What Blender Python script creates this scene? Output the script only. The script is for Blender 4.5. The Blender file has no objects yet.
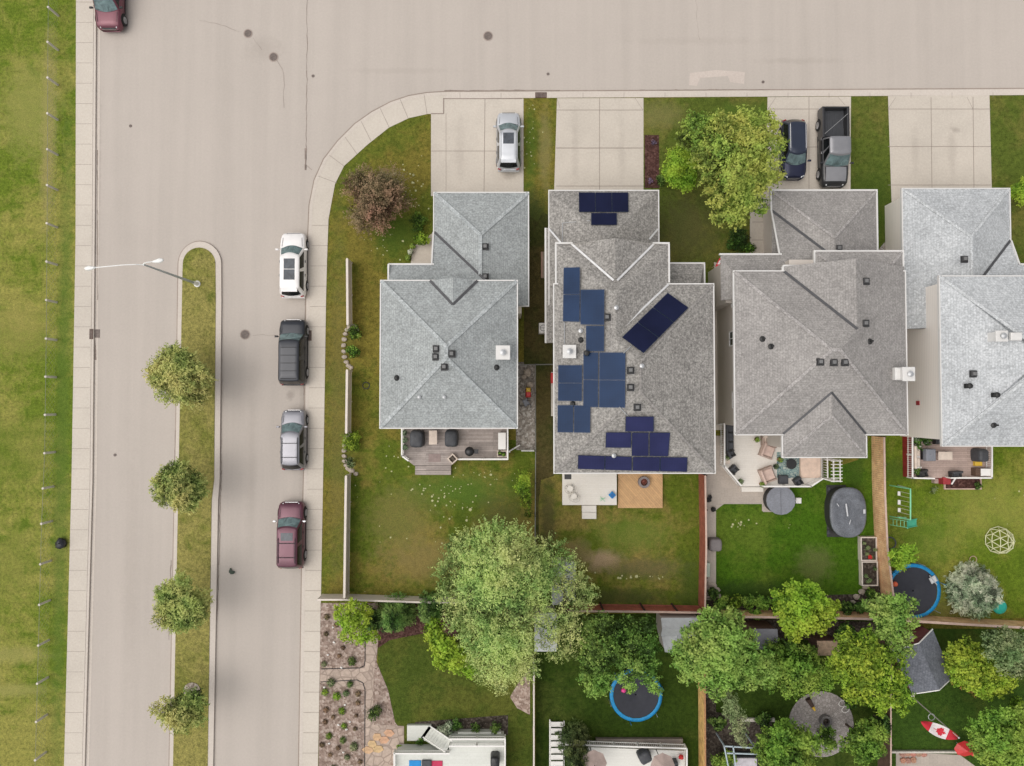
import bpy, bmesh, math, random
import numpy as np
from mathutils import Vector, Matrix
random.seed(7)
sc = bpy.context.scene
COL = sc.collection
H = 52.0; F = 710.0; CX, CY = 512.0, 383.0
TILT = math.atan(20.0 / F)
RX = Matrix.Rotation(TILT, 3, 'X')

# ------------------------------------------------------------------ geometry helpers
def ray(px, py):
    return RX @ Vector(((px - CX) / F, -(py - CY) / F, -1.0))
def G(px, py, z=0.0):
    d = ray(px, py)
    return Vector((0, 0, H)) + d * ((z - H) / d.z)
def onplane(px, py, pl, off=0.0):
    a, b, c = pl
    d = ray(px, py)
    t = (a * 0 + b * 0 + c + off - H) / (d.z - a * d.x - b * d.y)
    return Vector((0, 0, H)) + d * t
def mpp(z=0.0): return (H - z) / F

class MB:
    def __init__(s): s.v = []; s.f = []
    def add(s, vs, fs):
        n = len(s.v); s.v += [tuple(v) for v in vs]; s.f += [tuple(i + n for i in f) for f in fs]; return s
    def box(s, c, size, rz=0.0, M=None):
        x, y, z = size[0] / 2, size[1] / 2, size[2] / 2
        R = M if M is not None else Matrix.Rotation(rz, 3, 'Z')
        c = Vector(c)
        vs = [c + R @ Vector((i * x, j * y, k * z)) for k in (-1, 1) for j in (-1, 1) for i in (-1, 1)]
        return s.add(vs, [(0, 2, 3, 1), (4, 5, 7, 6), (0, 1, 5, 4), (2, 6, 7, 3), (0, 4, 6, 2), (1, 3, 7, 5)])
    def cbox(s, c, size, b=0.03, rz=0.0):
        # box with bevelled top edges
        x, y, z = size[0] / 2, size[1] / 2, size[2] / 2
        R = Matrix.Rotation(rz, 3, 'Z'); c = Vector(c); vs = []
        for (xx, yy, zz) in ((x - b, y - b, -z), (x, y, -z + b), (x, y, z - b), (x - b, y - b, z)):
            for (i, j) in ((-1, -1), (1, -1), (1, 1), (-1, 1)): vs.append(c + R @ Vector((i * xx, j * yy, zz)))
        fs = [(3, 2, 1, 0), (12, 13, 14, 15)]
        for l in range(3):
            for k in range(4):
                a = l * 4 + k; b_ = l * 4 + (k + 1) % 4
                fs.append((a, b_, b_ + 4, a + 4))
        return s.add(vs, fs)
    def prism(s, poly, z0, z1):
        n = len(poly)
        a = sum(poly[i][0] * poly[(i + 1) % n][1] - poly[(i + 1) % n][0] * poly[i][1] for i in range(n))
        if a < 0: poly = poly[::-1]
        vs = [(p[0], p[1], z0) for p in poly] + [(p[0], p[1], z1) for p in poly]
        fs = [tuple(range(n - 1, -1, -1)), tuple(range(n, 2 * n))]
        fs += [(i, (i + 1) % n, (i + 1) % n + n, i + n) for i in range(n)]
        return s.add(vs, fs)
    def tube(s, p0, p1, r, r1=None, n=6, cap=True):
        p0, p1 = Vector(p0), Vector(p1); r1 = r if r1 is None else r1
        d = (p1 - p0)
        if d.length < 1e-6: return s
        d.normalize(); u = d.orthogonal().normalized(); w = d.cross(u)
        vs = []
        for p, q in ((p0, r), (p1, r1)):
            for k in range(n):
                a = 2 * math.pi * k / n
                vs.append(p + (u * math.cos(a) + w * math.sin(a)) * q)
        fs = [(k, (k + 1) % n, (k + 1) % n + n, k + n) for k in range(n)]
        if cap: fs += [tuple(range(n - 1, -1, -1)), tuple(range(n, 2 * n))]
        return s.add(vs, fs)
    def path(s, pts, r, n=6):
        for a, b in zip(pts[:-1], pts[1:]): s.tube(a, b, r, n=n)
        return s
    def lathe(s, c, prof, n=20):
        c = Vector(c); vs = []
        for (r, z) in prof:
            for k in range(n):
                a = 2 * math.pi * k / n
                vs.append(c + Vector((r * math.cos(a), r * math.sin(a), z)))
        m = len(prof)
        fs = [(l * n + k, l * n + (k + 1) % n, (l + 1) * n + (k + 1) % n, (l + 1) * n + k) for l in range(m - 1) for k in range(n)]
        fs += [tuple(range(n - 1, -1, -1)), tuple(range((m - 1) * n, m * n))]
        return s.add(vs, fs)
    def blob(s, c, rx, ry, rz_, seed=0, amp=.15, nu=10, nv=6):
        rnd = random.Random(seed); c = Vector(c); vs = []; fs = []
        for j in range(nv + 1):
            th = math.pi * j / nv
            for i in range(nu):
                ph = 2 * math.pi * i / nu; q = 1 + rnd.uniform(-amp, amp)
                vs.append(c + Vector((rx * math.sin(th) * math.cos(ph), ry * math.sin(th) * math.sin(ph), rz_ * math.cos(th))) * q if 0 < j < nv
                          else c + Vector((0, 0, rz_ * math.cos(th))))
        for j in range(nv):
            for i in range(nu):
                fs.append((j * nu + i, (j + 1) * nu + i, (j + 1) * nu + (i + 1) % nu, j * nu + (i + 1) % nu))
        return s.add(vs, fs)
    def sheet(s, pts): return s.add(pts, [tuple(range(len(pts)))])
    def build(s, name, mat, parent=None, smooth=False):
        me = bpy.data.meshes.new(name); me.from_pydata([tuple(v) for v in s.v], [], s.f); me.validate()
        me.materials.append(mat)
        if smooth: me.polygons.foreach_set('use_smooth', [True] * len(me.polygons))
        me.update()
        o = bpy.data.objects.new(name, me); COL.objects.link(o)
        if parent is not None: o.parent = parent
        return o

def tag(o, label=None, cat=None, group=None, kind=None):
    if label: o['label'] = label
    if cat: o['category'] = cat
    if group: o['group'] = group
    if kind: o['kind'] = kind
    return o
def thing(name, label, cat, group=None):
    o = bpy.data.objects.new(name, None); COL.objects.link(o); o.empty_display_size = .3
    return tag(o, label, cat, group)
CH = {}
def copy_tree(o, parent=None):
    c = o.copy(); COL.objects.link(c)
    if parent is not None: c.parent = parent
    for ch in list(o.children): copy_tree(ch, c)
    return c
def shift(o, d):
    if o.type == 'MESH': o.data.transform(Matrix.Translation(d))
    for c in o.children: shift(c, d)
def bounds(o, acc):
    if o.type == 'MESH' and len(o.data.vertices):
        n = len(o.data.vertices); a = np.empty(n * 3, 'f'); o.data.vertices.foreach_get('co', a); a = a.reshape(-1, 3)
        acc.append(a.min(0)); acc.append(a.max(0))
    for c in o.children: bounds(c, acc)
def recenter(o):
    acc = []; bounds(o, acc)
    if not acc: return
    a = np.array(acc); lo, hi = a.min(0), a.max(0)
    c = Vector(((lo[0] + hi[0]) / 2, (lo[1] + hi[1]) / 2, lo[2]))
    shift(o, -c); o.location = c
def place(o, loc, rz=0.0): o.location = loc; o.rotation_euler = (0, 0, rz)

# ------------------------------------------------------------------ materials
def newmat(name):
    m = bpy.data.materials.new(name); m.use_nodes = True; nt = m.node_tree
    return m, nt, nt.nodes['Principled BSDF']
def N(nt, t, **kw):
    n = nt.nodes.new(t)
    for k, v in kw.items(): setattr(n, k, v)
    return n
def noise(nt, vec, scale, detail=3, rough=.55, dist=0):
    n = N(nt, 'ShaderNodeTexNoise'); n.inputs['Scale'].default_value = scale; n.inputs['Detail'].default_value = detail
    n.inputs['Roughness'].default_value = rough; n.inputs['Distortion'].default_value = dist
    nt.links.new(vec, n.inputs['Vector']); return n.outputs['Fac']
def ramp(nt, fac, stops):
    r = N(nt, 'ShaderNodeValToRGB'); e = r.color_ramp.elements
    while len(e) < len(stops): e.new(.5)
    for i, (p, c) in enumerate(stops):
        e[i].position = p; e[i].color = (*c, 1) if len(c) == 3 else c
    nt.links.new(fac, r.inputs['Fac']); return r.outputs['Color']
def mix(nt, fac, a, b, mode='MIX'):
    m = N(nt, 'ShaderNodeMix', data_type='RGBA', blend_type=mode)
    if isinstance(fac, (int, float)): m.inputs[0].default_value = fac
    else: nt.links.new(fac, m.inputs[0])
    for k, x in ((6, a), (7, b)):
        if isinstance(x, tuple): m.inputs[k].default_value = (*x, 1) if len(x) == 3 else x
        else: nt.links.new(x, m.inputs[k])
    return m.outputs[2]
def pos(nt): return N(nt, 'ShaderNodeNewGeometry').outputs['Position']
def bump(nt, b, h, st=.3, dist=.02):
    n = N(nt, 'ShaderNodeBump'); n.inputs['Strength'].default_value = st; n.inputs['Distance'].default_value = dist
    nt.links.new(h, n.inputs['Height']); nt.links.new(n.outputs['Normal'], b.inputs['Normal'])
def scl(c, k): return tuple(min(1, x * k) for x in c)

def plain(name, c, rough=.6, metal=0.0, var=.12, scale=3.0, coat=0.0, spec=.5):
    m, nt, b = newmat(name)
    tc = N(nt, 'ShaderNodeTexCoord').outputs['Object']
    f = noise(nt, tc, scale, 4)
    f2 = noise(nt, tc, scale * 9, 2)
    col = ramp(nt, f, [(.3, scl(c, 1 - var)), (.7, scl(c, 1 + var))])
    col = mix(nt, var * .8, col, ramp(nt, f2, [(.35, (.0, .0, .0)), (.65, (1, 1, 1))]), 'OVERLAY')
    nt.links.new(col, b.inputs['Base Color'])
    b.inputs['Roughness'].default_value = rough; b.inputs['Metallic'].default_value = metal
    b.inputs['Coat Weight'].default_value = coat; b.inputs['Coat Roughness'].default_value = .06
    b.inputs['Specular IOR Level'].default_value = spec
    return m
def spotfac(nt, v, st_):
    m = N(nt, 'ShaderNodeMapRange'); m.inputs['From Min'].default_value = 1.25; m.inputs['From Max'].default_value = 1.95
    m.inputs['To Min'].default_value = st_; m.inputs['To Max'].default_value = 0; nt.links.new(v, m.inputs['Value']); return m.outputs[0]
def concrete(name, c, stain=.12, streak=None, spots=()):
    m, nt, b = newmat(name); p = pos(nt)
    a = noise(nt, p, .09, 3, .5); q = noise(nt, p, .7, 5, .6, .3); r = noise(nt, p, 7, 4, .7); w = noise(nt, p, 30, 2)
    col = ramp(nt, a, [(.32, scl(c, 1 - stain)), (.68, scl(c, 1 + stain * .6))])
    col = mix(nt, .35, col, ramp(nt, q, [(.3, scl(c, 1 - stain * 1.3)), (.7, scl(c, 1 + stain * .5))]))
    col = mix(nt, .10, col, ramp(nt, r, [(.3, (0.1, .1, .1)), (.7, (.9, .9, .9))]), 'OVERLAY')
    col = mix(nt, .06, col, ramp(nt, w, [(.35, (0, 0, 0)), (.65, (1, 1, 1))]), 'OVERLAY')
    if streak:   # tyre and wear streaks running along one axis
        mp = N(nt, 'ShaderNodeMapping'); mp.inputs['Scale'].default_value = streak; nt.links.new(p, mp.inputs['Vector'])
        s = noise(nt, mp.outputs[0], 1.0, 4, .6)
        col = mix(nt, .5, col, ramp(nt, s, [(.35, scl(c, .92)), (.6, scl(c, 1.04))]))
    for (sx, sy, ex, ey, c_, st_) in spots:
        vm = N(nt, 'ShaderNodeVectorMath', operation='SUBTRACT'); nt.links.new(p, vm.inputs[0]); vm.inputs[1].default_value = (sx, sy, 0)
        vd = N(nt, 'ShaderNodeVectorMath', operation='DIVIDE'); nt.links.new(vm.outputs[0], vd.inputs[0]); vd.inputs[1].default_value = (ex, ey, 50)
        vl = N(nt, 'ShaderNodeVectorMath', operation='LENGTH'); nt.links.new(vd.outputs[0], vl.inputs[0])
        qa = N(nt, 'ShaderNodeMath', operation='MULTIPLY_ADD'); nt.links.new(noise(nt, p, 2.2, 5, .75), qa.inputs[0]); qa.inputs[1].default_value = 1.9; nt.links.new(vl.outputs['Value'], qa.inputs[2])
        col = mix(nt, spotfac(nt, qa.outputs[0], st_), col, c_)
    nt.links.new(col, b.inputs['Base Color']); b.inputs['Roughness'].default_value = .85; b.inputs['Specular IOR Level'].default_value = .25
    bump(nt, b, r, .12, .01)
    return m
def grass(name, g, o, d, big=.16, bal=.5, stripes=0.0, off=0.0, spots=()):
    """g green, o dry olive, d dark"""
    m, nt, b = newmat(name); p = pos(nt)
    mp = N(nt, 'ShaderNodeMapping'); mp.inputs['Location'].default_value = (off, off * 1.7, off); nt.links.new(p, mp.inputs['Vector']); p = mp.outputs[0]
    a = noise(nt, p, big, 4, .6, .4); q = noise(nt, p, .8, 5, .65, .5); r = noise(nt, p, 4.5, 5, .75); w = noise(nt, p, 16, 4, .8)
    add = N(nt, 'ShaderNodeMath', operation='MULTIPLY_ADD'); nt.links.new(q, add.inputs[0]); add.inputs[1].default_value = .55; nt.links.new(a, add.inputs[2])
    col = ramp(nt, add.outputs[0], [(bal + .31, g), (bal + .50, o)])
    if stripes:
        wv = N(nt, 'ShaderNodeTexWave', wave_type='BANDS', bands_direction='Y'); wv.inputs['Scale'].default_value = .28
        wv.inputs['Distortion'].default_value = 3.5; wv.inputs['Detail'].default_value = 3; wv.inputs['Detail Scale'].default_value = .7
        nt.links.new(p, wv.inputs['Vector'])
        col = mix(nt, stripes, col, ramp(nt, wv.outputs['Fac'], [(.3, (.25, .25, .25)), (.7, (.75, .75, .75))]), 'OVERLAY')
    col = mix(nt, .75, col, ramp(nt, r, [(.34, (.22, .24, .22)), (.5, (.5, .5, .5)), (.68, (.74, .73, .68))]), 'OVERLAY')
    dk = ramp(nt, q, [(.28, (1, 1, 1)), (.43, (0, 0, 0))])
    dn = N(nt, 'ShaderNodeMath', operation='MULTIPLY'); dn.inputs[1].default_value = .55; nt.links.new(dk, dn.inputs[0])
    col = mix(nt, dn.outputs[0], col, d)
    p0 = pos(nt)
    for (sx, sy, ex, ey, c_, st_) in spots:      # patches of wear, lusher grass and painted shade: centre, reach along x and y
        vm = N(nt, 'ShaderNodeVectorMath', operation='SUBTRACT'); nt.links.new(p0, vm.inputs[0]); vm.inputs[1].default_value = (sx, sy, 0)
        vd = N(nt, 'ShaderNodeVectorMath', operation='DIVIDE'); nt.links.new(vm.outputs[0], vd.inputs[0]); vd.inputs[1].default_value = (ex, ey, 50)
        vl = N(nt, 'ShaderNodeVectorMath', operation='LENGTH'); nt.links.new(vd.outputs[0], vl.inputs[0])
        qa = N(nt, 'ShaderNodeMath', operation='MULTIPLY_ADD'); nt.links.new(noise(nt, p0, 1.6, 5, .7), qa.inputs[0]); qa.inputs[1].default_value = 1.7; nt.links.new(vl.outputs['Value'], qa.inputs[2])
        col = mix(nt, spotfac(nt, qa.outputs[0], st_), col, c_)
    col = mix(nt, .8, col, ramp(nt, w, [(.32, (.22, .22, .22)), (.5, (.5, .5, .5)), (.7, (.75, .75, .73))]), 'OVERLAY')
    nt.links.new(col, b.inputs['Base Color']); b.inputs['Roughness'].default_value = .95; b.inputs['Specular IOR Level'].default_value = .1
    bump(nt, b, w, .8, .05)
    return m
def shingle(name, c, con=.35, light=None):
    m, nt, b = newmat(name)
    g = N(nt, 'ShaderNodeNewGeometry')
    sp = N(nt, 'ShaderNodeSeparateXYZ'); nt.links.new(g.outputs['Position'], sp.inputs[0])
    sn = N(nt, 'ShaderNodeSeparateXYZ'); nt.links.new(g.outputs['True Normal'], sn.inputs[0])
    ax = N(nt, 'ShaderNodeMath', operation='ABSOLUTE'); nt.links.new(sn.outputs[0], ax.inputs[0])
    ay = N(nt, 'ShaderNodeMath', operation='ABSOLUTE'); nt.links.new(sn.outputs[1], ay.inputs[0])
    gt = N(nt, 'ShaderNodeMath', operation='GREATER_THAN'); nt.links.new(ax.outputs[0], gt.inputs[0]); nt.links.new(ay.outputs[0], gt.inputs[1])
    c1 = N(nt, 'ShaderNodeCombineXYZ'); nt.links.new(sp.outputs[0], c1.inputs[0]); nt.links.new(sp.outputs[1], c1.inputs[1])
    c2 = N(nt, 'ShaderNodeCombineXYZ'); nt.links.new(sp.outputs[1], c2.inputs[0]); nt.links.new(sp.outputs[0], c2.inputs[1])
    mv = N(nt, 'ShaderNodeMix', data_type='VECTOR'); nt.links.new(gt.outputs[0], mv.inputs[0]); nt.links.new(c1.outputs[0], mv.inputs[4]); nt.links.new(c2.outputs[0], mv.inputs[5])
    v = mv.outputs[1]
    br = N(nt, 'ShaderNodeTexBrick', offset=.37, squash=1.0)
    br.inputs['Scale'].default_value = 1.0; br.inputs['Brick Width'].default_value = .19; br.inputs['Row Height'].default_value = .145
    br.inputs['Mortar Size'].default_value = .012; br.inputs['Mortar Smooth'].default_value = .3; br.inputs['Bias'].default_value = 0
    br.inputs['Color1'].default_value = (*scl(c, 1 - con), 1); br.inputs['Color2'].default_value = (*scl(c, 1 + con), 1); br.inputs['Mortar'].default_value = (*scl(c, .55), 1)
    nt.links.new(v, br.inputs['Vector'])
    p = g.outputs['Position']
    n1 = noise(nt, p, 7.5, 4, .85); n2 = noise(nt, p, .35, 3); n3 = noise(nt, p, 1.6, 5, .7)
    col = mix(nt, .55, br.outputs['Color'], ramp(nt, n1, [(.40, scl(c, 1 - con * 1.3)), (.5, c), (.60, light or scl(c, 1 + con * 1.2))]))
    col = mix(nt, .35, col, ramp(nt, n2, [(.3, (.38, .38, .38)), (.7, (.6, .6, .6))]), 'OVERLAY')
    col = mix(nt, .35, col, ramp(nt, n3, [(.3, (.36, .36, .36)), (.7, (.64, .64, .64))]), 'OVERLAY')
    nt.links.new(col, b.inputs['Base Color']); b.inputs['Roughness'].default_value = .9; b.inputs['Specular IOR Level'].default_value = .2
    bump(nt, b, n1, .25, .02)
    return m
def siding(name, c):
    m, nt, b = newmat(name); p = pos(nt)
    w = N(nt, 'ShaderNodeTexWave', wave_type='BANDS', bands_direction='Z', wave_profile='SAW'); w.inputs['Scale'].default_value = 1.55
    nt.links.new(p, w.inputs['Vector'])
    col = ramp(nt, w.outputs['Fac'], [(0, scl(c, .82)), (.15, c), (1, scl(c, 1.05))])
    col = mix(nt, .25, col, ramp(nt, noise(nt, p, .8, 4), [(.3, (.4, .4, .4)), (.7, (.6, .6, .6))]), 'OVERLAY')
    nt.links.new(col, b.inputs['Base Color']); b.inputs['Roughness'].default_value = .55
    bump(nt, b, w.outputs['Fac'], .4, .02)
    return m
def planks(name, c, width=.14, axis=0, var=.25, rot=0.0, gap=.3, rough=.75, bwid=3.1):
    m, nt, b = newmat(name); p = pos(nt)
    mp = N(nt, 'ShaderNodeMapping'); mp.inputs['Rotation'].default_value = (0, 0, rot + (math.pi / 2 if axis else 0)); nt.links.new(p, mp.inputs['Vector'])
    br = N(nt, 'ShaderNodeTexBrick', offset=.43); br.inputs['Scale'].default_value = 1.0
    br.inputs['Brick Width'].default_value = bwid; br.inputs['Row Height'].default_value = width; br.inputs['Mortar Size'].default_value = .008
    br.inputs['Color1'].default_value = (*scl(c, 1 - var), 1); br.inputs['Color2'].default_value = (*scl(c, 1 + var), 1); br.inputs['Mortar'].default_value = (*scl(c, gap), 1)
    nt.links.new(mp.outputs[0], br.inputs['Vector'])
    n1 = noise(nt, p, 1.3, 4); n2 = noise(nt, p, 9, 4, .7)
    col = mix(nt, .5, br.outputs['Color'], ramp(nt, n1, [(.3, scl(c, 1 - var)), (.7, scl(c, 1 + var))]))
    col = mix(nt, .3, col, ramp(nt, n2, [(.3, (.3, .3, .3)), (.7, (.7, .7, .7))]), 'OVERLAY')
    nt.links.new(col, b.inputs['Base Color']); b.inputs['Roughness'].default_value = rough
    return m
def gravel(name, c1, c2, c3, scale=9.0):
    m, nt, b = newmat(name); p = pos(nt)
    v = N(nt, 'ShaderNodeTexVoronoi'); v.inputs['Scale'].default_value = scale; nt.links.new(p, v.inputs['Vector'])
    sp = N(nt, 'ShaderNodeSeparateColor'); nt.links.new(v.outputs['Color'], sp.inputs[0])
    col = ramp(nt, sp.outputs[0], [(0, c1), (.6, c2), (1, c3)])
    n1 = noise(nt, p, .9, 5, .65)
    col = mix(nt, .6, col, ramp(nt, n1, [(.3, (.3, .3, .3)), (.7, (.68, .68, .68))]), 'OVERLAY')
    nt.links.new(col, b.inputs['Base Color']); b.inputs['Roughness'].default_value = .95; b.inputs['Specular IOR Level'].default_value = .15
    bump(nt, b, v.outputs['Distance'], .6, .04)
    return m
def stone(name, c, c2, scale=2.2, joint=(.12, .10, .08)):
    m, nt, b = newmat(name); p = pos(nt)
    v = N(nt, 'ShaderNodeTexVoronoi', feature='DISTANCE_TO_EDGE'); v.inputs['Scale'].default_value = scale; nt.links.new(p, v.inputs['Vector'])
    v2 = N(nt, 'ShaderNodeTexVoronoi'); v2.inputs['Scale'].default_value = scale; nt.links.new(p, v2.inputs['Vector'])
    sp = N(nt, 'ShaderNodeSeparateColor'); nt.links.new(v2.outputs['Color'], sp.inputs[0])
    col = ramp(nt, sp.outputs[0], [(0, c), (1, c2)])
    col = mix(nt, .4, col, ramp(nt, noise(nt, p, 5, 4), [(.3, (.3, .3, .3)), (.7, (.7, .7, .7))]), 'OVERLAY')
    fac = ramp(nt, v.outputs['Distance'], [(.03, (1, 1, 1)), (.08, (0, 0, 0))])
    col = mix(nt, fac, col, joint)
    nt.links.new(col, b.inputs['Base Color']); b.inputs['Roughness'].default_value = .9
    return m
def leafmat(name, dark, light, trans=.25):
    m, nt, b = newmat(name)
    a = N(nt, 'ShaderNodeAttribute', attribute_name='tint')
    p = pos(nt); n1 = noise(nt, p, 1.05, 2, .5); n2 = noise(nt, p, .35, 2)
    ad = N(nt, 'ShaderNodeMath', operation='MULTIPLY_ADD'); nt.links.new(n1, ad.inputs[0]); ad.inputs[1].default_value = 2.0; nt.links.new(a.outputs['Fac'], ad.inputs[2])  # noise adds clump sized dark pockets, crown shade in the leaf colour
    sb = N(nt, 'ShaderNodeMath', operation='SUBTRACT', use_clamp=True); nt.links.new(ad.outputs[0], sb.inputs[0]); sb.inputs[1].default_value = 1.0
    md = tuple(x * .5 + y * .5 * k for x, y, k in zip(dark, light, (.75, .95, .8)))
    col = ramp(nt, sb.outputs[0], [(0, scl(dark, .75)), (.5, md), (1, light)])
    col = mix(nt, .65, col, ramp(nt, n2, [(.38, (.38, .52, .38)), (.62, (.62, .54, .56))]), 'OVERLAY')
    nt.links.new(col, b.inputs['Base Color']); b.inputs['Roughness'].default_value = .6; b.inputs['Specular IOR Level'].default_value = .25
    t = N(nt, 'ShaderNodeBsdfTranslucent'); nt.links.new(col, t.inputs['Color'])
    ms = N(nt, 'ShaderNodeMixShader'); ms.inputs[0].default_value = trans
    nt.links.new(b.outputs[0], ms.inputs[1]); nt.links.new(t.outputs[0], ms.inputs[2])
    nt.links.new(ms.outputs[0], nt.nodes['Material Output'].inputs['Surface'])
    return m
def carpaint(name, c, metal=.3, rough=.35, coat=1.0):
    m, nt, b = newmat(name)
    tc = N(nt, 'ShaderNodeTexCoord').outputs['Object']
    f = noise(nt, tc, 1.3, 3)
    nt.links.new(ramp(nt, f, [(.3, scl(c, .93)), (.7, scl(c, 1.07))]), b.inputs['Base Color'])
    b.inputs['Metallic'].default_value = metal; b.inputs['Roughness'].default_value = rough
    b.inputs['Coat Weight'].default_value = coat * .45; b.inputs['Coat Roughness'].default_value = .22
    return m
def glassmat(name, c, rough=.08):
    m, nt, b = newmat(name)
    tc = N(nt, 'ShaderNodeTexCoord').outputs['Object']
    f = noise(nt, tc, 1.9, 3, .6, .6)
    nt.links.new(ramp(nt, f, [(.35, scl(c, .6)), (.65, scl(c, 1.4))]), b.inputs['Base Color'])
    b.inputs['Roughness'].default_value = rough + .12; b.inputs['Coat Weight'].default_value = .1; b.inputs['Coat Roughness'].default_value = .1
    b.inputs['Specular IOR Level'].default_value = .4
    return m
# ------------------------------------------------------------------ camera, light
cam = bpy.data.objects.new('camera', bpy.data.cameras.new('camera')); COL.objects.link(cam)
cam.location = (0, 0, H); cam.rotation_euler = (TILT, 0, 0)
cam.data.sensor_width = 36; cam.data.lens = 36 * F / 1024; cam.data.clip_end = 4000; cam.data.clip_start = .5
sc.camera = cam
sc.view_settings.view_transform = 'Standard'; sc.view_settings.look = 'None'; sc.view_settings.exposure = 0
world = bpy.data.worlds.new('World'); sc.world = world; world.use_nodes = True
wn = world.node_tree; bg = wn.nodes['Background']
SUN_EL, SUN_AZ = math.radians(63), math.radians(258)     # azimuth clockwise from north
sky = wn.nodes.new('ShaderNodeTexSky'); sky.sky_type = 'NISHITA'; sky.sun_disc = False
sky.sun_elevation = SUN_EL; sky.sun_rotation = SUN_AZ; sky.air_density = 1.0; sky.dust_density = 3.0; sky.ozone_density = 1.0
hs = wn.nodes.new('ShaderNodeHueSaturation'); hs.inputs['Saturation'].default_value = .22
tint = wn.nodes.new('ShaderNodeMix'); tint.data_type = 'RGBA'; tint.blend_type = 'MULTIPLY'; tint.inputs[0].default_value = 1; tint.inputs[7].default_value = (1.03, 1.0, .97, 1)
wn.links.new(sky.outputs[0], hs.inputs['Color']); wn.links.new(hs.outputs[0], tint.inputs[6]); wn.links.new(tint.outputs[2], bg.inputs['Color'])
bg.inputs['Strength'].default_value = .15
sl = bpy.data.lights.new('sun', 'SUN'); sl.energy = 1.35; sl.angle = math.radians(75); sl.color = (1, .96, .9)
so = bpy.data.objects.new('sun', sl); COL.objects.link(so)
sd = Vector((math.sin(SUN_AZ) * math.cos(SUN_EL), math.cos(SUN_AZ) * math.cos(SUN_EL), math.sin(SUN_EL)))
so.rotation_euler = sd.to_track_quat('Z', 'Y').to_euler(); so.location = (0, 0, 80)

# ------------------------------------------------------------------ the setting
def SP(x, y, rx, ry, c, st=.8):
    q = G(x, y, 0); return (q.x, q.y, rx * .073, ry * .073, c, st)
D_ = (.30, .26, .225)
m_road = concrete('road_concrete', (.485, .435, .390), .08, streak=(.9, .03, 1), spots=[SP(97, 200, 3, 130, D_, .4), SP(302, 420, 4, 130, D_, .35), SP(264, 48, 26, 16, D_, .22), SP(700, 40, 90, 5, D_, .14), SP(290, 395, 5, 7, (.2, .17, .15), .4), SP(250, 470, 7, 110, D_, .16), SP(130, 560, 8, 150, D_, .14), SP(800, 60, 60, 4, D_, .2), SP(400, 70, 70, 4, D_, .15)])
m_walk = concrete('walk_concrete', (.60, .545, .475), .11)
m_drive = concrete('drive_concrete', (.58, .525, .455), .13, spots=[SP(509, 175, 8, 6, (.28, .24, .2), .4), SP(575, 150, 5, 45, D_, .22), SP(622, 150, 5, 45, D_, .2), SP(956, 130, 5, 4, D_, .5), SP(952, 150, 6, 30, D_, .25), SP(915, 150, 5, 30, D_, .22), SP(834, 180, 8, 6, D_, .4), SP(460, 150, 6, 40, D_, .18)])
m_kerb = concrete('kerb_concrete', (.60, .54, .48), .10)
m_gutter = concrete('gutter', (.36, .30, .26), .2)
m_joint = plain('joint', (.27, .22, .19), .9)
m_field = grass('field_grass', (0.135, 0.187, 0.022), (0.275, 0.264, 0.066), (0.070, 0.129, 0.013), big=.10, bal=.38, stripes=.07, spots=[SP(48, 130, 9, 110, (.34, .28, .12), .6), SP(30, 110, 34, 60, (.31, .30, .09), .6), SP(20, 330, 40, 40, (.30, .27, .08), .5), SP(20, 450, 50, 50, (.14, .18, .03), .4), SP(15, 655, 40, 10, (.32, .30, .10), .6), SP(15, 690, 40, 8, (.32, .30, .10), .6), SP(62, 450, 9, 420, (.10, .17, .03), .55), SP(15, 560, 30, 50, (.14, .18, .03), .4)])
m_strip = grass('boulevard_grass', (0.174, 0.185, 0.040), (0.281, 0.253, 0.079), (0.096, 0.123, 0.023), bal=.30, off=7)
m_corner = grass('corner_grass', (0.118, 0.140, 0.021), (0.185, 0.157, 0.032), (0.062, 0.096, 0.015), bal=.36, off=13, spots=[SP(395, 235, 30, 26, (.06, .11, .015), .7), SP(338, 420, 12, 220, (.17, .15, .05), .5), SP(545, 150, 8, 50, (.26, .22, .09), .6), SP(530, 150, 7, 50, (.08, .15, .02), .6), SP(533, 215, 18, 30, (.05, .07, .02), .8)])  # dark spot at the house gap is shade put into the grass
m_yard1 = grass('yard_grass_dry', (0.102, 0.138, 0.017), (0.215, 0.174, 0.043), (0.053, 0.096, 0.012), bal=.38, off=3, spots=[SP(460, 490, 70, 22, (.09, .16, .025), .75), SP(400, 520, 40, 40, (.21, .18, .06), .6), SP(430, 560, 60, 26, (.23, .18, .07), .6), SP(500, 520, 30, 30, (.12, .12, .04), .6)])
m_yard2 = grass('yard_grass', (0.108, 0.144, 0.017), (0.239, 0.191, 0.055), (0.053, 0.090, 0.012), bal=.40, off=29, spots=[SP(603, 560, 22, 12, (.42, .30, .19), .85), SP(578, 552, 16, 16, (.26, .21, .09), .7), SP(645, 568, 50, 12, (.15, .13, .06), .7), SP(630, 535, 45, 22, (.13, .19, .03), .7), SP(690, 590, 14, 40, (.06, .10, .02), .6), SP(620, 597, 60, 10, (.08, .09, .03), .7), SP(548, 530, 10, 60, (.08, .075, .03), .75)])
m_yard3 = grass('yard_grass_lush', (.062, .135, .009), (.10, .155, .018), (.032, .080, .006), bal=.45, off=41, spots=[SP(815, 565, 22, 22, (.16, .17, .06), .6), SP(760, 592, 80, 14, (.03, .06, .012), .75), SP(855, 470, 12, 40, (.05, .09, .015), .6)])
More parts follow.
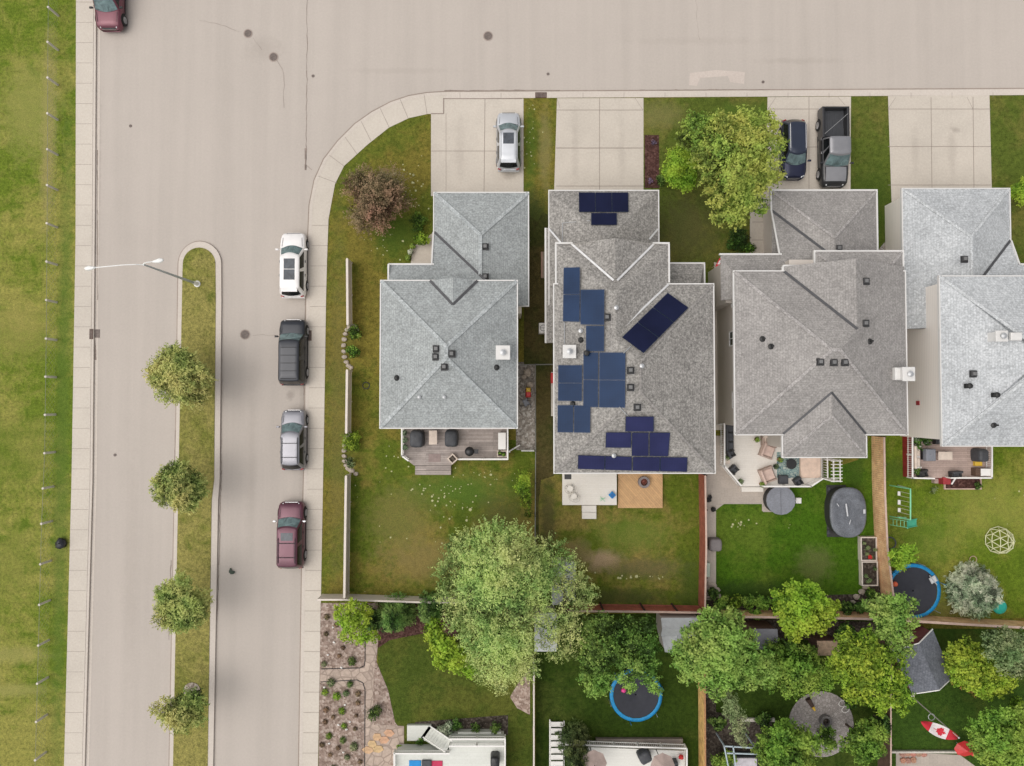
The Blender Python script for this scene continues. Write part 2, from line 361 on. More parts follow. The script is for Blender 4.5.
m_yard4 = grass('yard_grass_yellow', (0.120, 0.179, 0.016), (0.227, 0.227, 0.043), (0.072, 0.120, 0.010), bal=.40, off=57, spots=[SP(990, 510, 60, 40, (.26, .28, .06), .5), SP(900, 470, 30, 14, (.07, .12, .02), .6), SP(930, 540, 40, 30, (.13, .20, .03), .5), SP(940, 610, 60, 14, (.15, .13, .05), .5)])
m_yard5 = grass('yard_grass_olive', (0.069, 0.098, 0.016), (0.102, 0.114, 0.022), (0.042, 0.066, 0.008), bal=.42, off=97)
m_yard6 = grass('yard_grass_deep', (0.045, 0.090, 0.013), (0.072, 0.102, 0.017), (0.027, 0.053, 0.006), bal=.45, off=37)
m_shade = grass('yard_grass_shaded', (0.033, 0.060, 0.008), (0.066, 0.090, 0.017), (0.019, 0.036, 0.006), bal=.45, off=71)  # darker copy of the yard grass, tree shade included in its colour
m_front = grass('front_grass', (0.094, 0.126, 0.021), (0.154, 0.149, 0.036), (0.055, 0.082, 0.010), bal=.42, off=83, spots=[SP(685, 228, 40, 42, (.085, .085, .03), .75), SP(660, 115, 30, 16, (.20, .19, .07), .6), SP(745, 110, 34, 10, (.08, .14, .02), .6), SP(872, 210, 30, 50, (.05, .09, .012), .7)])  # dark grass between the houses has their shade painted in
m_bed = gravel('bed_gravel', (.20, .145, .115), (.33, .25, .21), (.45, .37, .32), 7)
m_mulch = gravel('bark_mulch', (.045, .022, .018), (.085, .04, .034), (.13, .07, .06), 9)
m_soil = gravel('soil', (.04, .032, .026), (.07, .055, .045), (.13, .11, .09), 8)
m_side = gravel('side_gravel', (.16, .14, .12), (.28, .25, .22), (.42, .40, .37), 8)
m_flag = stone('flagstone', (.38, .30, .25), (.50, .40, .33), 1.7, (.30, .235, .195))
m_paver = planks('paver', (.43, .375, .325), .62, 0, .09, gap=.75, bwid=.62)
m_patio = stone('patio_stone', (.27, .24, .225), (.37, .34, .32), 5.0, (.20, .18, .165))

def L(pts, z=0.0): return [G(x, y, z) for x, y in pts]
def slab(name, pts, mat, z1, z0=-.2, kind='structure', label=None):
    o = MB().prism([(p.x, p.y) for p in L(pts, z1)], z0, z1).build(name, mat); o['kind'] = kind
    if label: o['label'] = label
    return o
def flat(name, pts, mat, z):
    o = MB().sheet(L(pts, z)).build(name, mat); o['kind'] = 'structure'
    if o.data.polygons[0].normal.z < 0: o.data.flip_normals()
    return o
ZR = -.13
g = MB().sheet([(-900, -900, -.30), (900, -900, -.30), (900, 900, -.30), (-900, 900, -.30)]).build('ground', m_field); g['kind'] = 'structure'
# road: one wide avenue (left) and one street (top)
flat('road', [(60, -900), (330, -900), (1900, -900), (1900, 96), (440, 104), (380, 130), (335, 200), (330, 400), (325, 766), (322, 1300), (60, 1300), (75, 500)], m_road, ZR)
# left: field, sidewalk, kerb
LW = [(77, -500), (76, 0), (75.5, 240), (71.5, 480), (64, 766), (52, 1200)]
LK = [(95, -500), (95, 0), (93.5, 240), (91.3, 480), (83.5, 766), (71, 1200)]
slab('field', [(-900, -500)] + LW + [(-900, 1200)], m_field, 0.0, -.32)
slab('sidewalk', LW + [(x - 1.5, y) for x, y in LK[::-1]], m_walk, .012)
slab('kerb', [(x - 1.2, y) for x, y in LK] + [(x + 1.0, y) for x, y in LK[::-1]], m_kerb, .004)
flat('gutter', [(x + 1.0, y) for x, y in LK] + [(x + 2.2, y) for x, y in LK[::-1]], m_gutter, ZR + .004)
flat('gutter', [(x + 2.4, y) for x, y in LK] + [(x + 5.5, y) for x, y in LK[::-1]], m_kerb, ZR + .008)
# median
def arc(cx, cy, rx, ry, a0, a1, n=12):
    return [(cx + rx * math.cos(math.radians(a0 + (a1 - a0) * i / n)), cy - ry * math.sin(math.radians(a0 + (a1 - a0) * i / n))) for i in range(n + 1)]
med_o = [(158, 1200), (169.4, 766), (174.5, 500), (176.5, 400), (178.3, 270)] + arc(199.8, 264, 21.3, 22.5, 175, 5, 14) + [(221.3, 300), (219.5, 480), (218, 500), (213, 766), (205, 1200)]
med_i = [(162, 1200), (173, 766), (178, 500), (180, 400), (182.5, 270)] + arc(199, 264, 16.3, 16.5, 175, 5, 14) + [(215.6, 300), (213.9, 480), (211.5, 500), (207.5, 766), (200, 1200)]
slab('median_kerb', med_o, m_kerb, 0.0, -.2)
slab('median_lawn', med_i, m_strip, .03, -.2)
def offs(pts, k, c=(198, 600)):
    return [(x + (k if x > c[0] else -k) * (1 if y > 262 else abs(x - c[0]) / 22), y - (k * (1 - abs(x - c[0]) / 22) if y < 262 else 0)) for x, y in pts]
flat('gutter', offs(med_o, 1.0), m_gutter, ZR + .004)
# the residential block with its rounded corner
OUT = [(296, 1200), (299, 766), (302.5, 536), (305, 430), (306.3, 300), (308, 240), (309.5, 205), (314.5, 180), (324, 159), (338, 141), (355, 124), (372, 112), (391, 102), (409, 96), (427, 93), (444, 92)]
INN = [(311, 1200), (318, 766), (322, 536), (324, 430), (326, 300), (327, 260), (328.5, 219), (335, 184), (344, 166), (367, 145), (389, 127.5), (409, 118), (427, 114), (444, 113)]
slab('block', OUT + [(1024, 89), (1900, 86), (1900, 1200)], m_corner, -.02, -.3)
def strip(name, a, b, mat, z, z0=None):
    mb = MB(); n = len(a); pa = L(a, z); pb = L(b, z)
    for i in range(n - 1):
        if z0 is None: mb.sheet([pa[i], pa[i + 1], pb[i + 1], pb[i]])
        else: mb.prism([(q.x, q.y) for q in (pa[i], pa[i + 1], pb[i + 1], pb[i])], z0, z)
    o = mb.build(name, mat); o['kind'] = 'structure'
    if z0 is None and o.data.polygons[0].normal.z < 0: o.data.flip_normals()
    return o
slab('sidewalk', OUT[:-1] + [(444, 92), (444, 113)] + INN[::-1][1:], m_walk, .004)
def inset(a, k):
    r = []
    for i, (x, y) in enumerate(a):
        x0, y0 = a[max(0, i - 1)]; x1, y1 = a[min(len(a) - 1, i + 1)]
        dx, dy = x1 - x0, y1 - y0; l = math.hypot(dx, dy); r.append((x - dy / l * k, y + dx / l * k))
    return r
strip('kerb', inset(OUT, 0), inset(OUT, 3.2), m_kerb, .012)
strip('gutter', inset(OUT, -1.1), inset(OUT, .2), m_gutter, ZR + .004)
strip('kerb', [(444, 92), (1024, 89), (1900, 86)], [(444, 98.4), (1024, 95), (1900, 93)], m_kerb, .008, -.2)
strip('gutter', [(444, 90.8), (1024, 87.8), (1900, 85)], [(444, 92.2), (1024, 89.2), (1900, 86.2)], m_gutter, ZR + .004)
# driveways
flat('driveway', [(431, 113), (444, 113), (444, 98.5), (523.5, 98.5), (523.5, 196), (431, 196)], m_drive, .006)
flat('driveway', [(557, 98.2), (643.5, 98), (643.5, 196), (554, 196)], m_drive, .006)
flat('driveway', [(767.5, 97), (851, 96.5), (850.5, 196), (784, 200), (784, 262), (750, 262), (750, 192), (766.5, 191.5)], m_drive, .006)
flat('driveway', [(888, 96), (989.5, 95), (992, 196), (915, 196), (892, 215)], m_drive, .006)
flat('path', [(413, 247), (434, 232), (434, 268), (410, 268)], m_drive, .010)
# lawns of the block, each a sheet; the gap and shaded ones carry painted shade
flat('lawn', [(524, 98.5), (557, 98.5), (554, 196), (551, 365), (524, 365)], m_corner, -.004)
flat('lawn', [(643.5, 98), (767.5, 97), (767, 160), (764, 192), (750, 225), (752, 262), (716, 300), (640, 300), (640, 190)], m_front, -.004)
flat('lawn', [(851, 96.5), (888, 96), (892, 215), (884, 290), (850, 290)], m_front, -.004)
flat('lawn', [(989.5, 95), (1300, 92), (1300, 420), (980, 420), (992, 196)], m_front, -.004)
flat('lawn', [(349, 440), (535, 440), (535, 598), (349, 598)], m_yard1, -.008)
m_gap = grass('gap_grass_shaded', (0.058, 0.067, 0.019), (0.096, 0.078, 0.030), (0.034, 0.040, 0.012), bal=.4, off=19)  # darkened grass: the shade between the two houses is in its colour
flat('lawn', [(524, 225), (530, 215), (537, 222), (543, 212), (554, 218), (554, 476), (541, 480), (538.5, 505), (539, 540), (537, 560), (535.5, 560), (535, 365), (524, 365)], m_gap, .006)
flat('lawn', [(536, 475), (703, 475), (706, 612), (536, 612)], m_yard2, .002)
flat('lawn', [(716, 504), (858, 460), (872, 435), (880, 612), (706, 612), (706, 504)], m_yard3, -.008)
flat('lawn', [(874, 435), (1300, 435), (1300, 618), (880, 618)], m_yard4, -.006)
flat('lawn', [(378, 600), (535, 598), (535, 800), (378, 800)], m_yard5, -.010)
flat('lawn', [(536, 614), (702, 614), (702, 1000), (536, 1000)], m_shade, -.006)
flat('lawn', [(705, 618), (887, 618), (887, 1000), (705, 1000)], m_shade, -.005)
flat('lawn', [(888, 628), (1300, 632), (1300, 1000), (888, 1000)], m_yard6, -.006)
# gravel garden, planting beds, paths
flat('gravel_bed', [(320.5, 603), (378, 603), (378, 642), (376.5, 662), (388, 690), (395, 722), (404, 735), (404, 1000), (316, 1000)], m_bed, .004)
flat('mulch_bed', [(378, 604), (440, 604), (462, 640), (440, 640), (426, 633), (405, 637), (390, 640), (378, 648)], m_mulch, .006)
flat('flagstone_path', [(366, 638), (377, 638), (373, 690), (374, 725), (404, 726), (404, 745), (388, 766), (386, 800), (364, 800), (365, 690), (320, 683), (320.5, 669), (365, 668)], m_flag, .010)
flat('planting_bed', [(530, 668), (530, 715), (517, 708), (510, 697), (520, 680)], m_bed, .002)
flat('mulch_bed', [(644.5, 135), (659, 135), (659.5, 188), (644.5, 188)], m_mulch, .004)
flat('side_yard', [(516, 362), (535, 362), (535, 450), (516, 450)], m_side, .004)
flat('paver_patio', [(706, 435), (790, 440), (790, 511), (762, 511), (762, 504), (724, 504), (716, 510), (716, 600), (706, 600)], m_paver, .004)
flat('planting_bed', [(707, 598), (862, 594), (878, 560), (884, 613), (707, 613)], m_soil, .004)
flat('planting_bed', [(705, 618), (886, 622), (886, 640), (705, 640)], m_soil, .004)
flat('planting_bed', [(704, 640), (716, 640), (716, 800), (704, 800)], m_soil, .002)
flat('planting_bed', [(415, 722), (508, 715), (508, 735), (415, 735)], m_soil, .002)
flat('side_yard', [(714, 262), (738, 270), (738, 430), (714, 430)], m_drive, .002)
flat('side_yard', [(868, 262), (912, 210), (912, 300), (910, 432), (868, 432)], m_side, .000)
o = MB().prism([(G(821, 724).x + 2.35 * math.cos(a * math.pi / 18), G(821, 724).y + 2.35 * math.sin(a * math.pi / 18)) for a in range(36)], -.1, .03).build('round_patio', m_patio); o['kind'] = 'structure'
flat('paver_patio', [(896, 752), (960, 755), (975, 766), (975, 1000), (896, 1000)], m_paver, .006)
flat('planting_bed', [(716, 712), (772, 722), (772, 800), (716, 800)], m_soil, .004)
# joints in the concrete
J = MB()
def jl(x0, y0, x1, y1, w=.035, z=.016):
    a, b = G(x0, y0, z), G(x1, y1, z); d = (b - a); n = Vector((-d.y, d.x, 0)).normalized() * w / 2
    J.sheet([a - n, b - n, b + n, a + n])
for k in range(-6, 42):
    y = 2 + k * 20.3
    def xa(pl, y):
        for (x0, y0), (x1, y1) in zip(pl[:-1], pl[1:]):
            if y0 <= y <= y1: return x0 + (x1 - x0) * (y - y0) / (y1 - y0)
        return pl[-1][0]
    if y < 1100: jl(xa(LW, y), y, xa(LK, y) - 2.2, y, .022)
    if 215 < y < 1100:
        O2, I2 = OUT[::-1], INN[::-1]
        jl(xa(O2, y) + 3.6, y, xa(I2, y), y, .022)
for a, b in (((318, 176), (337, 183)), ((329, 155), (344, 166)), ((345, 137), (357, 154)), ((361, 121), (371, 141)), ((380, 108), (389, 127)), ((400, 99), (408, 118)), ((424, 94), (427, 114))): jl(*a, *b, .025)
jl(443.6, 98, 443.6, 113.5, .08); jl(431, 113.6, 444, 113.6, .07); jl(444, 98.6, 522, 98.6, .06)
jl(485, 99, 484, 192); jl(446, 113, 446, 192, .02); jl(431, 151, 523, 151)
for x in (599.5,): jl(x, 98, x, 190)
for y in (110, 148, 186): jl(556, y, 643, y, .05 if y == 148 else .035)
jl(809, 97, 809, 190); jl(768, 109, 851, 109); jl(768, 147, 851, 147)
jl(931, 97, 932, 188); jl(973, 97, 974, 188)
for y in (109, 146.5, 185): jl(888, y, 991, y)
for y in (205, 222, 240): jl(752, y, 770, y)
for x in range(460, 1024, 41): jl(x, 92.5, x, 98, .02, .020)
for a, b in (((888, 109), (896, 97)), ((967, 97), (973, 109)), ((768, 109), (776, 97)), ((838, 97), (845, 105)), ((557, 98), (560, 108)), ((635, 98), (643, 110))): jl(*a, *b, .02)
o = J.build('joint', m_joint); o['kind'] = 'structure'
# cracks in the road surface
K = MB(); rnd = random.Random(5)
def crack(pts, w=.03, jit=.8):
    q = []
    for (x0, y0), (x1, y1) in zip(pts[:-1], pts[1:]):
        n = max(2, int(math.hypot(x1 - x0, y1 - y0) / 5))
        for i in range(n): q.append((x0 + (x1 - x0) * i / n + rnd.uniform(-jit, jit), y0 + (y1 - y0) * i / n + rnd.uniform(-jit, jit)))
    q.append(pts[-1])
    for (x0, y0), (x1, y1) in zip(q[:-1], q[1:]):
        a, b = G(x0, y0, ZR + .012), G(x1, y1, ZR + .012); d = b - a
        if d.length < .01: continue
        n = Vector((-d.y, d.x, 0)).normalized() * w / 2 * rnd.uniform(.4, 1.5)
        K.sheet([a - n, b - n, b + n, a + n])
crack([(307, -100), (307, 60), (306, 170)], .035, .5); crack([(305.5, 148), (305.5, 170)], .10, .3)
crack([(306, 165), (312, 170)], .03); crack([(200, 20), (225, 26), (240, 32)], .02); crack([(253, 38), (262, 50)], .02); crack([(277, 60), (284, 75), (284, 108)], .02)
crack([(252, 335), (285, 336)], .02); crack([(221, 470), (219.5, 545), (217, 620)], .05, .5); crack([(222, 330), (221, 470)], .03, .4)
crack([(171, 560), (169, 640)], .05, .4); crack([(175.5, 430), (174.5, 470)], .06, .4); crack([(696, 0), (697, 20), (700, 40)], .015)
crack([(444, 90.5), (560, 90.3)], .05, .4); crack([(640, 90), (770, 89.5)], .04, .5); crack([(94, 330), (95.5, 360)], .12, .5); crack([(546, 92), (566, 94)], .08, .5)
crack([(97.5, 150), (97.5, 300)], .05, .3); crack([(306, 250), (303, 430)], .03, .3)
o = K.build('crack', m_joint); o['kind'] = 'structure'
# drive-in stones etc. on the street
m_patch = concrete('road_patch', (.56, .49, .44), .08)
flat('road_patch', [(690, 73), (716, 70), (745, 72), (744, 84), (730, 82), (728, 76), (700, 78), (697, 86), (689, 85)], m_patch, ZR + .004)
# ------------------------------------------------------------------ houses
m_sh1 = shingle('shingle_blue_grey', (.335, .355, .355), .22, (.50, .54, .545))
m_sh2 = shingle('shingle_brown_grey', (.285, .272, .256), .38, (.52, .50, .46))
m_sh3 = shingle('shingle_warm_grey', (.315, .300, .288), .22, (.44, .42, .40))
m_sh4 = shingle('shingle_pale_grey', (.47, .49, .505), .24, (.68, .70, .715))
m_cap = {1: shingle('cap_blue_grey', (.40, .43, .435), .3, (.60, .62, .62)), 2: shingle('cap_brown_grey', (.30, .285, .27), .3), 3: shingle('cap_warm_grey', (.36, .34, .33), .3, (.56, .54, .52)), 4: shingle('cap_pale_grey', (.52, .54, .55), .3)}
m_white = plain('white_trim', (.68, .67, .65), .45, var=.04)
m_cream = siding('siding_cream', (.62, .56, .47)); m_beige = siding('siding_beige', (.93, .88, .82))
m_tan = siding('siding_tan', (.56, .51, .46)); m_wsid = siding('siding_white', (.68, .65, .60))
m_dark = plain('dark_metal', (.035, .035, .037), .5); m_valley = plain('valley_metal', (.09, .09, .095), .45, .3)
m_valw = plain('valley_white', (.72, .72, .72), .4, .2); m_pipe = plain('black_pipe', (.02, .02, .02), .5)
m_win = glassmat('window_glass', (.05, .065, .07)); m_brickred = plain('red_paint', (.32, .03, .035), .6, var=.25)
m_galv = plain('galvanised', (.50, .51, .52), .4, .5)

def hip(x0, y0, x1, y1, ze, p, axis='y', ends='hh'):
    """world rect -> (faces, planes, caps); ends: low side, high side of the ridge axis, h hipped, g gable"""
    if axis == 'y': hw = (x1 - x0) / 2
    else: hw = (y1 - y0) / 2
    zr = ze + p * hw
    if axis == 'y':
        a = Vector(((x0 + x1) / 2, y0 + (hw if ends[0] == 'h' else 0), zr)); b = Vector(((x0 + x1) / 2, y1 - (hw if ends[1] == 'h' else 0), zr))
    else:
        a = Vector((x0 + (hw if ends[0] == 'h' else 0), (y0 + y1) / 2, zr)); b = Vector((x1 - (hw if ends[1] == 'h' else 0), (y0 + y1) / 2, zr))
    c = [Vector((x0, y0, ze)), Vector((x1, y0, ze)), Vector((x1, y1, ze)), Vector((x0, y1, ze))]
    pl = {'W': (p, 0, ze - p * x0), 'E': (-p, 0, ze + p * x1), 'S': (0, p, ze - p * y0), 'N': (0, -p, ze + p * y1)}
    if axis == 'y':
        F_ = [[c[3], c[0], a, b], [c[1], c[2], b, a], [c[0], c[1], a], [c[2], c[3], b]]
        hips = [(c[0], a), (c[1], a)] * (ends[0] == 'h') + [(c[2], b), (c[3], b)] * (ends[1] == 'h') + [(a, b)]
    else:
        F_ = [[c[0], c[1], b, a], [c[2], c[3], a, b], [c[3], c[0], a], [c[1], c[2], b]]
        hips = [(c[0], a), (c[3], a)] * (ends[0] == 'h') + [(c[1], b), (c[2], b)] * (ends[1] == 'h') + [(a, b)]
    return F_, pl, hips, c, zr
def roof_part(parent, F_, mat, th=.10, name='roof'):
    mb = MB()
    for f in F_:
        mb.sheet(f); mb.sheet([v - Vector((0, 0, th)) for v in f[::-1]])
    return mb.build(name, mat, parent)
def fascia(parent, c, sides='NESW', w=.075, h=.20, name='gutter', rise=None):
    mb = MB(); x0, y0 = c[0].x, c[0].y; x1, y1 = c[2].x, c[2].y; z = c[0].z - h / 2 + .035
    if 'S' in sides: mb.box(((x0 + x1) / 2, y0 - w / 2, z), (x1 - x0 + 2 * w, w, h))
    if 'N' in sides: mb.box(((x0 + x1) / 2, y1 + w / 2, z), (x1 - x0 + 2 * w, w, h))
    if 'W' in sides: mb.box((x0 - w / 2 - .001, (y0 + y1) / 2, z - .002), (w, y1 - y0 - .004, h))
    if 'E' in sides: mb.box((x1 + w / 2 + .001, (y0 + y1) / 2, z - .002), (w, y1 - y0 - .004, h))
    return mb.build(name, m_white, parent)
def strip3(mb, a, b, w, h=.03):
    a, b = Vector(a), Vector(b); d = b - a; n = Vector((-d.y, d.x, 0)).normalized() * w / 2; u = Vector((0, 0, h))
    mb.add([a - n, b - n, b + n, a + n, a - n + u, b - n + u, b + n + u, a + n + u], [(3, 2, 1, 0), (4, 5, 6, 7), (0, 1, 5, 4), (1, 2, 6, 5), (2, 3, 7, 6), (3, 0, 4, 7)])
def caps(parent, hips, mat, w=.24):
    mb = MB()
    for a, b in hips:
        if (b - a).length > .3: strip3(mb, a, b, w, .035)
    return mb.build('ridge_cap', mat, parent)
def valley(parent, pts, mat, w=.16, z=.02):
    for a, b in pts:
        mb = MB(); strip3(mb, a + Vector((0, 0, z)), b + Vector((0, 0, z)), w, .02); o = mb.build('valley', mat, parent)
    return o
def box_vent(parent, px, py, pl, s=.36, dark=m_dark):
    p = onplane(px, py, pl); mb = MB(); mb.cbox(p + Vector((0, 0, .10)), (s, s, .24), .05)
    o = mb.build('roof_vent', dark, parent)
    mb = MB(); mb.box(p + Vector((.0, .0, .235)), (s * .6, s * .6, .02)); mb.build('vent_cap', m_ventcap, o) if False else None
    return o
m_ventcap = plain('vent_cap', (.16, .16, .16), .5)
def vent(parent, px, py, pl):
    p = onplane(px, py, pl); mb = MB(); mb.box(p + Vector((0, 0, .03)), (.46, .46, .10)); mb.cbox(p + Vector((-.02, .02, .14)), (.36, .36, .18), .06)
    mb.build('roof_vent', m_dark, parent)
    mb = MB(); mb.cbox(p + Vector((-.02, .02, .235)), (.22, .22, .03), .01); return mb.build('vent_cap', m_ventcap, parent)
def pipe(parent, px, py, pl, h=.45, r=.06):
    p = onplane(px, py, pl); mb = MB(); mb.tube(p, p + Vector((0, 0, h)), r, n=8); mb.lathe(p, [(.2, .0), (.19, .05), (.08, .12)], 10)
    return mb.build('vent_pipe', m_pipe, parent)
def turbine(parent, px, py, pl, mat=None):
    p = onplane(px, py, pl); mb = MB(); mb.tube(p, p + Vector((0, 0, .3)), .11, n=8); mb.lathe(p + Vector((0, 0, .3)), [(.16, 0), (.19, .08), (.16, .18), (.05, .22)], 10)
    mb.box(p + Vector((.1, 0, .04)), (.5, .3, .05))
    return mb.build('flue_cap', mat or m_pipe, parent)
def chimney(parent, px, py, z, w, d, h=.9, down=1.4):
    c = G(px, py, z); mb = MB(); mb.box((c.x, c.y, z - h / 2 - down / 2), (w * .82, d * .82, h + down)); mb.cbox((c.x, c.y, z - .04), (w, d, .10), .02)
    o = mb.build('chimney', m_white, parent)
    mb = MB(); mb.lathe((c.x, c.y, z + .01), [(.13, 0), (.13, .16), (.19, .17), (.19, .21), (.03, .27)], 12); mb.build('flue', m_galv, o)
    return o
def walls(parent, c, z1, mat, ins=.45, z0=-.1, name='wall'):
    mb = MB(); x0, y0, x1, y1 = c
    mb.prism([(x0 + ins, y0 + ins), (x1 - ins, y0 + ins), (x1 - ins, y1 - ins), (x0 + ins, y1 - ins)], z0, z1)
    return mb.build(name, mat, parent)
def window(parent, c, w, h, nrm):
    """c centre on the wall, nrm 'N','S','E','W'"""
    dx, dy = {'N': (0, 1), 'S': (0, -1), 'E': (1, 0), 'W': (-1, 0)}[nrm]; ew = dx != 0
    def B(cx, cz, ww, hh, dep, off):
        ctr = (c[0] + dx * off + (0 if ew else cx), c[1] + dy * off + (cx if ew else 0), c[2] + cz)
        return ctr, ((dep, ww, hh) if ew else (ww, dep, hh))
    mb = MB(); t = .09
    for cx, cz, ww, hh in ((0, h / 2 + t / 2, w + 2 * t, t), (0, -h / 2 - t / 2, w + 2 * t, t), (-w / 2 - t / 2, 0, t, h), (w / 2 + t / 2, 0, t, h), (0, 0, .05, h)):
        mb.box(*B(cx, cz, ww, hh, .10, .03))
    o = mb.build('window', m_white, parent)
    MB().box(*B(0, 0, w, h, .03, .02)).build('pane', m_win, o)
    return o
def door(parent, c, w, h, nrm, mat, name='door'):
    dx, dy = {'N': (0, 1), 'S': (0, -1), 'E': (1, 0), 'W': (-1, 0)}[nrm]; ew = dx != 0
    mb = MB(); mb.box((c[0] + dx * .02, c[1] + dy * .02, c[2]), (.08, w, h) if ew else (w, .08, h))
    if name == 'garage_door':
        for k in range(4):
            mb.box((c[0] + dx * .06, c[1] + dy * .06, c[2] - h / 2 + h * (k + .5) / 4), (.04, w - .1, h / 4 - .06) if ew else (w - .1, .04, h / 4 - .06))
    o = mb.build(name, mat, parent)
    if name == 'door':
        MB().tube((c[0] + dx * .06 + (0 if ew else w * .4), c[1] + dy * .06 + (w * .4 if ew else 0), c[2] - .05), (c[0] + dx * .14 + (0 if ew else w * .4), c[1] + dy * .14 + (w * .4 if ew else 0), c[2] - .05), .03).build('handle', m_galv, o)
    return o
def W4(x0, y0, x1, y1, z):
    """image rect at height z -> world x0,y0(south),x1,y1(north)"""
    a = G(x0, y1, z); b = G(x1, y0, z); return a.x, a.y, b.x, b.y
PIT = .42; Z2 = 5.7; Z1 = 3.0

# ---- house 1: blue-grey roof, corner lot
h1 = thing('house', 'two storey corner house with blue grey shingle roof beside the dark red tree', 'house')
mx0, my0, mx1, my1 = W4(380.5, 281, 516.8, 427.6, Z2)
Fm, P1, hp, cm, zr = hip(mx0, my0, mx1, my1, Z2, PIT, 'y')
roof = roof_part(h1, Fm, m_sh1); caps(roof, hp, m_cap[1]); fascia(roof, cm)
# front gable on the main roof
ga = onplane(430, 282, P1['N']); gb = onplane(477.5, 282, P1['N']); hw = (gb.x - ga.x) / 2
zg = Z2 + PIT * hw; gx = (ga.x + gb.x) / 2; yn = my1 + .02; ys = my1 - hw
mb = MB(); A, B_, C_, D_ = Vector((ga.x, yn, Z2 + .01)), Vector((gb.x, yn, Z2 + .01)), Vector((gx, yn + .1, zg + .01)), Vector((gx, ys - .1, zg + .01))
mb.sheet([A, D_, C_]); mb.sheet([B_, C_, D_]); mb.sheet([v - Vector((0, 0, .12)) for v in (A, C_, D_)]); mb.sheet([v - Vector((0, 0, .12)) for v in (B_, D_, C_)])
mb.build('front_gable', m_sh1, roof)
MB().sheet([A, B_, C_ - Vector((0, .12, 0))]).build('gable_wall', m_cream, h1)
valley(roof, [(A, D_), (B_, D_)], m_valley, .17, .05)
gx0, gy0, gx1, gy1 = W4(434, 193, 528, 305.5, Z1)
Fg, PG1, hg, cg, zrg = hip(gx0, gy0, gx1, gy1, Z1, PIT, 'y', 'gh')
gr = roof_part(h1, Fg, m_sh1); caps(gr, hg, m_cap[1]); fascia(gr, cg, 'NESW')
# the plane rising south, with its western wing
pS = lambda yy, z0, z: (0, -PIT, z0 + PIT * yy)     # plane rising to the south (north facing)
yv = G(434, 232, Z1).y; pl = pS(yv, Z1, 0)
zz = lambda y, pl=pl: pl[1] * y + pl[2]
yw = onplane(400, 265, pl).y; xw = onplane(389.5, 272, pl).x
va = Vector((gx0, yv, Z1 + .01)); vb = Vector((gx0 + (yv - my1) * 1.0, my1 - .02, zz(my1) + .01))
vb = Vector((gx0 + (zz(my1) - Z1) / PIT, my1 - .02, zz(my1) + .01))
roof_part(h1, [[va, Vector((gx0, yw, zz(yw) + .01)), Vector((xw, yw, zz(yw) + .01)), Vector((xw, my1 - .6, zz(my1 - .6) + .01)), Vector((vb.x + .6, my1 - .6, zz(my1 - .6) + .01))]], m_sh1, .14)
valley(gr, [(va, vb)], m_valley, .17, .03)
mb = MB(); mb.box(((xw + gx0) / 2, yw + .055, zz(yw) - .06), (gx0 - xw + .2, .11, .2)); mb.box((xw - .06, (yw + my1) / 2 - .3, zz(yw) + .1), (.11, yw - my1 + .6, .5)); strip3(mb, (gx0 - .05, yv, Z1), (gx0 - .05, yw, zz(yw)), .11, .08)
mb.build('gutter', m_white, gr)
walls(h1, (mx0, my0, mx1, my1), Z2 - .05, m_cream); walls(h1, (gx0, gy0 - 1, gx1, gy1), Z1 - .05, m_cream); walls(h1, (xw, my1 - 1, gx0 + 1, yw), zz(yw) - .15, m_cream, .3)
door(h1, ((gx0 + gx1) / 2, gy1 - .45, 1.1), 4.9, 2.2, 'N', m_white, 'garage_door')
for px_, w in ((415, 1.4), (470, 1.8), (500, 1.0)): window(h1, (G(px_, 428, 4).x, my0 + .45, 4.2), w, 1.2, 'S')
for py_ in (310, 390): window(h1, (mx0 + .45, G(400, py_, 4).y, 4.2), 1.2, 1.2, 'W'); window(h1, (mx1 - .45, G(400, py_ + 8, 4).y, 4.2), .9, 1.1, 'E')
window(h1, (G(410, 281, 4).x, my1 - .45, 4.2), 1.3, 1.1, 'N'); door(h1, (G(440, 428, 1.5).x, my0 + .45, 1.7), 1.8, 2.1, 'S', m_win, 'patio_door')
door(h1, ((xw + gx0) / 2, yw - .3, 1.1), .95, 2.1, 'N', m_brickred)
for x, y, k in ((436.5, 349, 'W'), (436, 357, 'W'), (452, 354, 'E'), (444.5, 367, 'S')): vent(roof, x, y, P1[k])
vent(gr, 485.5, 247, PG1['E']); vent(gr, 485.5, 277, PG1['E'])
pipe(roof, 397, 378, P1['W']); pipe(roof, 496.5, 367.5, P1['E'])
for x in (419.5, 444.5): 
    p = onplane(x, 397, P1['S']); MB().lathe(p, [(.12, 0), (.12, .12), (.02, .16)], 8).build('flue_cap', m_galv, roof)
chimney(roof, 503, 352.5, 7.5, .9, .9, .7, .6)

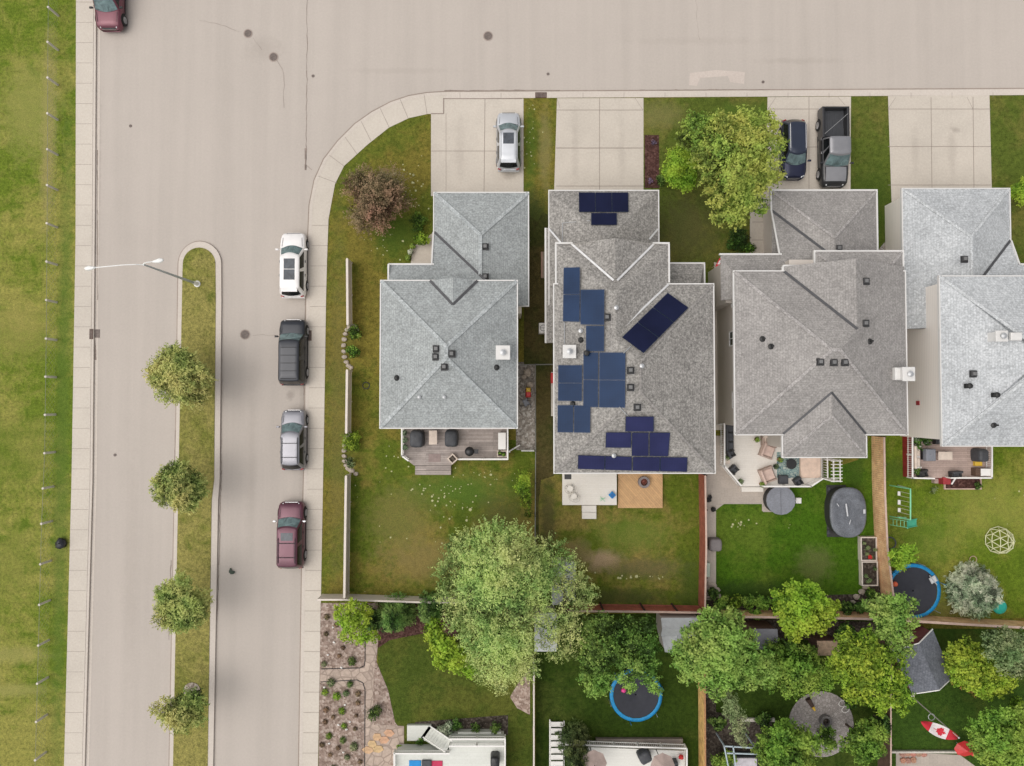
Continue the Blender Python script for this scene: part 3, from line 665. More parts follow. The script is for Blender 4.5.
# ---- house 2: brown-grey roof with solar panels
h2 = thing('house', 'two storey house whose brown grey roof carries the blue solar panels', 'house')
mx0, my0, mx1, my1 = W4(554.6, 284.4, 713, 472.6, Z2)
Fm, P2, hp, cm, zr = hip(mx0, my0, mx1, my1, Z2, PIT, 'y')
roof = roof_part(h2, Fm, m_sh2); caps(roof, hp[:3] + hp[4:], m_cap[2], .16); fascia(roof, cm)
nx0, ny0, nx1, ny1 = W4(557.2, 244, 668, 330, Z2); nx0 = mx0 + .16
zn = Z2 + PIT * (nx1 - nx0) / 2; nxm = (nx0 + nx1) / 2; ov = .04
hwn = (nx1 - nx0) / 2; zr2 = Z2 + PIT * hwn
ap = Vector((nxm, ny1 - hwn, zr2)); d_ = Vector((nxm, my1 - hwn, zr2))
roof_part(roof, [[Vector((nx0, ny1, Z2)), Vector((nx0, my1 - .4, Z2 - .01)), d_, ap], [Vector((nx1, my1 - .02, Z2)), Vector((nx1, ny1, Z2)), ap, d_], [Vector((nx1, ny1, Z2)), Vector((nx0, ny1, Z2)), ap]], m_sh2, .12, 'wing_roof')
q0, q1 = G(571, 244, Z2), G(654, 244, Z2); qa = Vector((q0.x, ny1 + .02, Z2 + .02)); qb = Vector((q1.x, ny1 + .02, Z2 + .02)); qm = (q0.x + q1.x) / 2
hq = (q1.x - q0.x) / 2; zt = Z2 + PIT * hq + .02; qt = Vector((qm, ny1 + .12, zt)); qd = Vector((qm, ny1 - hq, zt + .01)); ql = qr = qd
roof_part(roof, [[qa, qd, qt], [qb, qt, qd]], m_sh2, .1, 'front_gable')
valley(roof, [(qa, ql + Vector((-.12, .12, 0))), (qb, qr + Vector((.12, .12, 0)))], m_valw, .13, .03)
k0 = Vector((nx1, my1, Z2)); valley(roof, [(k0, onplane(617, 333, P2['N']))], m_valw, .13, .05)
mb = MB(); z = Z2 - .06
mb.box(((nx0 + q0.x) / 2, ny1 + .055, z), (q0.x - nx0 + .2, .11, .2)); mb.box(((nx1 + q1.x) / 2, ny1 + .055, z), (nx1 - q1.x + .2, .11, .2))
mb.box((nx0 - .057, (ny1 + my1) / 2, z), (.11, ny1 - my1 - .01, .2)); mb.box((nx1 + .057, (ny1 + my1) / 2 + .06, z), (.11, ny1 - my1 - .13, .2)); mb.build('gutter', m_white, roof)
mb = MB(); mb.sheet([Vector((nx0 + .3, ny1 - .02, Z2)), Vector((nx1 - .3, ny1 - .02, Z2)), Vector((qm, ny1 - .02, zt - .1))]); mb.build('gable_wall', m_wsid, h2)
gx0, gy0, gx1, gy1 = W4(549.5, 191, 658, 262, Z1)
Fg, PG2, hg, cg, zrg = hip(gx0, gy0 - 3, gx1, gy1, Z1, PIT, 'y', 'gh')
gr = roof_part(h2, Fg, m_sh2); caps(gr, hg[2:], m_cap[2], .14)
cgg = [Vector((gx0, my1 + .2, Z1)), None, Vector((gx1, gy1, Z1))]; fascia(gr, [Vector((gx0, gy0 - 3, Z1)), 0, Vector((gx1, gy1, Z1))], 'NEW')
# low strip roof along the west side
sx0, sy0, sx1, sy1 = W4(546.5, 228, 556, 343, Z1 - .1)
roof_part(h2, [[Vector((sx0, sy0, Z1 - .1)), Vector((mx0 + .5, sy0, Z1 + .35)), Vector((mx0 + .5, sy1, Z1 + .35)), Vector((sx0, sy1, Z1 - .1))]], m_sh2)
mb = MB(); mb.box((sx0 - .06, (sy0 + sy1) / 2, Z1 - .16), (.12, sy1 - sy0, .2)); mb.build('gutter', m_white, h2)
valley(gr, [(G(548.5, 229, Z1 + .05), G(560.5, 243, Z1 + .6)), (G(657.5, 229.5, Z1 + .3), G(649, 239.5, Z1 + .9))], m_valw, .12, .15)
mb = MB(); 
for (a, b) in (((562.5, 222.5), (590, 220)), ((562.5, 222.5), (562.5, 240)), ((562.5, 222.5), (558.5, 236))):
    pass
pw = (PIT, 0, Z1 - PIT * gx0)
mb.path([onplane(590, 220.5, PG2['N'], .05), onplane(562.5, 223, pw, .06), onplane(562.5, 242, pw, .06)], .025); mb.build('conduit', m_galv, gr)
mb = MB(); mb.tube(onplane(632, 345.5, P2['N'], .06), onplane(623.5, 353, P2['W'], .3), .035); mb.tube(onplane(619.5, 407, P2['S'], .10), onplane(628.5, 416.5, P2['S'], .06), .035)
mb.tube(onplane(564.5, 322, P2['W'], .05), onplane(564.5, 344, P2['W'], .05), .03); mb.build('conduit', m_galv, roof)
ex0, ey0, ex1, ey1 = W4(669.5, 264, 703.5, 292, Z1)
roof_part(h2, [[Vector((ex0 - .3, my1 - .4, Z1 + .9)), Vector((ex1 - .6, my1 - .4, Z1 + .9)), Vector((ex1, ey1, Z1)), Vector((ex0 - .3, ey1, Z1))], [Vector((ex1 - .6, my1 - .4, Z1 + .9)), Vector((ex1, my1 - .4, Z1)), Vector((ex1, ey1, Z1))]], m_sh2)
mb = MB(); mb.box(((ex0 + ex1) / 2 - .1, ey1 + .055, Z1 - .06), (ex1 - ex0 + .4, .11, .2)); mb.box((ex1 + .057, (ey1 + my1) / 2, Z1 - .06), (.11, ey1 - my1, .2)); mb.build('gutter', m_white, h2)
walls(h2, (mx0, my0, mx1, my1), Z2 - .05, m_wsid); walls(h2, (nx0, my1 - 1, nx1, ny1), Z2 - .08, m_wsid); walls(h2, (gx0, my1, gx1, gy1), Z1 - .05, m_wsid); walls(h2, (ex0 - 1, my1 - 1, ex1, ey1), Z1 - .05, m_wsid, .5)
door(h2, ((gx0 + gx1) / 2, gy1 - .45, 1.1), 4.9, 2.2, 'N', m_white, 'garage_door')
for px_, w in ((580, 1.6), (640, 1.8), (690, 1.2)): window(h2, (G(px_, 473, 4).x, my0 + .45, 4.2), w, 1.2, 'S')
for py_ in (310, 350, 420): window(h2, (mx0 + .45, G(560, py_, 4).y, 4.3), 1.0, 1.1, 'W'); window(h2, (mx1 - .45, G(560, py_ + 8, 4).y, 4.3), .9, 1.1, 'E')
window(h2, (qm, ny1 - .45, 4.3), 2.0, 1.2, 'N'); door(h2, (G(600, 473, 1.5).x, my0 + .45, 1.6), 1.8, 2.1, 'S', m_win, 'patio_door'); door(h2, (ex1 - 1.3, ey1 - .5, 1.1), .95, 2.1, 'N', m_brickred)
# solar arrays: panels laid on the roof planes
def solarmat(name, c):
    m, nt, b = newmat(name); p = pos(nt)
    br = N(nt, 'ShaderNodeTexBrick', offset=0.0); br.inputs['Scale'].default_value = 1; br.inputs['Brick Width'].default_value = .16; br.inputs['Row Height'].default_value = .16; br.inputs['Mortar Size'].default_value = .006
    br.inputs['Color1'].default_value = (*scl(c, .95), 1); br.inputs['Color2'].default_value = (*scl(c, 1.05), 1); br.inputs['Mortar'].default_value = (*scl(c, 1.6), 1); nt.links.new(p, br.inputs['Vector'])
    col = mix(nt, .6, br.outputs['Color'], ramp(nt, noise(nt, p, .5, 3), [(.3, scl(c, .7)), (.7, scl(c, 1.35))]))
    nt.links.new(col, b.inputs['Base Color']); b.inputs['Roughness'].default_value = .3; b.inputs['Specular IOR Level'].default_value = .12
    return m
m_solW = solarmat('solar_cells_blue', (.013, .032, .080)); m_solN = solarmat('solar_cells_navy', (.010, .013, .040)); m_solS = solarmat('solar_cells_violet', (.024, .027, .080))
m_solf = plain('solar_frame', (.02, .035, .075), .35, .5)
def array(parent, quad, pl, nu, nv, mat, lift=.14):
    P = [onplane(x, y, pl, lift) for x, y in quad]
    def at(u, v): return P[0] * (1 - u) * (1 - v) + P[1] * u * (1 - v) + P[2] * u * v + P[3] * (1 - u) * v
    for i in range(nu):
        for j in range(nv):
            gu = .012 / max(.5, (P[1] - P[0]).length / nu) / nu * 1.0; gv = .012 / max(.5, (P[3] - P[0]).length / nv) / nv
            u0, u1, v0, v1 = i / nu + gu, (i + 1) / nu - gu, j / nv + gv, (j + 1) / nv - gv
            t = [at(u0, v0), at(u1, v0), at(u1, v1), at(u0, v1)]; dn = Vector((0, 0, -.04))
            mb = MB(); mb.add(t + [p + dn for p in t], [(0, 1, 2, 3), (7, 6, 5, 4), (0, 4, 5, 1), (1, 5, 6, 2), (2, 6, 7, 3), (3, 7, 4, 0)])
            fr = mb.build('solar_panel', m_solf, parent)
            c = sum(t, Vector()) / 4; k = [c + (p - c) * .965 + Vector((0, 0, .006)) for p in t]
            MB().sheet(k).build('cells', mat, fr)
array(h2, [(578.7, 192.3), (628.3, 192.3), (628.7, 212), (579, 212)], PG2['N'], 3, 1, m_solN)
array(h2, [(591, 212.8), (617, 212.8), (617, 225), (591, 225)], PG2['N'], 1, 1, m_solN)
PWm = P2['W']
array(h2, [(563.5, 267.3), (580, 267), (579.7, 322), (562.7, 321.5)], PWm, 1, 2, m_solW, .2)
array(h2, [(580.4, 289.5), (604.6, 289.2), (604.3, 325), (580.2, 324.6)], PWm, 1, 1, m_solW, .2)
array(h2, [(585.8, 325.6), (604.4, 325.6), (604.2, 351.5), (585.8, 351.5)], PWm, 1, 1, m_solW, .2)
array(h2, [(583.3, 352.3), (598.5, 352.3), (598.2, 407.5), (583, 407)], PWm, 1, 2, m_solW)
array(h2, [(599.2, 352.3), (625.7, 352.3), (625.3, 408), (598.9, 407.6)], PWm, 1, 2, m_solW)
array(h2, [(558, 365), (582.4, 365), (582, 401.3), (557.8, 401)], PWm, 1, 2, m_solW)
array(h2, [(557.5, 405), (573.5, 405), (573.3, 432.7), (557.3, 432.5)], PWm, 1, 1, m_solW)
array(h2, [(574, 405), (590.6, 405.8), (590.3, 433), (573.8, 432.7)], PWm, 1, 1, m_solW)
PSm = P2['S']
array(h2, [(625.5, 416.3), (654, 416.3), (654, 431.7), (625, 431.7)], PSm, 1, 1, m_solS, .2)
array(h2, [(605.8, 432.2), (631.5, 432.2), (631.3, 448), (605.3, 447.8)], PSm, 1, 1, m_solS)
array(h2, [(632, 432.4), (648.8, 432.4), (648.8, 456.3), (631.5, 456)], PSm, 1, 1, m_solS)
array(h2, [(649.4, 432.4), (670.4, 432.4), (668.4, 456.5), (649.3, 456.3)], PSm, 1, 1, m_solS)
array(h2, [(578, 455), (632, 456.6), (632, 470.8), (577.5, 469)], PSm, 2, 1, m_solS)
array(h2, [(632.6, 456.8), (687.8, 457.3), (687.2, 472), (632.6, 470.9)], PSm, 2, 1, m_solS)
array(h2, [(667.7, 292.5), (688.8, 307.6), (643.6, 353.3), (621.8, 337.2)], P2['N'], 1, 3, m_solN, .25)
for x, y in ((607, 317.5), (630.5, 370.5), (630.5, 387.5), (637.3, 407.5)): vent(roof, x, y, P2['E'] if x > 620 else P2['W'])
turbine(roof, 586, 353.5, P2['W']); pipe(roof, 581, 340, P2['W']); pipe(roof, 573, 404, P2['W'], .25)
for x, y in ((580.5, 331), (641.5, 366), (616, 308), (613.5, 455.5)):
    p = onplane(x, y, P2['W'] if x < 618 else P2['E']) if y < 450 else onplane(x, y, PSm)
    MB().lathe(p, [(.11, 0), (.1, .2), (.15, .22), (.02, .27)], 8).build('flue_cap', m_galv, roof)
chimney(roof, 569.5, 351.5, 7.0, .85, .85, .6, .5)

# ---- house 3: warm grey roof
h3 = thing('house', 'two storey house with warm grey hipped roof behind the parked black pickup', 'house')
mx0, my0, mx1, my1 = W4(735.5, 271.5, 904.6, 434.2, Z2)
Fm, P3, hp, cm, zr = hip(mx0, my0, mx1, my1, Z2, PIT, 'x')
roof = roof_part(h3, Fm, m_sh3); caps(roof, hp[:3] + hp[4:], m_cap[3], .2); fascia(roof, cm)
nx0, ny0, nx1, ny1 = W4(784, 266.5, 906, 300, Z2); nx1 = mx1 - .02
zn = Z2 + PIT * (nx1 - nx0) / 2; nm = (nx0 + nx1) / 2
v = lambda x, y, z: Vector((x, y, z))
ry = my1 - (zn - Z2) / PIT
roof_part(roof, [[v(nx0, ny1, Z2 + .01), v(nx0, my1 - .02, Z2 + .01), v(nm, ry, zn), v(nm, ny1 + .2, zn)], [v(nx1 + .02, my1 + .02, Z2 - .01), v(nx1, ny1, Z2 - .01), v(nm, ny1 + .2, zn), v(nm, ry, zn)]], m_sh3, .12, 'wing_roof')
valley(roof, [(v(nx0, my1, Z2 + .03), v(nm, ry, zn))], m_valley, .17, .03)
bx0, by0, bx1, by1 = W4(815.5, 252, 907, 300, Z2 - .3); bx1 = nx1 + .02
Fb, PB, hb, cb, _ = hip(bx0, ny1 - 3.4, bx1, by1, Z2 - .25, PIT, 'y', 'gh')
roof_part(roof, Fb[:2] + Fb[3:], m_sh3, .1, 'lower_wing_roof'); caps(roof, hb[:2], m_cap[3], .16)
mb = MB(); z = Z2 - .06
mb.box(((nx0 + bx0) / 2, ny1 + .055, z), (bx0 - nx0 + .1, .11, .2)); mb.box((nx0 - .057, (ny1 + my1) / 2, z), (.11, ny1 - my1, .2)); mb.box(((bx0 + bx1) / 2, by1 + .055, z - .25), (bx1 - bx0 + .2, .11, .2))
mb.box((bx0 - .057, (ny1 + by1) / 2, z - .25), (.11, by1 - ny1, .2)); mb.box((bx1 + .057, (my1 + by1) / 2, z - .25), (.11, by1 - my1 - .01, .2)); mb.build('gutter', m_white, roof)
sx0, sy0, sx1, sy1 = W4(783, 400, 865.2, 456.8, Z2)
Fs, PS3, hsx, cs, zs = hip(sx0, sy0, sx1, my0 + .2, Z2, PIT, 'y', 'hg')
sm = (sx0 + sx1) / 2; hw = (sx1 - sx0) / 2
sa = v(sm, sy0 + hw, zs); sb = v(sm, my0 + hw, zs); w0, w1 = v(sx0, my0 + .02, Z2 + .01), v(sx1, my0 + .02, Z2 + .01); c0, c1 = v(sx0, sy0, Z2), v(sx1, sy0, Z2)
if sa.y > sb.y: sb = v(sm, sa.y + .05, zs)
roof_part(roof, [[c0, sa, sb, w0], [c1, w1, sb, sa], [c0, c1, sa]], m_sh3, .1, 'wing_roof')
valley(roof, [(w0, sb), (w1, sb)], m_valley, .14, .03); caps(roof, [(c0, sa), (c1, sa)], m_cap[3], .16)
fascia(roof, [v(sx0, sy0, Z2), 0, v(sx1, my0 - .1, Z2)], 'SEW')
gx0, gy0, gx1, gy1 = W4(772.5, 191, 875.8, 262, Z1)
Fg, PG3, hg, cg, _ = hip(gx0, gy0 - 3, gx1, gy1, Z1, PIT, 'y', 'gh')
gr = roof_part(h3, Fg, m_sh3); caps(gr, hg[:2], m_cap[3], .18); mb = MB()
yv = G(773, 211, Z1).y
mb.box(((gx0 + gx1) / 2, gy1 + .055, Z1 - .06), (gx1 - gx0 + .22, .11, .2)); mb.box((gx1 + .057, (gy1 + my1) / 2, Z1 - .06), (.11, gy1 - my1 - .01, .2)); mb.box((gx0 - .057, (gy1 + yv) / 2, Z1 - .06), (.11, gy1 - yv, .2))
pl3 = (0, -PIT, Z1 + PIT * yv); z3 = lambda y: pl3[1] * y + pl3[2]
yw = onplane(740, 255, pl3).y; xw = onplane(722, 262, pl3).x
roof_part(h3, [[v(gx0, yv, Z1 + .01), v(gx0, yw, z3(yw) + .01), v(xw, yw, z3(yw) + .01), v(xw + .9, my1 - .5, z3(my1 - .5) + .01), v(gx0 + (z3(my1 - .5) - Z1) / PIT, my1 - .5, z3(my1 - .5) + .01)]], m_sh3, .14)
valley(gr, [(v(gx0, yv, Z1 + .01), v(gx0 + (z3(ny1) - Z1) / PIT, ny1, z3(ny1) + .01))], m_valley, .17, .03)
strip3(mb, (gx0 - .06, yv, Z1), (gx0 - .06, yw, z3(yw)), .11, .08); mb.box(((xw + gx0) / 2, yw + .055, z3(yw) - .06), (gx0 - xw + .2, .11, .2)); mb.build('gutter', m_white, gr)
lx0, ly0, lx1, ly1 = W4(722.5, 258, 736, 300, z3(yw))
roof_part(h3, [[v(xw, yw, z3(yw)), v(xw, ly0, z3(yw)), v(mx0 + .5, ly0, z3(yw) + .6), v(mx0 + .5, my1, z3(yw) + .6), v(xw + .9, my1, z3(my1))]], m_sh3, .14)
walls(h3, (mx0, my0, mx1, my1), Z2 - .05, m_tan, .5); walls(h3, (nx0, my1 - 1, nx1, by1), Z2 - .35, m_tan, .5); walls(h3, (sx0, sy0, sx1, my0 + 1), Z2 - .05, m_tan, .5); walls(h3, (gx0, my1, gx1, gy1), Z1 - .05, m_tan)
walls(h3, (xw, my1 - 2.2, gx0 + 1, yw), z3(yw) - .15, m_tan, .35)
door(h3, ((gx0 + gx1) / 2, gy1 - .45, 1.1), 4.9, 2.2, 'N', m_white, 'garage_door'); door(h3, (gx0 - 1.2, yw - .35, 1.1), .95, 2.1, 'N', m_brickred)
window(h3, (mx0 + .5, G(725, 338, 4).y, 3.6), .9, .9, 'W'); window(h3, (mx0 + .5, G(725, 300, 4).y, 4.3), .8, 1.2, 'W'); window(h3, (mx0 + .5, G(725, 400, 4).y, 4.3), 1.0, 1.2, 'W')
window(h3, (mx1 - .5, G(800, 330, 4).y, 4.3), 1.0, 1.2, 'E'); window(h3, (sm, sy0 + .5, 4.2), 2.4, 1.3, 'S'); window(h3, (G(758, 300, 4).x, my0 + .5, 4.2), 1.6, 1.2, 'S'); window(h3, (G(888, 300, 4).x, my0 + .5, 4.2), 1.2, 1.2, 'S'); window(h3, (G(860, 300, 4).x, by1 - .5, 4.1), 2.0, 1.2, 'N')
door(h3, (G(762, 430, 1.5).x, my0 + .5, 1.7), 1.8, 2.1, 'S', m_win, 'patio_door')
for x, y, k in ((820, 362, 'S'), (833.5, 362.5, 'S'), (844.5, 362.5, 'S')): vent(roof, x, y, P3[k])
PEn = (-PIT, 0, Z2 + PIT * nx1); vent(roof, 865.5, 281.5, PEn); vent(roof, 865, 323.5, PEn); vent(gr, 838.5, 248.5, PG3['E']); pipe(roof, 869.5, 341.5, PEn)
pipe(roof, 762.5, 339, P3['W']); pipe(roof, 771, 346.5, P3['W'])
chimney(roof, 909, 374, 7.0, .8, .9, .8, 5.5); p = onplane(899, 374, P3['E']); MB().cbox(p + v(0, 0, .35), (1.1, .8, .5), .05).build('chimney', m_white, roof)

# ---- house 4: pale grey roof, at the right edge
h4 = thing('house', 'two storey house with pale grey shingle roof and beige west wall at right edge', 'house')
mx0, my0, mx1, my1 = W4(942.5, 276.5, 1100, 445.5, Z2)
Fm, P4, hp, cm, _ = hip(mx0, my0, mx1, my1, Z2, PIT, 'x')
roof = roof_part(h4, Fm, m_sh4); caps(roof, hp, m_cap[4], .2); fascia(roof, cm, w=.07)
gx0, gy0, gx1, gy1 = W4(904, 189, 1009, 300, Z1)
Fg, PG4, hg, cg, _ = hip(gx0, gy0 - 2, gx1, gy1, Z1, PIT, 'y', 'gh')
gr = roof_part(h4, Fg, m_sh4); caps(gr, hg, m_cap[4], .18); mb = MB(); yv = G(1010, 240.5, Z1).y
mb.box(((gx0 + gx1) / 2, gy1 + .035, Z1 - .06), (gx1 - gx0 + .14, .07, .2)); mb.box((gx0 - .037, (gy1 + gy0) / 2, Z1 - .06), (.07, gy1 - gy0 - .01, .2)); mb.box((gx1 + .037, (gy1 + yv) / 2, Z1 - .06), (.07, gy1 - yv, .2))
pl4 = (0, -PIT, Z1 + PIT * yv); z4 = lambda y: pl4[1] * y + pl4[2]; yw = onplane(1030, 265, pl4).y; xe = gx1 + 3.5
roof_part(h4, [[v(gx1, yv, Z1 + .01), v(gx1 - (z4(my1 - .3) - Z1) / PIT, my1 - .3, z4(my1 - .3) + .01), v(xe, my1 - .3, z4(my1 - .3) + .01), v(xe, yw, z4(yw) + .01), v(gx1, yw, z4(yw) + .01)]], m_sh4, .14)
valley(gr, [(v(gx1, yv, Z1 + .01), v(gx1 - (z4(my1) - Z1) / PIT, my1, z4(my1) + .01))], m_valley, .17, .03)
strip3(mb, (gx1 + .05, yv, Z1), (gx1 + .05, yw, z4(yw)), .1, .08); mb.box(((xe + gx1) / 2, yw + .055, z4(yw) - .06), (xe - gx1, .11, .2)); mb.build('gutter', m_white, gr)
walls(h4, (mx0, my0, mx1, my1), Z2 - .05, m_beige, .35); walls(h4, (gx0, gy0 - .2, gx1, gy1), Z1 - .05, m_beige, .35); walls(h4, (gx1 - 1, my1 - 1, xe, yw), z4(yw) - .2, m_beige, .4)
door(h4, ((gx0 + gx1) / 2, gy1 - .35, 1.1), 4.9, 2.2, 'N', m_white, 'garage_door'); door(h4, (gx1 + 1.5, yw - .4, 1.1), .95, 2.1, 'N', m_brickred)
mb = MB(); mb.box((mx0 + .33, G(922, 403, 2).y, 2.4), (.08, .3, .35)); mb.build('meter_box', m_brickred, h4)
window(h4, (mx0 + 3, my0 + .35, 4.2), 1.6, 1.2, 'S'); window(h4, (mx0 + 7, my0 + .35, 4.2), 1.6, 1.2, 'S'); door(h4, (mx0 + 2.2, my0 + .35, 1.7), 1.8, 2.1, 'S', m_win, 'patio_door')
for x, y in ((973, 374),): vent(roof, x, y, P4['W'])
vent(gr, 964, 259.5, PG4['E']); turbine(roof, 966, 386, P4['W']); turbine(roof, 993, 395, P4['W']); pipe(roof, 993.5, 425, P4['S'])
chimney(roof, 1002, 336, 7.6, .75, .7, .6, .4); p = onplane(1012, 337, P4['W']); MB().cbox(p + v(0, 0, .3), (.7, .5, .3), .05).build('chimney', m_white, roof)
# ------------------------------------------------------------------ vehicles (local frame: +y front)
m_tyre = plain('tyre', (.025, .025, .026), .85); m_rim = plain('rim', (.45, .45, .46), .35, .7); m_arch = plain('arch_liner', (.012, .012, .012), .9)
m_lamp = plain('headlight', (.75, .77, .78), .15, coat=1, var=.05); m_tail = plain('taillight', (.35, .015, .015), .2, coat=1); m_plastic = plain('black_plastic', (.03, .03, .032), .6)
m_glassF = glassmat('windscreen', (.13, .19, .195)); m_glassD = glassmat('dark_glass', (.010, .012, .013)); m_sunroof = glassmat('sunroof_glass', (.055, .065, .08)); m_chrome = plain('chrome', (.62, .62, .64), .18, .9, var=.03)
def rrect(hx, y0, y1, r, n=5, curve=0.0, curver=0.0):
    """rounded rectangle ring (ccw), returns points and a tag per edge segment: F R(ear) L E(ast) c"""
    cs = [(hx - r, y1 - r, 0, 'FE'), (-hx + r, y1 - r, 90, 'FW'), (-hx + r, y0 + r, 180, 'RW'), (hx - r, y0 + r, 270, 'RE')]
    pts, tags = [], []
    names = ['F', 'W', 'R', 'E']
    for k, (cx, cy, a0, _) in enumerate(cs):
        for i in range(n + 1):
            a = math.radians(a0 + 90 * i / n); pts.append([cx + r * math.cos(a), cy + r * math.sin(a)]); tags.append('c' if i < n else names[k])
        nx_, ny_ = cs[(k + 1) % 4][:2]; a = math.radians(a0 + 90)
        p0 = pts[-1]; p1 = [nx_ + r * math.cos(a), ny_ + r * math.sin(a)]
        m = 10
        for i in range(1, m):
            t = i / m; x = p0[0] + (p1[0] - p0[0]) * t; y = p0[1] + (p1[1] - p0[1]) * t; q = 4 * t * (1 - t)
            if names[k] == 'F': y += curve * q
            if names[k] == 'R': y -= curver * q
            pts.append([x, y]); tags.append(names[k])
    return pts, tags
def body_loft(L_, W, st, zb=.28):
    """st: list of (t, width factor, z top, crown)"""
    mb = MB(); rings = []
    for (t, wf, zt, cr) in st:
        y = -L_ / 2 + L_ * t; w = W / 2 * wf
        sec = [(-w * .86, zb), (-w * .98, zb + .12), (-w, zb + (zt - zb) * .5), (-w * .985, zt - .14), (-w * .93, zt - .04), (-w * .80, zt + cr * .3), (-w * .4, zt + cr * .9), (0, zt + cr)]
        sec = sec + [(-x, z) for x, z in sec[-2::-1]]
        rings.append([(x, y, z) for x, z in sec])
    n = len(rings[0]); vs = [p for r in rings for p in r]; fs = []
    for a in range(len(rings) - 1):
        for b in range(n - 1): fs.append((a * n + b, a * n + b + 1, (a + 1) * n + b + 1, (a + 1) * n + b))
        fs.append((a * n + n - 1, a * n, (a + 1) * n, (a + 1) * n + n - 1))
    fs.append(tuple(range(n))); fs.append(tuple(range((len(rings) - 1) * n, len(rings) * n))[::-1])
    return mb.add(vs, fs)
def cabin(base, top, zb, zt, roofmat, glassF, glassS, parent, pillar='b', curve=(.16, .08), rear_glass=True, roofname='roof'):
    """base/top: (halfwidth, y0, y1, radius)"""
    p0, tg = rrect(*base, curve=curve[0], curver=curve[1]); p1, _ = rrect(*top, curve=curve[0] * .7, curver=curve[1] * .6)
    n = len(p0); R = []
    def ring(f, z): return [Vector((a[0] + (b[0] - a[0]) * f, a[1] + (b[1] - a[1]) * f, z)) for a, b in zip(p0, p1)]
    R0 = ring(-.03, zb - .06); R1 = ring(.04, zb); R2 = ring(.93, zt - .10); R3 = ring(1.0, zt - .05)
    c = Vector((0, (top[1] + top[2]) / 2, 0))
    ins = lambda r, k, z: [Vector((p.x * k, c.y + (p.y - c.y) * (k + .03), z)) for p in r]
    R4 = ins(R3, .93, zt - .012); R5 = ins(R3, .6, zt); mb = MB()
    vs = R0 + R1 + R2 + R3 + R4 + R5; fs = []
    for l in range(5):
        for i in range(n): fs.append((l * n + i, l * n + (i + 1) % n, (l + 1) * n + (i + 1) % n, (l + 1) * n + i))
    fs.append(tuple(range(5 * n, 6 * n))); mb.add(vs, fs); o = mb.build(roofname, roofmat, parent, True)
    # glass: faces lifted a few mm
    def glass(name, idx, mat, lift=.012, k0=.06, k1=.97):
        m2 = MB()
        for i in idx:
            j = (i + 1) % n
            a, b, d, e = R1[i], R1[j], R2[j], R2[i]
            q = [a + (e - a) * k0, b + (d - b) * k0, b + (d - b) * k1, a + (e - a) * k1]
            nr = (b - a).cross(e - a).normalized(); m2.sheet([p + nr * lift for p in q])
        return m2.build(name, mat, parent, True) if m2.f else None
    F_ = [i for i in range(n) if tg[i] == 'F']; Rr = [i for i in range(n) if tg[i] == 'R']; Wi = [i for i in range(n) if tg[i] == 'W']; Ei = [i for i in range(n) if tg[i] == 'E']
    cf = [i for i in range(n) if tg[i] == 'c']
    glass('windscreen', [F_[0] - 1, F_[0] - 2] + F_ + [(F_[-1] + 1) % n, (F_[-1] + 2) % n], glassF)
    if rear_glass: glass('rear_window', [Rr[0] - 1] + Rr + [(Rr[-1] + 1) % n], m_glassD)
    for S in (Wi, Ei):
        S2 = S if S is Wi else S
        k = len(S2)
        if pillar == 'b':
            seg = [S2[:4], S2[5:8], S2[8:]] if S is Wi else [S2[:2], S2[2:5], S2[6:]]
        else: seg = [S2[:5], S2[6:]]
        for q in seg:
            if q: glass('side_window', q, glassS)
    return o
def wheels(parent, W, ys, r=.34, w=.23):
    base = None
    for y in ys:
        for s in (-1, 1):
            x = s * (W / 2 - w / 2 + .015)
            def cyl(mb, x0, x1, ra, n=18): mb.tube((x0, y, r), (x1, y, r), ra, n=n)
            mb = MB(); cyl(mb, x - s * w / 2, x + s * (w / 2 - .02), r); cyl(mb, x + s * (w / 2 - .02), x + s * w / 2, r - .03)
            t = mb.build('wheel', m_tyre, parent)
            mb = MB(); cyl(mb, x + s * w / 2, x + s * (w / 2 + .015), r * .62); 
            for k in range(5):
                a = 2 * math.pi * k / 5; mb.tube((x + s * (w / 2 + .02), y, r), (x + s * (w / 2 + .02), y + math.cos(a) * r * .6, r + math.sin(a) * r * .6), .03, n=4)
            mb.build('rim', m_rim, t)
            mb = MB(); n = 14; cx = s * (W / 2 - .03)
            pts = [(y + (r + .07) * math.cos(math.pi * k / n), r + (r + .07) * math.sin(math.pi * k / n)) for k in range(n + 1)]
            vs = [(cx - s * .12, a, b) for a, b in pts] + [(cx + s * .032, a, b) for a, b in pts]
            mb.add(vs, [(k, k + 1, n + 1 + k + 1, n + 1 + k) for k in range(n)] + [tuple(range(n + 1, 2 * n + 2))]); mb.build('wheel_arch', m_arch, parent)
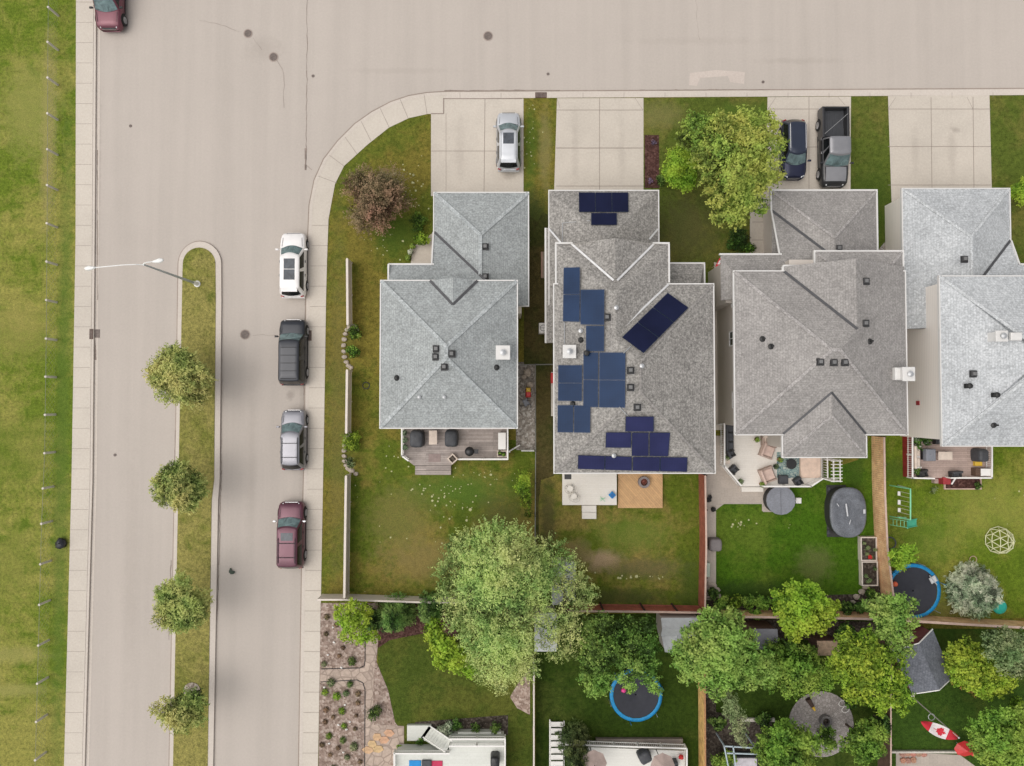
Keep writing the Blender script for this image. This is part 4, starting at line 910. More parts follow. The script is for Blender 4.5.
def vehicle(kind, label, cat, L_, W, Hh, paint, loc, flip=False, roof=None, boxy=0.0, hood=.25, extras=(), rz=0.0, gS=None, rails=None, gF=None):
    t = thing(kind, label, cat); gS = gS or m_glassD
    zb = 1.0 + (Hh - 1.6) * .35; zh = zb - .04
    if cat == 'pickup truck': st0 = .0
    nose = .80 + .1 * boxy
    st = [(0, .74 + .12 * boxy, zb - .30, 0), (.012, .84 + .08 * boxy, zb - .14, .0), (.05, .93 + .03 * boxy, zb - .03, .01), (.12, .985, zb, .02), (.3, 1, zb, .02), (1 - hood - .02, 1, zb, .03), (1 - hood + .05, .995, zh, .05), (.9, .97, zh - .07 + .05 * boxy, .05), (.955, .91 + .05 * boxy, zh - .13 + .08 * boxy, .03), (.985, .82 + .08 * boxy, nose - .02, .0), (1, .68 + .14 * boxy, nose - .22, 0)]
    if cat == 'pickup truck': st = [(.385, .97, zb, .0)] + [s for s in st if s[0] > .4]
    body_loft(L_, W, st).build('body', paint, t, True)
    hw = W / 2
    yc = L_ / 2 - L_ * hood            # foot of the windscreen
    if cat == 'pickup truck':
        y0 = -L_ / 2 + L_ * .40
        cabin((hw * .93, y0, yc + .05, .14), (hw * .76, y0 + .18, yc - .62, .14), zb, Hh, roof or paint, gF or m_glassF, gS, t, curve=(.14, .02))
        yb0, yb1 = -L_ / 2 + .06, y0 + .02
        mb = MB()
        for s in (-1, 1): mb.cbox((s * (hw - .10), (yb0 + yb1) / 2, .78), (.17, yb1 - yb0, .92), .04)
        mb.cbox((0, yb0 + .05, .78), (W - .04, .12, .92), .04); mb.build('bed_side', paint, t)
        mb = MB(); mb.box((0, (yb0 + yb1) / 2, .62), (W - .3, yb1 - yb0 - .1, .08)); 
        for k in range(9): mb.box((-.7 + k * .175, (yb0 + yb1) / 2, .672), (.08, yb1 - yb0 - .14, .02))
        mb.build('bed_floor', m_bed_f, t)
        mb = MB(); mb.tube((hw - .15, yb1 - .25, 1.24), (-hw + .15, yb0 + .55, 1.26), .014); mb.build('strap', m_post0, t)
        mb = MB(); yh = [yc + .14, yc + .5, yc + .9, L_ / 2 - .30]; zz = [zh + .058, zh + .052, zh + .0, zh - .075]; xs = (-.74, -.45, 0, .45, .74); cz = (0, .014, .02, .014, 0)
        mb.add([(x * hw, yh[i], zz[i] + cz[j] + .012) for i in range(4) for j, x in enumerate(xs)], [(i * 5 + j, i * 5 + j + 1, (i + 1) * 5 + j + 1, (i + 1) * 5 + j) for i in range(3) for j in range(4)]); mb.build('hood', roof or paint, t, True)
        mb = MB(); mb.cbox((0, -L_ / 2 - .02, .5), (W - .15, .18, .2), .04); mb.build('bumper', m_chrome, t)
    else:
        y0 = -L_ / 2 + (.06 if boxy > .5 else .12)
        cabin((hw * .94, y0, yc + .08, .24 - .1 * boxy), (hw * (.74 + .03 * boxy), y0 + .36 - .2 * boxy, yc - .62 + .15 * boxy, .22 - .1 * boxy), zb, Hh, roof or paint, gF or m_glassF, gS, t, curve=(.18 - .1 * boxy, .10 - .07 * boxy))
        MB().cbox((0, -L_ / 2 + .02, .52), (W * .88, .14, .22), .05).build('bumper', m_plastic if boxy > .3 else paint, t)
    # hood shut lines, grille, lamps, mirrors
    for s in (-1, 1):
        mb = MB(); a = Vector((s * hw * .80, L_ / 2 - .12, nose - .03)); mb.cbox((s * hw * .66, L_ / 2 - .19, nose - .055), (.30, .20, .13), .04, rz=-s * .5); mb.build('headlight', m_lamp, t)
        mb = MB(); mb.cbox((s * (hw * .76), -L_ / 2 + .05, zb - .22), (.22, .08, .24), .03, rz=s * .3); mb.build('taillight', m_tail, t)
        mb = MB(); mb.cbox((s * (hw + .12), yc - .12, zb + .10), (.22, .13, .15), .03); mb.tube((s * hw * .95, yc - .12, zb + .04), (s * (hw + .06), yc - .12, zb + .07), .03); mb.build('mirror', extras_mir if 'chrome_mirror' in extras else (m_plastic if 'black_mirror' in extras else paint), t)
        mb = MB()
        for yy in (yc - .95, yc - 1.95): mb.box((s * (hw + .005), yy, zb - .12), (.03, .18, .035))
        mb.build('door_handle', m_chrome if 'chrome' in extras else m_plastic, t)
        mb = MB(); mb.box((s * (hw * .985 + .012), (yc - 1.2), .36), (.03, 2.3, .07)); mb.build('sill', m_plastic, t)
        mb = MB(); mb.path([(s * hw * .78, yc + .12, zh + .055), (s * hw * .72, L_ / 2 - .40, zh - .03)], .012, n=4); mb.build('shut_line', m_plastic, t)
    mb = MB(); mb.cbox((0, L_ / 2 - .06, nose - .16), (W * .52, .09, .22), .02); mb.build('grille', m_plastic, t)
    mb = MB(); mb.box((0, L_ / 2 - .0, nose - .14), (W * .5, .02, .04)); mb.build('grille_bar', m_chrome, t)
    mb = MB()
    for s in (-.35, .30): mb.tube((s * W * .5 - .05, yc + .1, zb + .075), (s * W * .5 + .45, yc + .0, zb + .14), .014, n=4)
    mb.build('wiper', m_plastic, t)
    wheels(t, W, (-L_ / 2 + L_ * (.19 if cat != 'pickup truck' else .20), L_ / 2 - L_ * .17), r=.34 if Hh < 1.75 else .40)
    yr0, yr1 = -L_ / 2 + .50, yc - .75
    if 'panorama' in extras:
        for k in (0, 1): MB().cbox((0, yc - 1.25 - .78 * k, Hh + .004), (W * .42, .74, .018), .006).build('sunroof', m_sunroof, t)
    if 'sunroof' in extras: MB().cbox((0, yc - 1.12, Hh + .004), (W * .45, .55, .018), .006).build('sunroof', m_sunroof, t)
    if 'sunroof_front' in extras: MB().cbox((0, yc - 1.15, Hh + .004), (W * .44, .8, .02), .006).build('sunroof', m_sunroof, t)
    if rails:
        for s in (-1, 1):
            mb = MB(); mb.tube((s * hw * .63, yr0 + .1, Hh + .04), (s * hw * .63, yr1 - rails[1], Hh + .05), .022); mb.tube((s * hw * .63, yr0 + .1, Hh + .04), (s * hw * .63, yr0, Hh - .04), .022); mb.tube((s * hw * .63, yr1 - rails[1], Hh + .05), (s * hw * .63, yr1 + .1 - rails[1], Hh - .03), .022)
            mb.build('roof_rail', rails[0], t)
    if 'crossbars' in extras:
        for yy in (yr0 + .45, yr0 + 1.45): MB().tube((-hw * .66, yy, Hh + .075), (hw * .66, yy, Hh + .075), .02).build('crossbar', m_plastic, t)
    if 'ribs' in extras:
        for k in range(5): MB().box((0, yc - .95 - .56 * k, Hh + .012), (W * .60, .03, .02)).build('roof_rib', m_arch, t)
    if 'spoiler' in extras: MB().cbox((0, -L_ / 2 + .38, Hh - .03), (W * .62, .24, .05), .015).build('spoiler', paint, t)
    place(t, loc, math.pi + rz if flip else rz)
    return t
m_post0 = plain('strap_grey', (.4, .4, .4), .6)
m_bed_f = plain('bed_liner', (.05, .053, .06), .7); extras_mir = m_chrome
pw_ = carpaint('paint_white', (.84, .82, .81), 0, .3); pb_ = carpaint('paint_black', (.020, .023, .032), .3, .32); ps_ = carpaint('paint_silver', (.27, .27, .30), .55, .38); pr_ = carpaint('paint_burgundy', (.115, .034, .056), .35, .33)
psl = carpaint('paint_pale_silver', (.58, .60, .63), .45, .35); pn_ = carpaint('paint_navy', (.016, .020, .055), .4, .28); pp_ = carpaint('paint_graphite', (.035, .035, .038), .3, .3); ppr = carpaint('graphite_sky_sheen', (.30, .30, .315), .5, .35)  # the pale grey is the graphite with sky reflection painted in
def gl(x, y, z=ZR): p = G(x, y, .8); return (p.x, p.y, z)
vehicle('parked_car', 'white crossover with twin glass roof panels, northernmost parked along the kerb', 'car', 4.70, 1.88, 1.65, pw_, gl(292.3, 264.5), extras=('panorama', 'spoiler'), rz=.0)
vehicle('parked_car', 'black boxy SUV with ribbed roof parked beside the kerb drain', 'car', 4.72, 1.92, 1.78, pb_, gl(292.2, 352), boxy=.8, hood=.24, extras=('ribs', 'black_mirror'))
vehicle('parked_car', 'silver grey wagon with black roof rack parked along the kerb', 'car', 4.30, 1.78, 1.60, ps_, gl(292.6, 440), boxy=.25, extras=('crossbars',), rails=(m_plastic, 0.2))
vehicle('parked_car', 'burgundy SUV with white mirrors and roof rails, southernmost parked along the kerb', 'car', 4.70, 1.90, 1.75, pr_, gl(290.3, 535.5), boxy=.55, extras=('sunroof', 'crossbars', 'chrome_mirror'), rails=(m_plastic, .55))
vehicle('parked_car', 'burgundy minivan cut by the top edge, standing against the left sidewalk', 'car', 4.75, 1.95, 1.75, carpaint('paint_plum', (.15, .04, .06), .35, .33), gl(108, -4.5), flip=True, boxy=.3, hood=.26, extras=('black_mirror',))
vehicle('parked_car', 'pale silver hatchback with sunroof on the corner house driveway', 'car', 4.25, 1.76, 1.60, psl, gl(508.6, 141, .01), extras=('sunroof_front', 'spoiler'), boxy=.1, rails=(m_galv, 0))
vehicle('parked_car', 'navy blue hatchback partly under the green front yard tree', 'car', 4.30, 1.76, 1.55, pn_, gl(794, 149, .01), flip=True, boxy=.1, rails=(m_chrome, 0.1), roof=carpaint('navy_roof_sky_sheen', (.03, .04, .07), .4, .3))  # roof is a lighter navy, sky reflection painted into it
vehicle('pickup_truck', 'graphite crew cab pickup with empty bed on the driveway', 'pickup truck', 5.75, 1.98, 1.90, pp_, gl(833.8, 147, .01), flip=True, boxy=.5, hood=.25, roof=ppr, extras=('chrome',))
m_hood = ppr
# pale hood and roof of the graphite pickup: sky reflection put into the colour
# ------------------------------------------------------------------ vegetation
m_bark = plain('bark', (.10, .075, .055), .9, var=.3, scale=8); m_barkp = plain('pale_bark', (.28, .25, .20), .9, var=.3, scale=8)
def leafmesh(name, clumps, dens, ll, lw, mat, parent, seed=0, up=.25, droop=0.0, spread=.5, hemi=-.35, rad=0.0, center=None, sprig=1.25):
    rs = np.random.RandomState(seed); P_, D_, T_ = [], [], []; big = max(1e-3, sum(float(np.mean(r)) for _, r, _ in clumps) / len(clumps)) > .3
    if big: ll *= .78; lw *= .80; dens *= .95
    for (c, r, tint) in clumps:
        r3 = np.array(r if hasattr(r, '__len__') else (r, r, r * .85)) * (.90 if big else 1); tint = .5 + (tint - .5) * 1.5; rr = float(r3.mean())
        n = max(20, int(dens * 4 * math.pi * rr * rr))
        d = rs.normal(size=(int(n * 1.6), 3)); d /= np.linalg.norm(d, axis=1)[:, None]; d = d[d[:, 2] > hemi][:n]; n = len(d)
        k = (1 - spread) + spread * rs.rand(n) ** .6 * 1.12
        k *= 1 + .20 * rs.normal(size=n) * (rs.rand(n) > .6)
        P_.append(np.array(c) + d * r3 * k[:, None]); D_.append(d)
        T_.append(np.clip(tint + rs.normal(size=n) * .24 + (d[:, 2] - .25) * .62 + (k - .9) * .7 - .04, 0, 1))  # tint drops on undersides and inside: crown shade painted into the leaves
        if big and sprig:
            ns = max(3, int(n * sprig / 16)); sd = rs.normal(size=(ns, 3)); sd /= np.linalg.norm(sd, axis=1)[:, None]; sd[:, 2] = np.abs(sd[:, 2]) * .8 - .15
            if center is not None:
                oc = (np.array(c) - np.array(center)); oc = oc / (np.linalg.norm(oc) + 1e-6); sd = sd + oc * .55
            sd /= np.linalg.norm(sd, axis=1)[:, None]; sl_ = rr * (.40 + .60 * rs.rand(ns)); m = 16
            u = np.tile(np.linspace(0, 1, m), ns); S = np.repeat(sd, m, 0); Ls = np.repeat(sl_, m)
            P_.append(np.array(c) + S * (r3 * .72) + S * (u * Ls)[:, None] + rs.normal(size=(ns * m, 3)) * (.035 + .08 * (1 - u))[:, None] - np.array([0, 0, 1.]) * (u * u * Ls * .25)[:, None]); D_.append(S)
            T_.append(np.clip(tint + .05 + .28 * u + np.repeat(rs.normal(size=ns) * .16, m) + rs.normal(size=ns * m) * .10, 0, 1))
    P_ = np.concatenate(P_); D_ = np.concatenate(D_); T_ = np.concatenate(T_); n = len(P_)
    if center is not None and rad:
        o = P_ - np.array(center); o /= np.linalg.norm(o, axis=1)[:, None] + 1e-6; D_ = D_ * (1 - rad) + o * rad
    nr = D_ + rs.normal(size=(n, 3)) * .55; nr[:, 2] += up; nr /= np.linalg.norm(nr, axis=1)[:, None]
    t = D_ * (1.0 if rad else .4) + rs.normal(size=(n, 3)) * (.35 if rad else .8); t[:, 2] -= droop
    t -= nr * (t * nr).sum(1)[:, None]; t /= np.linalg.norm(t, axis=1)[:, None] + 1e-6
    b = np.cross(nr, t); s = (.7 + .6 * rs.rand(n))[:, None]
    a0 = P_ - t * ll / 2 * s; a2 = P_ + t * ll / 2 * s; m = P_ - t * ll * .08 * s + nr * lw * .15; a1 = m - b * lw / 2 * s; a3 = m + b * lw / 2 * s
    V = np.stack([a0, a1, a2, a3], 1).reshape(-1, 3).astype('f')
    me = bpy.data.meshes.new(name); me.vertices.add(n * 4); me.vertices.foreach_set('co', V.ravel())
    me.loops.add(n * 4); me.loops.foreach_set('vertex_index', np.arange(n * 4, dtype='i'))
    me.polygons.add(n); me.polygons.foreach_set('loop_start', np.arange(0, n * 4, 4, dtype='i'))
    me.update(calc_edges=True)
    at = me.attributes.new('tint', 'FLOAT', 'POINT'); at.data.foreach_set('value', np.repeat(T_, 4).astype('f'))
    me.materials.append(mat)
    o = bpy.data.objects.new(name, me); COL.objects.link(o); o.parent = parent
    return o
def limb(mb, a, b, r0, r1, rnd, k=.12, n=3):
    a, b = Vector(a), Vector(b); L_ = (b - a).length; p = a
    for i in range(n):
        q = a + (b - a) * ((i + 1) / n); 
        if i < n - 1: q += Vector((rnd.uniform(-k, k), rnd.uniform(-k, k), rnd.uniform(0, k))) * L_
        mb.tube(p, q, r0 + (r1 - r0) * i / n, r0 + (r1 - r0) * (i + 1) / n, n=6, cap=False); p = q
def tree(kind, label, cat, px, py, R, top, mat, seed, group=None, nc=14, rc=.42, flat_=.8, dens=60, ll=.22, lw=.11, trunk=.16, elong=(1, 1), tint=(.3, .65), bark=None, spread=.5, rad=0.0, droop=0.0, base=None, clumps_px=None, hemi=-.35, low=None):
    """px,py crown centre in the picture, R crown radius in pixels, top = tree height"""
    rnd = random.Random(seed); zc = top - R * mpp(top) * flat_ if top > 0 else 0
    Rm = R * mpp(zc); zc = max(zc, Rm * flat_ * .6)
    c = G(px, py, zc); t = thing(kind, label, cat, group)
    cl = []; tries = 0
    if clumps_px:
        for (x, y, r, dz, tn) in clumps_px:
            z = zc + dz; q = G(x, y, z); m = r * mpp(z); cl.append((tuple(q), (m, m, m * .8), tn))
    else:
        pts = []
        while len(pts) < nc and tries < 4000:
            tries += 1
            d = Vector((rnd.uniform(-1, 1), rnd.uniform(-1, 1), rnd.uniform(-.5, 1)))
            if d.length > 1 or d.length < .35: continue
            if all((d - q).length > rc * .85 for q in pts): pts.append(d)
        for d in pts:
            k = 1 - rc * .75; r = Rm * rc * rnd.uniform(.75, 1.2)
            cl.append(((c.x + d.x * Rm * k * elong[0], c.y + d.y * Rm * k * elong[1], zc + d.z * Rm * flat_ * k), (r, r, r * .8), rnd.uniform(*tint)))
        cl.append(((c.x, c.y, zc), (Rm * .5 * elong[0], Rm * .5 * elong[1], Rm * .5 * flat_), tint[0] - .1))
    q0 = sum((Vector(q) for q, _, _ in cl), Vector()) / len(cl); cl2 = cl + [((q[0] * .6 + q0.x * .4, q[1] * .6 + q0.y * .4, q[2] - r[2] * .7), (r[0], r[1], r[2] * .7), tn - .25) for q, r, tn in cl[::2]] if len(cl) > 9 and R > 15 else cl  # inner filler clumps, tinted darker for the shaded inside of the crown
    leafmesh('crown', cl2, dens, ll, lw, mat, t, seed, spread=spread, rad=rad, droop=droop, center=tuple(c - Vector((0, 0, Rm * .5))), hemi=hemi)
    bx, by = (G(*base).x, G(*base).y) if base else (c.x + c.x / max(1, math.hypot(c.x, c.y + 1.4)) * Rm * .3, c.y + (c.y + 1.4) / max(1, math.hypot(c.x, c.y + 1.4)) * Rm * .3)
    mb = MB(); h0 = max(.3, zc - Rm * flat_ * .55); st = Vector((bx, by, -.05)); fk = Vector((bx + (c.x - bx) * .5, by + (c.y - by) * .5, h0))
    limb(mb, st, fk, trunk, trunk * .75, rnd, .03)
    for (q, r, _) in cl: limb(mb, fk, Vector(q) + Vector((0, 0, r[2] * .2)), trunk * .45, trunk * .12, rnd, .08)
    mb.build('trunk', bark or m_bark, t)
    return t
lm_median = leafmat('leaf_median', (.085, .105, .022), (.55, .56, .20))
lm_ash = leafmat('leaf_ash', (.060, .088, .012), (.47, .53, .12)); lm_lime = leafmat('leaf_lime', (.055, .105, .008), (.40, .53, .06))
lm_willow = leafmat('leaf_willow', (.085, .115, .030), (.62, .70, .27)); lm_elm = leafmat('leaf_elm', (.040, .080, .012), (.36, .50, .12))
lm_dark = leafmat('leaf_dark', (.022, .050, .010), (.18, .28, .06)); lm_conifer = leafmat('needle_green', (.030, .060, .015), (.27, .40, .11))
lm_spruce = leafmat('needle_blue', (.10, .13, .085), (.68, .72, .55)); lm_red = leafmat('leaf_red', (.075, .038, .022), (.42, .27, .18)); lm_mid = leafmat('leaf_mid', (.035, .075, .010), (.32, .46, .08))
lm_grey = leafmat('leaf_greygreen', (.04, .06, .02), (.34, .40, .20)); lm_redt = leafmat('leaf_bronze', (0.150, 0.062, 0.019), (0.675, 0.375, 0.120))
# median trees
for i, (x, y, R, lab) in enumerate(((181, 376, 32, 'leafy young median tree, largest and nearest the street lamp'), (182, 486, 27, 'second young median tree counted from the street lamp'), (182, 603, 27, 'third young median tree counted from the street lamp'), (178, 708, 24, 'small sparse median tree beside the round mulch patch'))):
    tree('median_tree', lab, 'tree', x, y, R, 5.0 if i < 3 else 4.6, lm_median, 11 + i, 'young trees on the median', nc=20 if i < 3 else 12, rc=.40, dens=75 if i < 3 else 60, ll=.26, lw=.085, trunk=.08, tint=(.35, .8), rad=.6, spread=.75, base=(199 - i * 2.2 + (1 if i == 3 else 0), y + (-4, 2, 4, 2)[i]))
# corner lawn: dark red tree, green shrub
tree('red_tree', 'dark red leaved tree alone on the corner lawn', 'tree', 376, 196, 36, 4.2, lm_red, 21, nc=26, rc=.34, dens=55, ll=.15, lw=.08, trunk=.12, tint=(.2, .75), spread=.7, rad=.3)
tree('shrub', 'bright green shrub near the corner house entrance', 'shrub', 421, 239, 9, 1.2, lm_lime, 22, nc=8, dens=140, ll=.14, lw=.08, trunk=.03, tint=(.2, .6))
tree('shrub', 'dark green low shrub above the bright one by corner house entrance', 'shrub', 420, 222, 11, 1.0, lm_mid, 23, nc=8, dens=100, ll=.13, lw=.07, trunk=.03, tint=(.0, .35))
# front yard of the solar house
tree('ash_tree', 'large yellow green tree in front yard beside the navy car', 'tree', 736, 164, 62, 8.5, lm_ash, 31, nc=26, rc=.30, dens=62, ll=.24, lw=.12, trunk=.2, tint=(.25, .8), elong=(.86, 1.0),
     clumps_px=[(700, 130, 17, .2, .45), (722, 128, 15, .8, .55), (745, 128, 17, .6, .8), (765, 128, 14, 0, .75), (772, 146, 13, -.4, .85), (750, 148, 20, 1.4, .85), (725, 150, 18, 1.6, .45), (706, 152, 16, .4, .35), (714, 172, 17, .6, .4), (738, 172, 20, 1.6, .65), (762, 168, 17, .8, .8), (775, 178, 9, -.2, .75), (745, 195, 18, .8, .75), (724, 196, 15, .2, .55), (716, 188, 12, -.2, .4), (735, 213, 14, -.2, .65), (720, 216, 10, -.8, .55), (752, 180, 18, 1.2, .75), (758, 205, 10, -.4, .5), (730, 180, 12, 1.9, .5), (688, 140, 9, -.6, .3)])
tree('lime_tree', 'small bright lime green tree beside the dark mulch bed', 'tree', 680, 168, 21, 4.0, lm_lime, 32, nc=18, rc=.40, dens=95, ll=.18, lw=.11, trunk=.09, tint=(.45, .9))
tree('shrub', 'dark green shrub under the small lime tree', 'shrub', 660, 180, 8, 1.3, lm_dark, 33, nc=7, dens=100, ll=.14, lw=.08, trunk=.03, tint=(.3, .6))
for k, (x, y, R, h, lab) in enumerate(((735, 238, 14, 1.3, 'dark bush south of the large yellow green tree'), (748, 248, 8, .9, 'small green bush beside the concrete path to the warm grey house'))):
    tree('shrub', lab, 'shrub', x, y, R, h, lm_dark if k == 0 else lm_mid, 35 + k, nc=9, dens=90, ll=.14, lw=.08, trunk=.03, tint=(.1, .5))
# right edge front shrub
tree('shrub', 'bright lime shrub cut by the right edge of the picture', 'shrub', 1024, 193, 13, 2.2, lm_lime, 38, nc=12, dens=120, ll=.16, lw=.1, trunk=.05, tint=(.45, .9))
# fence line stone beds
for k, (x, y, R, m_, lab) in enumerate(((355, 332, 8, lm_mid, 'green shrub in the northern half of the upper stone ring'), (353, 352, 8, lm_mid, 'green shrub in the southern half of the upper stone ring'), (352, 440, 11, lm_lime, 'bright leafy shrub at the top of the lower stone ring'), (350, 462, 6, lm_grey, 'thin grey green shrub at the bottom of the lower stone ring'))):
    tree('shrub', lab, 'shrub', x, y, R, 1.1, m_, 40 + k, nc=8, dens=130, ll=.13, lw=.07, trunk=.03, tint=(.15, .6))
# big willow and its neighbours
W_ = [(468, 548, 18, 0, .45), (492, 540, 20, .6, .6), (516, 546, 20, .6, .65), (530, 560, 16, .2, .6), (455, 570, 18, -.4, .35), (478, 568, 20, 1.4, .65), (502, 566, 22, 2.2, .75), (524, 578, 20, 1.6, .7), (452, 594, 16, -.6, .35), (470, 590, 18, 1.2, .55), (495, 588, 18, 2.2, .7), (512, 596, 16, 2.0, .35), (535, 590, 18, .8, .7), (462, 614, 17, -.4, .45), (482, 612, 16, .9, .4), (520, 616, 15, 1.2, .45), (538, 614, 14, .5, .6), (475, 634, 17, 0, .55), (498, 640, 20, 1.1, .75), (520, 642, 18, .9, .75), (505, 662, 20, .5, .8), (488, 668, 14, -.2, .6), (525, 664, 15, .2, .7), (500, 682, 10, -.6, .65), (478, 655, 12, -.5, .55), (545, 575, 15, .3, .55), (458, 548, 12, -1.0, .2), (550, 630, 12, -.2, .55)]
tree('willow_tree', 'huge pale sage green tree between the two back yards', 'tree', 498, 612, 80, 9.0, lm_willow, 51, dens=75, ll=.20, lw=.075, trunk=.32, clumps_px=W_, spread=.62, base=(512, 603))
W_ = [(x, y + 5 if y < 580 else y, r, z, t_) for x, y, r, z, t_ in W_]
Wb = [(550, 552, 16, 0, .5), (566, 565, 15, .2, .55), (578, 582, 13, 0, .5), (563, 588, 13, .5, .55), (582, 600, 12, -.3, .5), (566, 612, 14, .2, .6), (575, 632, 13, -.1, .55), (558, 648, 12, -.4, .55), (570, 650, 9, -.6, .5), (547, 640, 9, -.2, .6), (590, 590, 9, -.5, .45)]
tree('willow_tree', 'thin see through sage tree over the two white roofed sheds', 'tree', 566, 600, 45, 7.0, lm_willow, 52, dens=48, ll=.19, lw=.07, trunk=.18, clumps_px=Wb, spread=.8, base=(560, 603))
tree('maple_tree', 'yellow lime maple crown at the lower left of the huge sage tree', 'tree', 455, 650, 26, 4.5, lm_lime, 53, dens=80, ll=.22, lw=.15, trunk=.1, clumps_px=[(437, 637, 11, 0, .7), (446, 648, 13, .2, .7), (458, 658, 13, 0, .8), (444, 660, 9, -.3, .75), (470, 666, 10, -.2, .7), (434, 625, 8, -.3, .5)])
# conifers and lime tree along the garden fence
def conifer(kind, label, px, py, R, h, mat, seed, group=None, lean=None, ll=.24, lw=.06, dens=75, tint=(.3, .65), cat='tree'):
    rnd = random.Random(seed); t = thing(kind, label, cat, group); b = G(px, py, 0); Rm = R * mpp(h * .4); cl = []
    lv = 7
    for i in range(lv):
        f = i / (lv - 1); r = Rm * (1 - f * .88); z = .35 + (h - .35) * f; n = max(1, int(9 * (1 - f)))
        for k in range(n):
            a = 2 * math.pi * (k + .5 * (i % 2)) / n + rnd.uniform(-.2, .2); q = r * rnd.uniform(.55, .8)
            cl.append(((b.x + math.cos(a) * q, b.y + math.sin(a) * q, z), (r * .42 + .06, r * .42 + .06, .28), rnd.uniform(*tint)))
    cl.append(((b.x, b.y, h * .5), (Rm * .4, Rm * .4, h * .4), .1))
    leafmesh('crown', cl, dens, ll, lw, mat, t, seed, rad=.8, spread=.7, center=(b.x, b.y, 0), up=.3)
    mb = MB(); mb.tube((b.x, b.y, -.05), (b.x, b.y, h), .12, .02, n=7); mb.build('trunk', m_bark, t); return t
conifer('conifer', 'western of the two green conifers on the garden fence', 398, 609, 17, 4.6, lm_conifer, 61, tint=(.4, .85))
conifer('conifer', 'eastern of the two green conifers on the garden fence', 432, 604, 13, 3.8, lm_conifer, 62, tint=(.3, .7))
conifer('conifer', 'low dark conifer behind the yellow lime tree at the garden fence', 376, 618, 10, 2.4, lm_conifer, 63, tint=(.1, .5))
tree('lime_tree', 'yellow lime tree at the top of the gravel garden', 'tree', 354, 622, 19, 3.2, lm_lime, 64, nc=16, rc=.40, dens=85, ll=.2, lw=.13, trunk=.08, tint=(.5, 1.0), clumps_px=[(344, 612, 9, 0, .85), (354, 608, 8, .3, .8), (350, 622, 10, .5, .9), (362, 620, 9, .2, .6), (360, 634, 9, 0, .85), (372, 634, 7, -.3, .8), (347, 634, 7, -.3, .7), (366, 610, 7, 0, .5)])
conifer('conifer', 'dark green conifer leaning over the lower left steps of the grey deck', 573, 738, 17, 5.2, leafmat('needle_olive', (0.031, 0.044, 0.015), (0.195, 0.225, 0.083)), 65, tint=(.3, .75))
tree('shrub', 'bright green columnar shrub against the back fence line', 'shrub', 524, 487, 9, 1.8, lm_lime, 66, dens=130, ll=.15, lw=.09, trunk=.04, clumps_px=[(524, 478, 7, .2, .45), (523, 486, 8, .3, .5), (525, 494, 7, .1, .4), (527, 503, 5, -.2, .2), (529, 512, 4, -.4, .1)])
# yard below: dark trees over the trampoline
tree('leafy_tree', 'dark green tree over the western side of the shaded trampoline', 'tree', 603, 655, 30, 6.0, lm_elm, 71, dens=85, ll=.2, lw=.1, trunk=.14, clumps_px=[(590, 628, 12, 0, .15), (604, 626, 12, .3, .1), (616, 634, 12, .4, .12), (594, 645, 13, .5, .25), (610, 650, 12, .8, .25), (598, 662, 13, .5, .35), (588, 658, 9, 0, .3), (602, 676, 11, .2, .5), (594, 686, 9, -.1, .6), (606, 688, 6, -.3, .6), (586, 674, 8, -.3, .45), (618, 660, 8, .3, .3)])
tree('leafy_tree', 'dark green tree whose crown hangs over the northern trampoline edge', 'tree', 640, 655, 28, 6.0, lm_elm, 72, dens=85, ll=.2, lw=.1, trunk=.14, clumps_px=[(630, 626, 10, 0, .1), (645, 630, 12, .2, .1), (632, 642, 12, .6, .2), (648, 648, 11, .5, .2), (626, 660, 9, .4, .4), (640, 664, 10, .6, .3), (651, 664, 9, .2, .35), (622, 676, 7, 0, .6), (630, 684, 7, 0, .65), (652, 682, 8, 0, .6), (646, 674, 8, .1, .4), (656, 690, 5, -.2, .65)])
# yard cluster 3: elms, lime trees and shrubs
tree('elm_tree', 'large mid green tree south of the grey flat shed roof by the brown fence', 'tree', 718, 652, 46, 7.5, lm_elm, 81, dens=75, ll=.24, lw=.13, trunk=.22, clumps_px=[(712, 622, 14, .2, .6), (730, 620, 12, 0, .65), (694, 636, 13, 0, .6), (710, 640, 15, .9, .7), (730, 640, 15, .9, .65), (746, 640, 11, .1, .6), (684, 650, 11, -.2, .6), (700, 656, 15, .7, .65), (722, 658, 16, 1.2, .75), (744, 660, 14, .5, .7), (760, 662, 12, 0, .65), (690, 672, 11, -.2, .6), (708, 674, 13, .5, .7), (728, 676, 13, .5, .7), (748, 678, 10, 0, .6), (764, 680, 8, -.4, .6), (680, 662, 7, -.4, .5), (716, 690, 9, -.3, .55), (770, 672, 8, -.3, .55)])
tree('lime_tree', 'bright lime tree standing on the fence between lush lawn and stone patio', 'tree', 803, 606, 31, 5.5, lm_lime, 82, dens=75, ll=.24, lw=.15, trunk=.15, clumps_px=[(795, 592, 11, .1, .5), (808, 590, 10, 0, .55), (785, 604, 11, 0, .45), (800, 604, 13, .7, .65), (816, 602, 11, .3, .65), (826, 612, 9, -.1, .7), (790, 618, 11, .2, .55), (806, 620, 12, .5, .75), (820, 622, 9, 0, .75), (794, 632, 8, -.2, .75), (778, 596, 7, -.4, .4), (832, 606, 6, -.4, .65)])
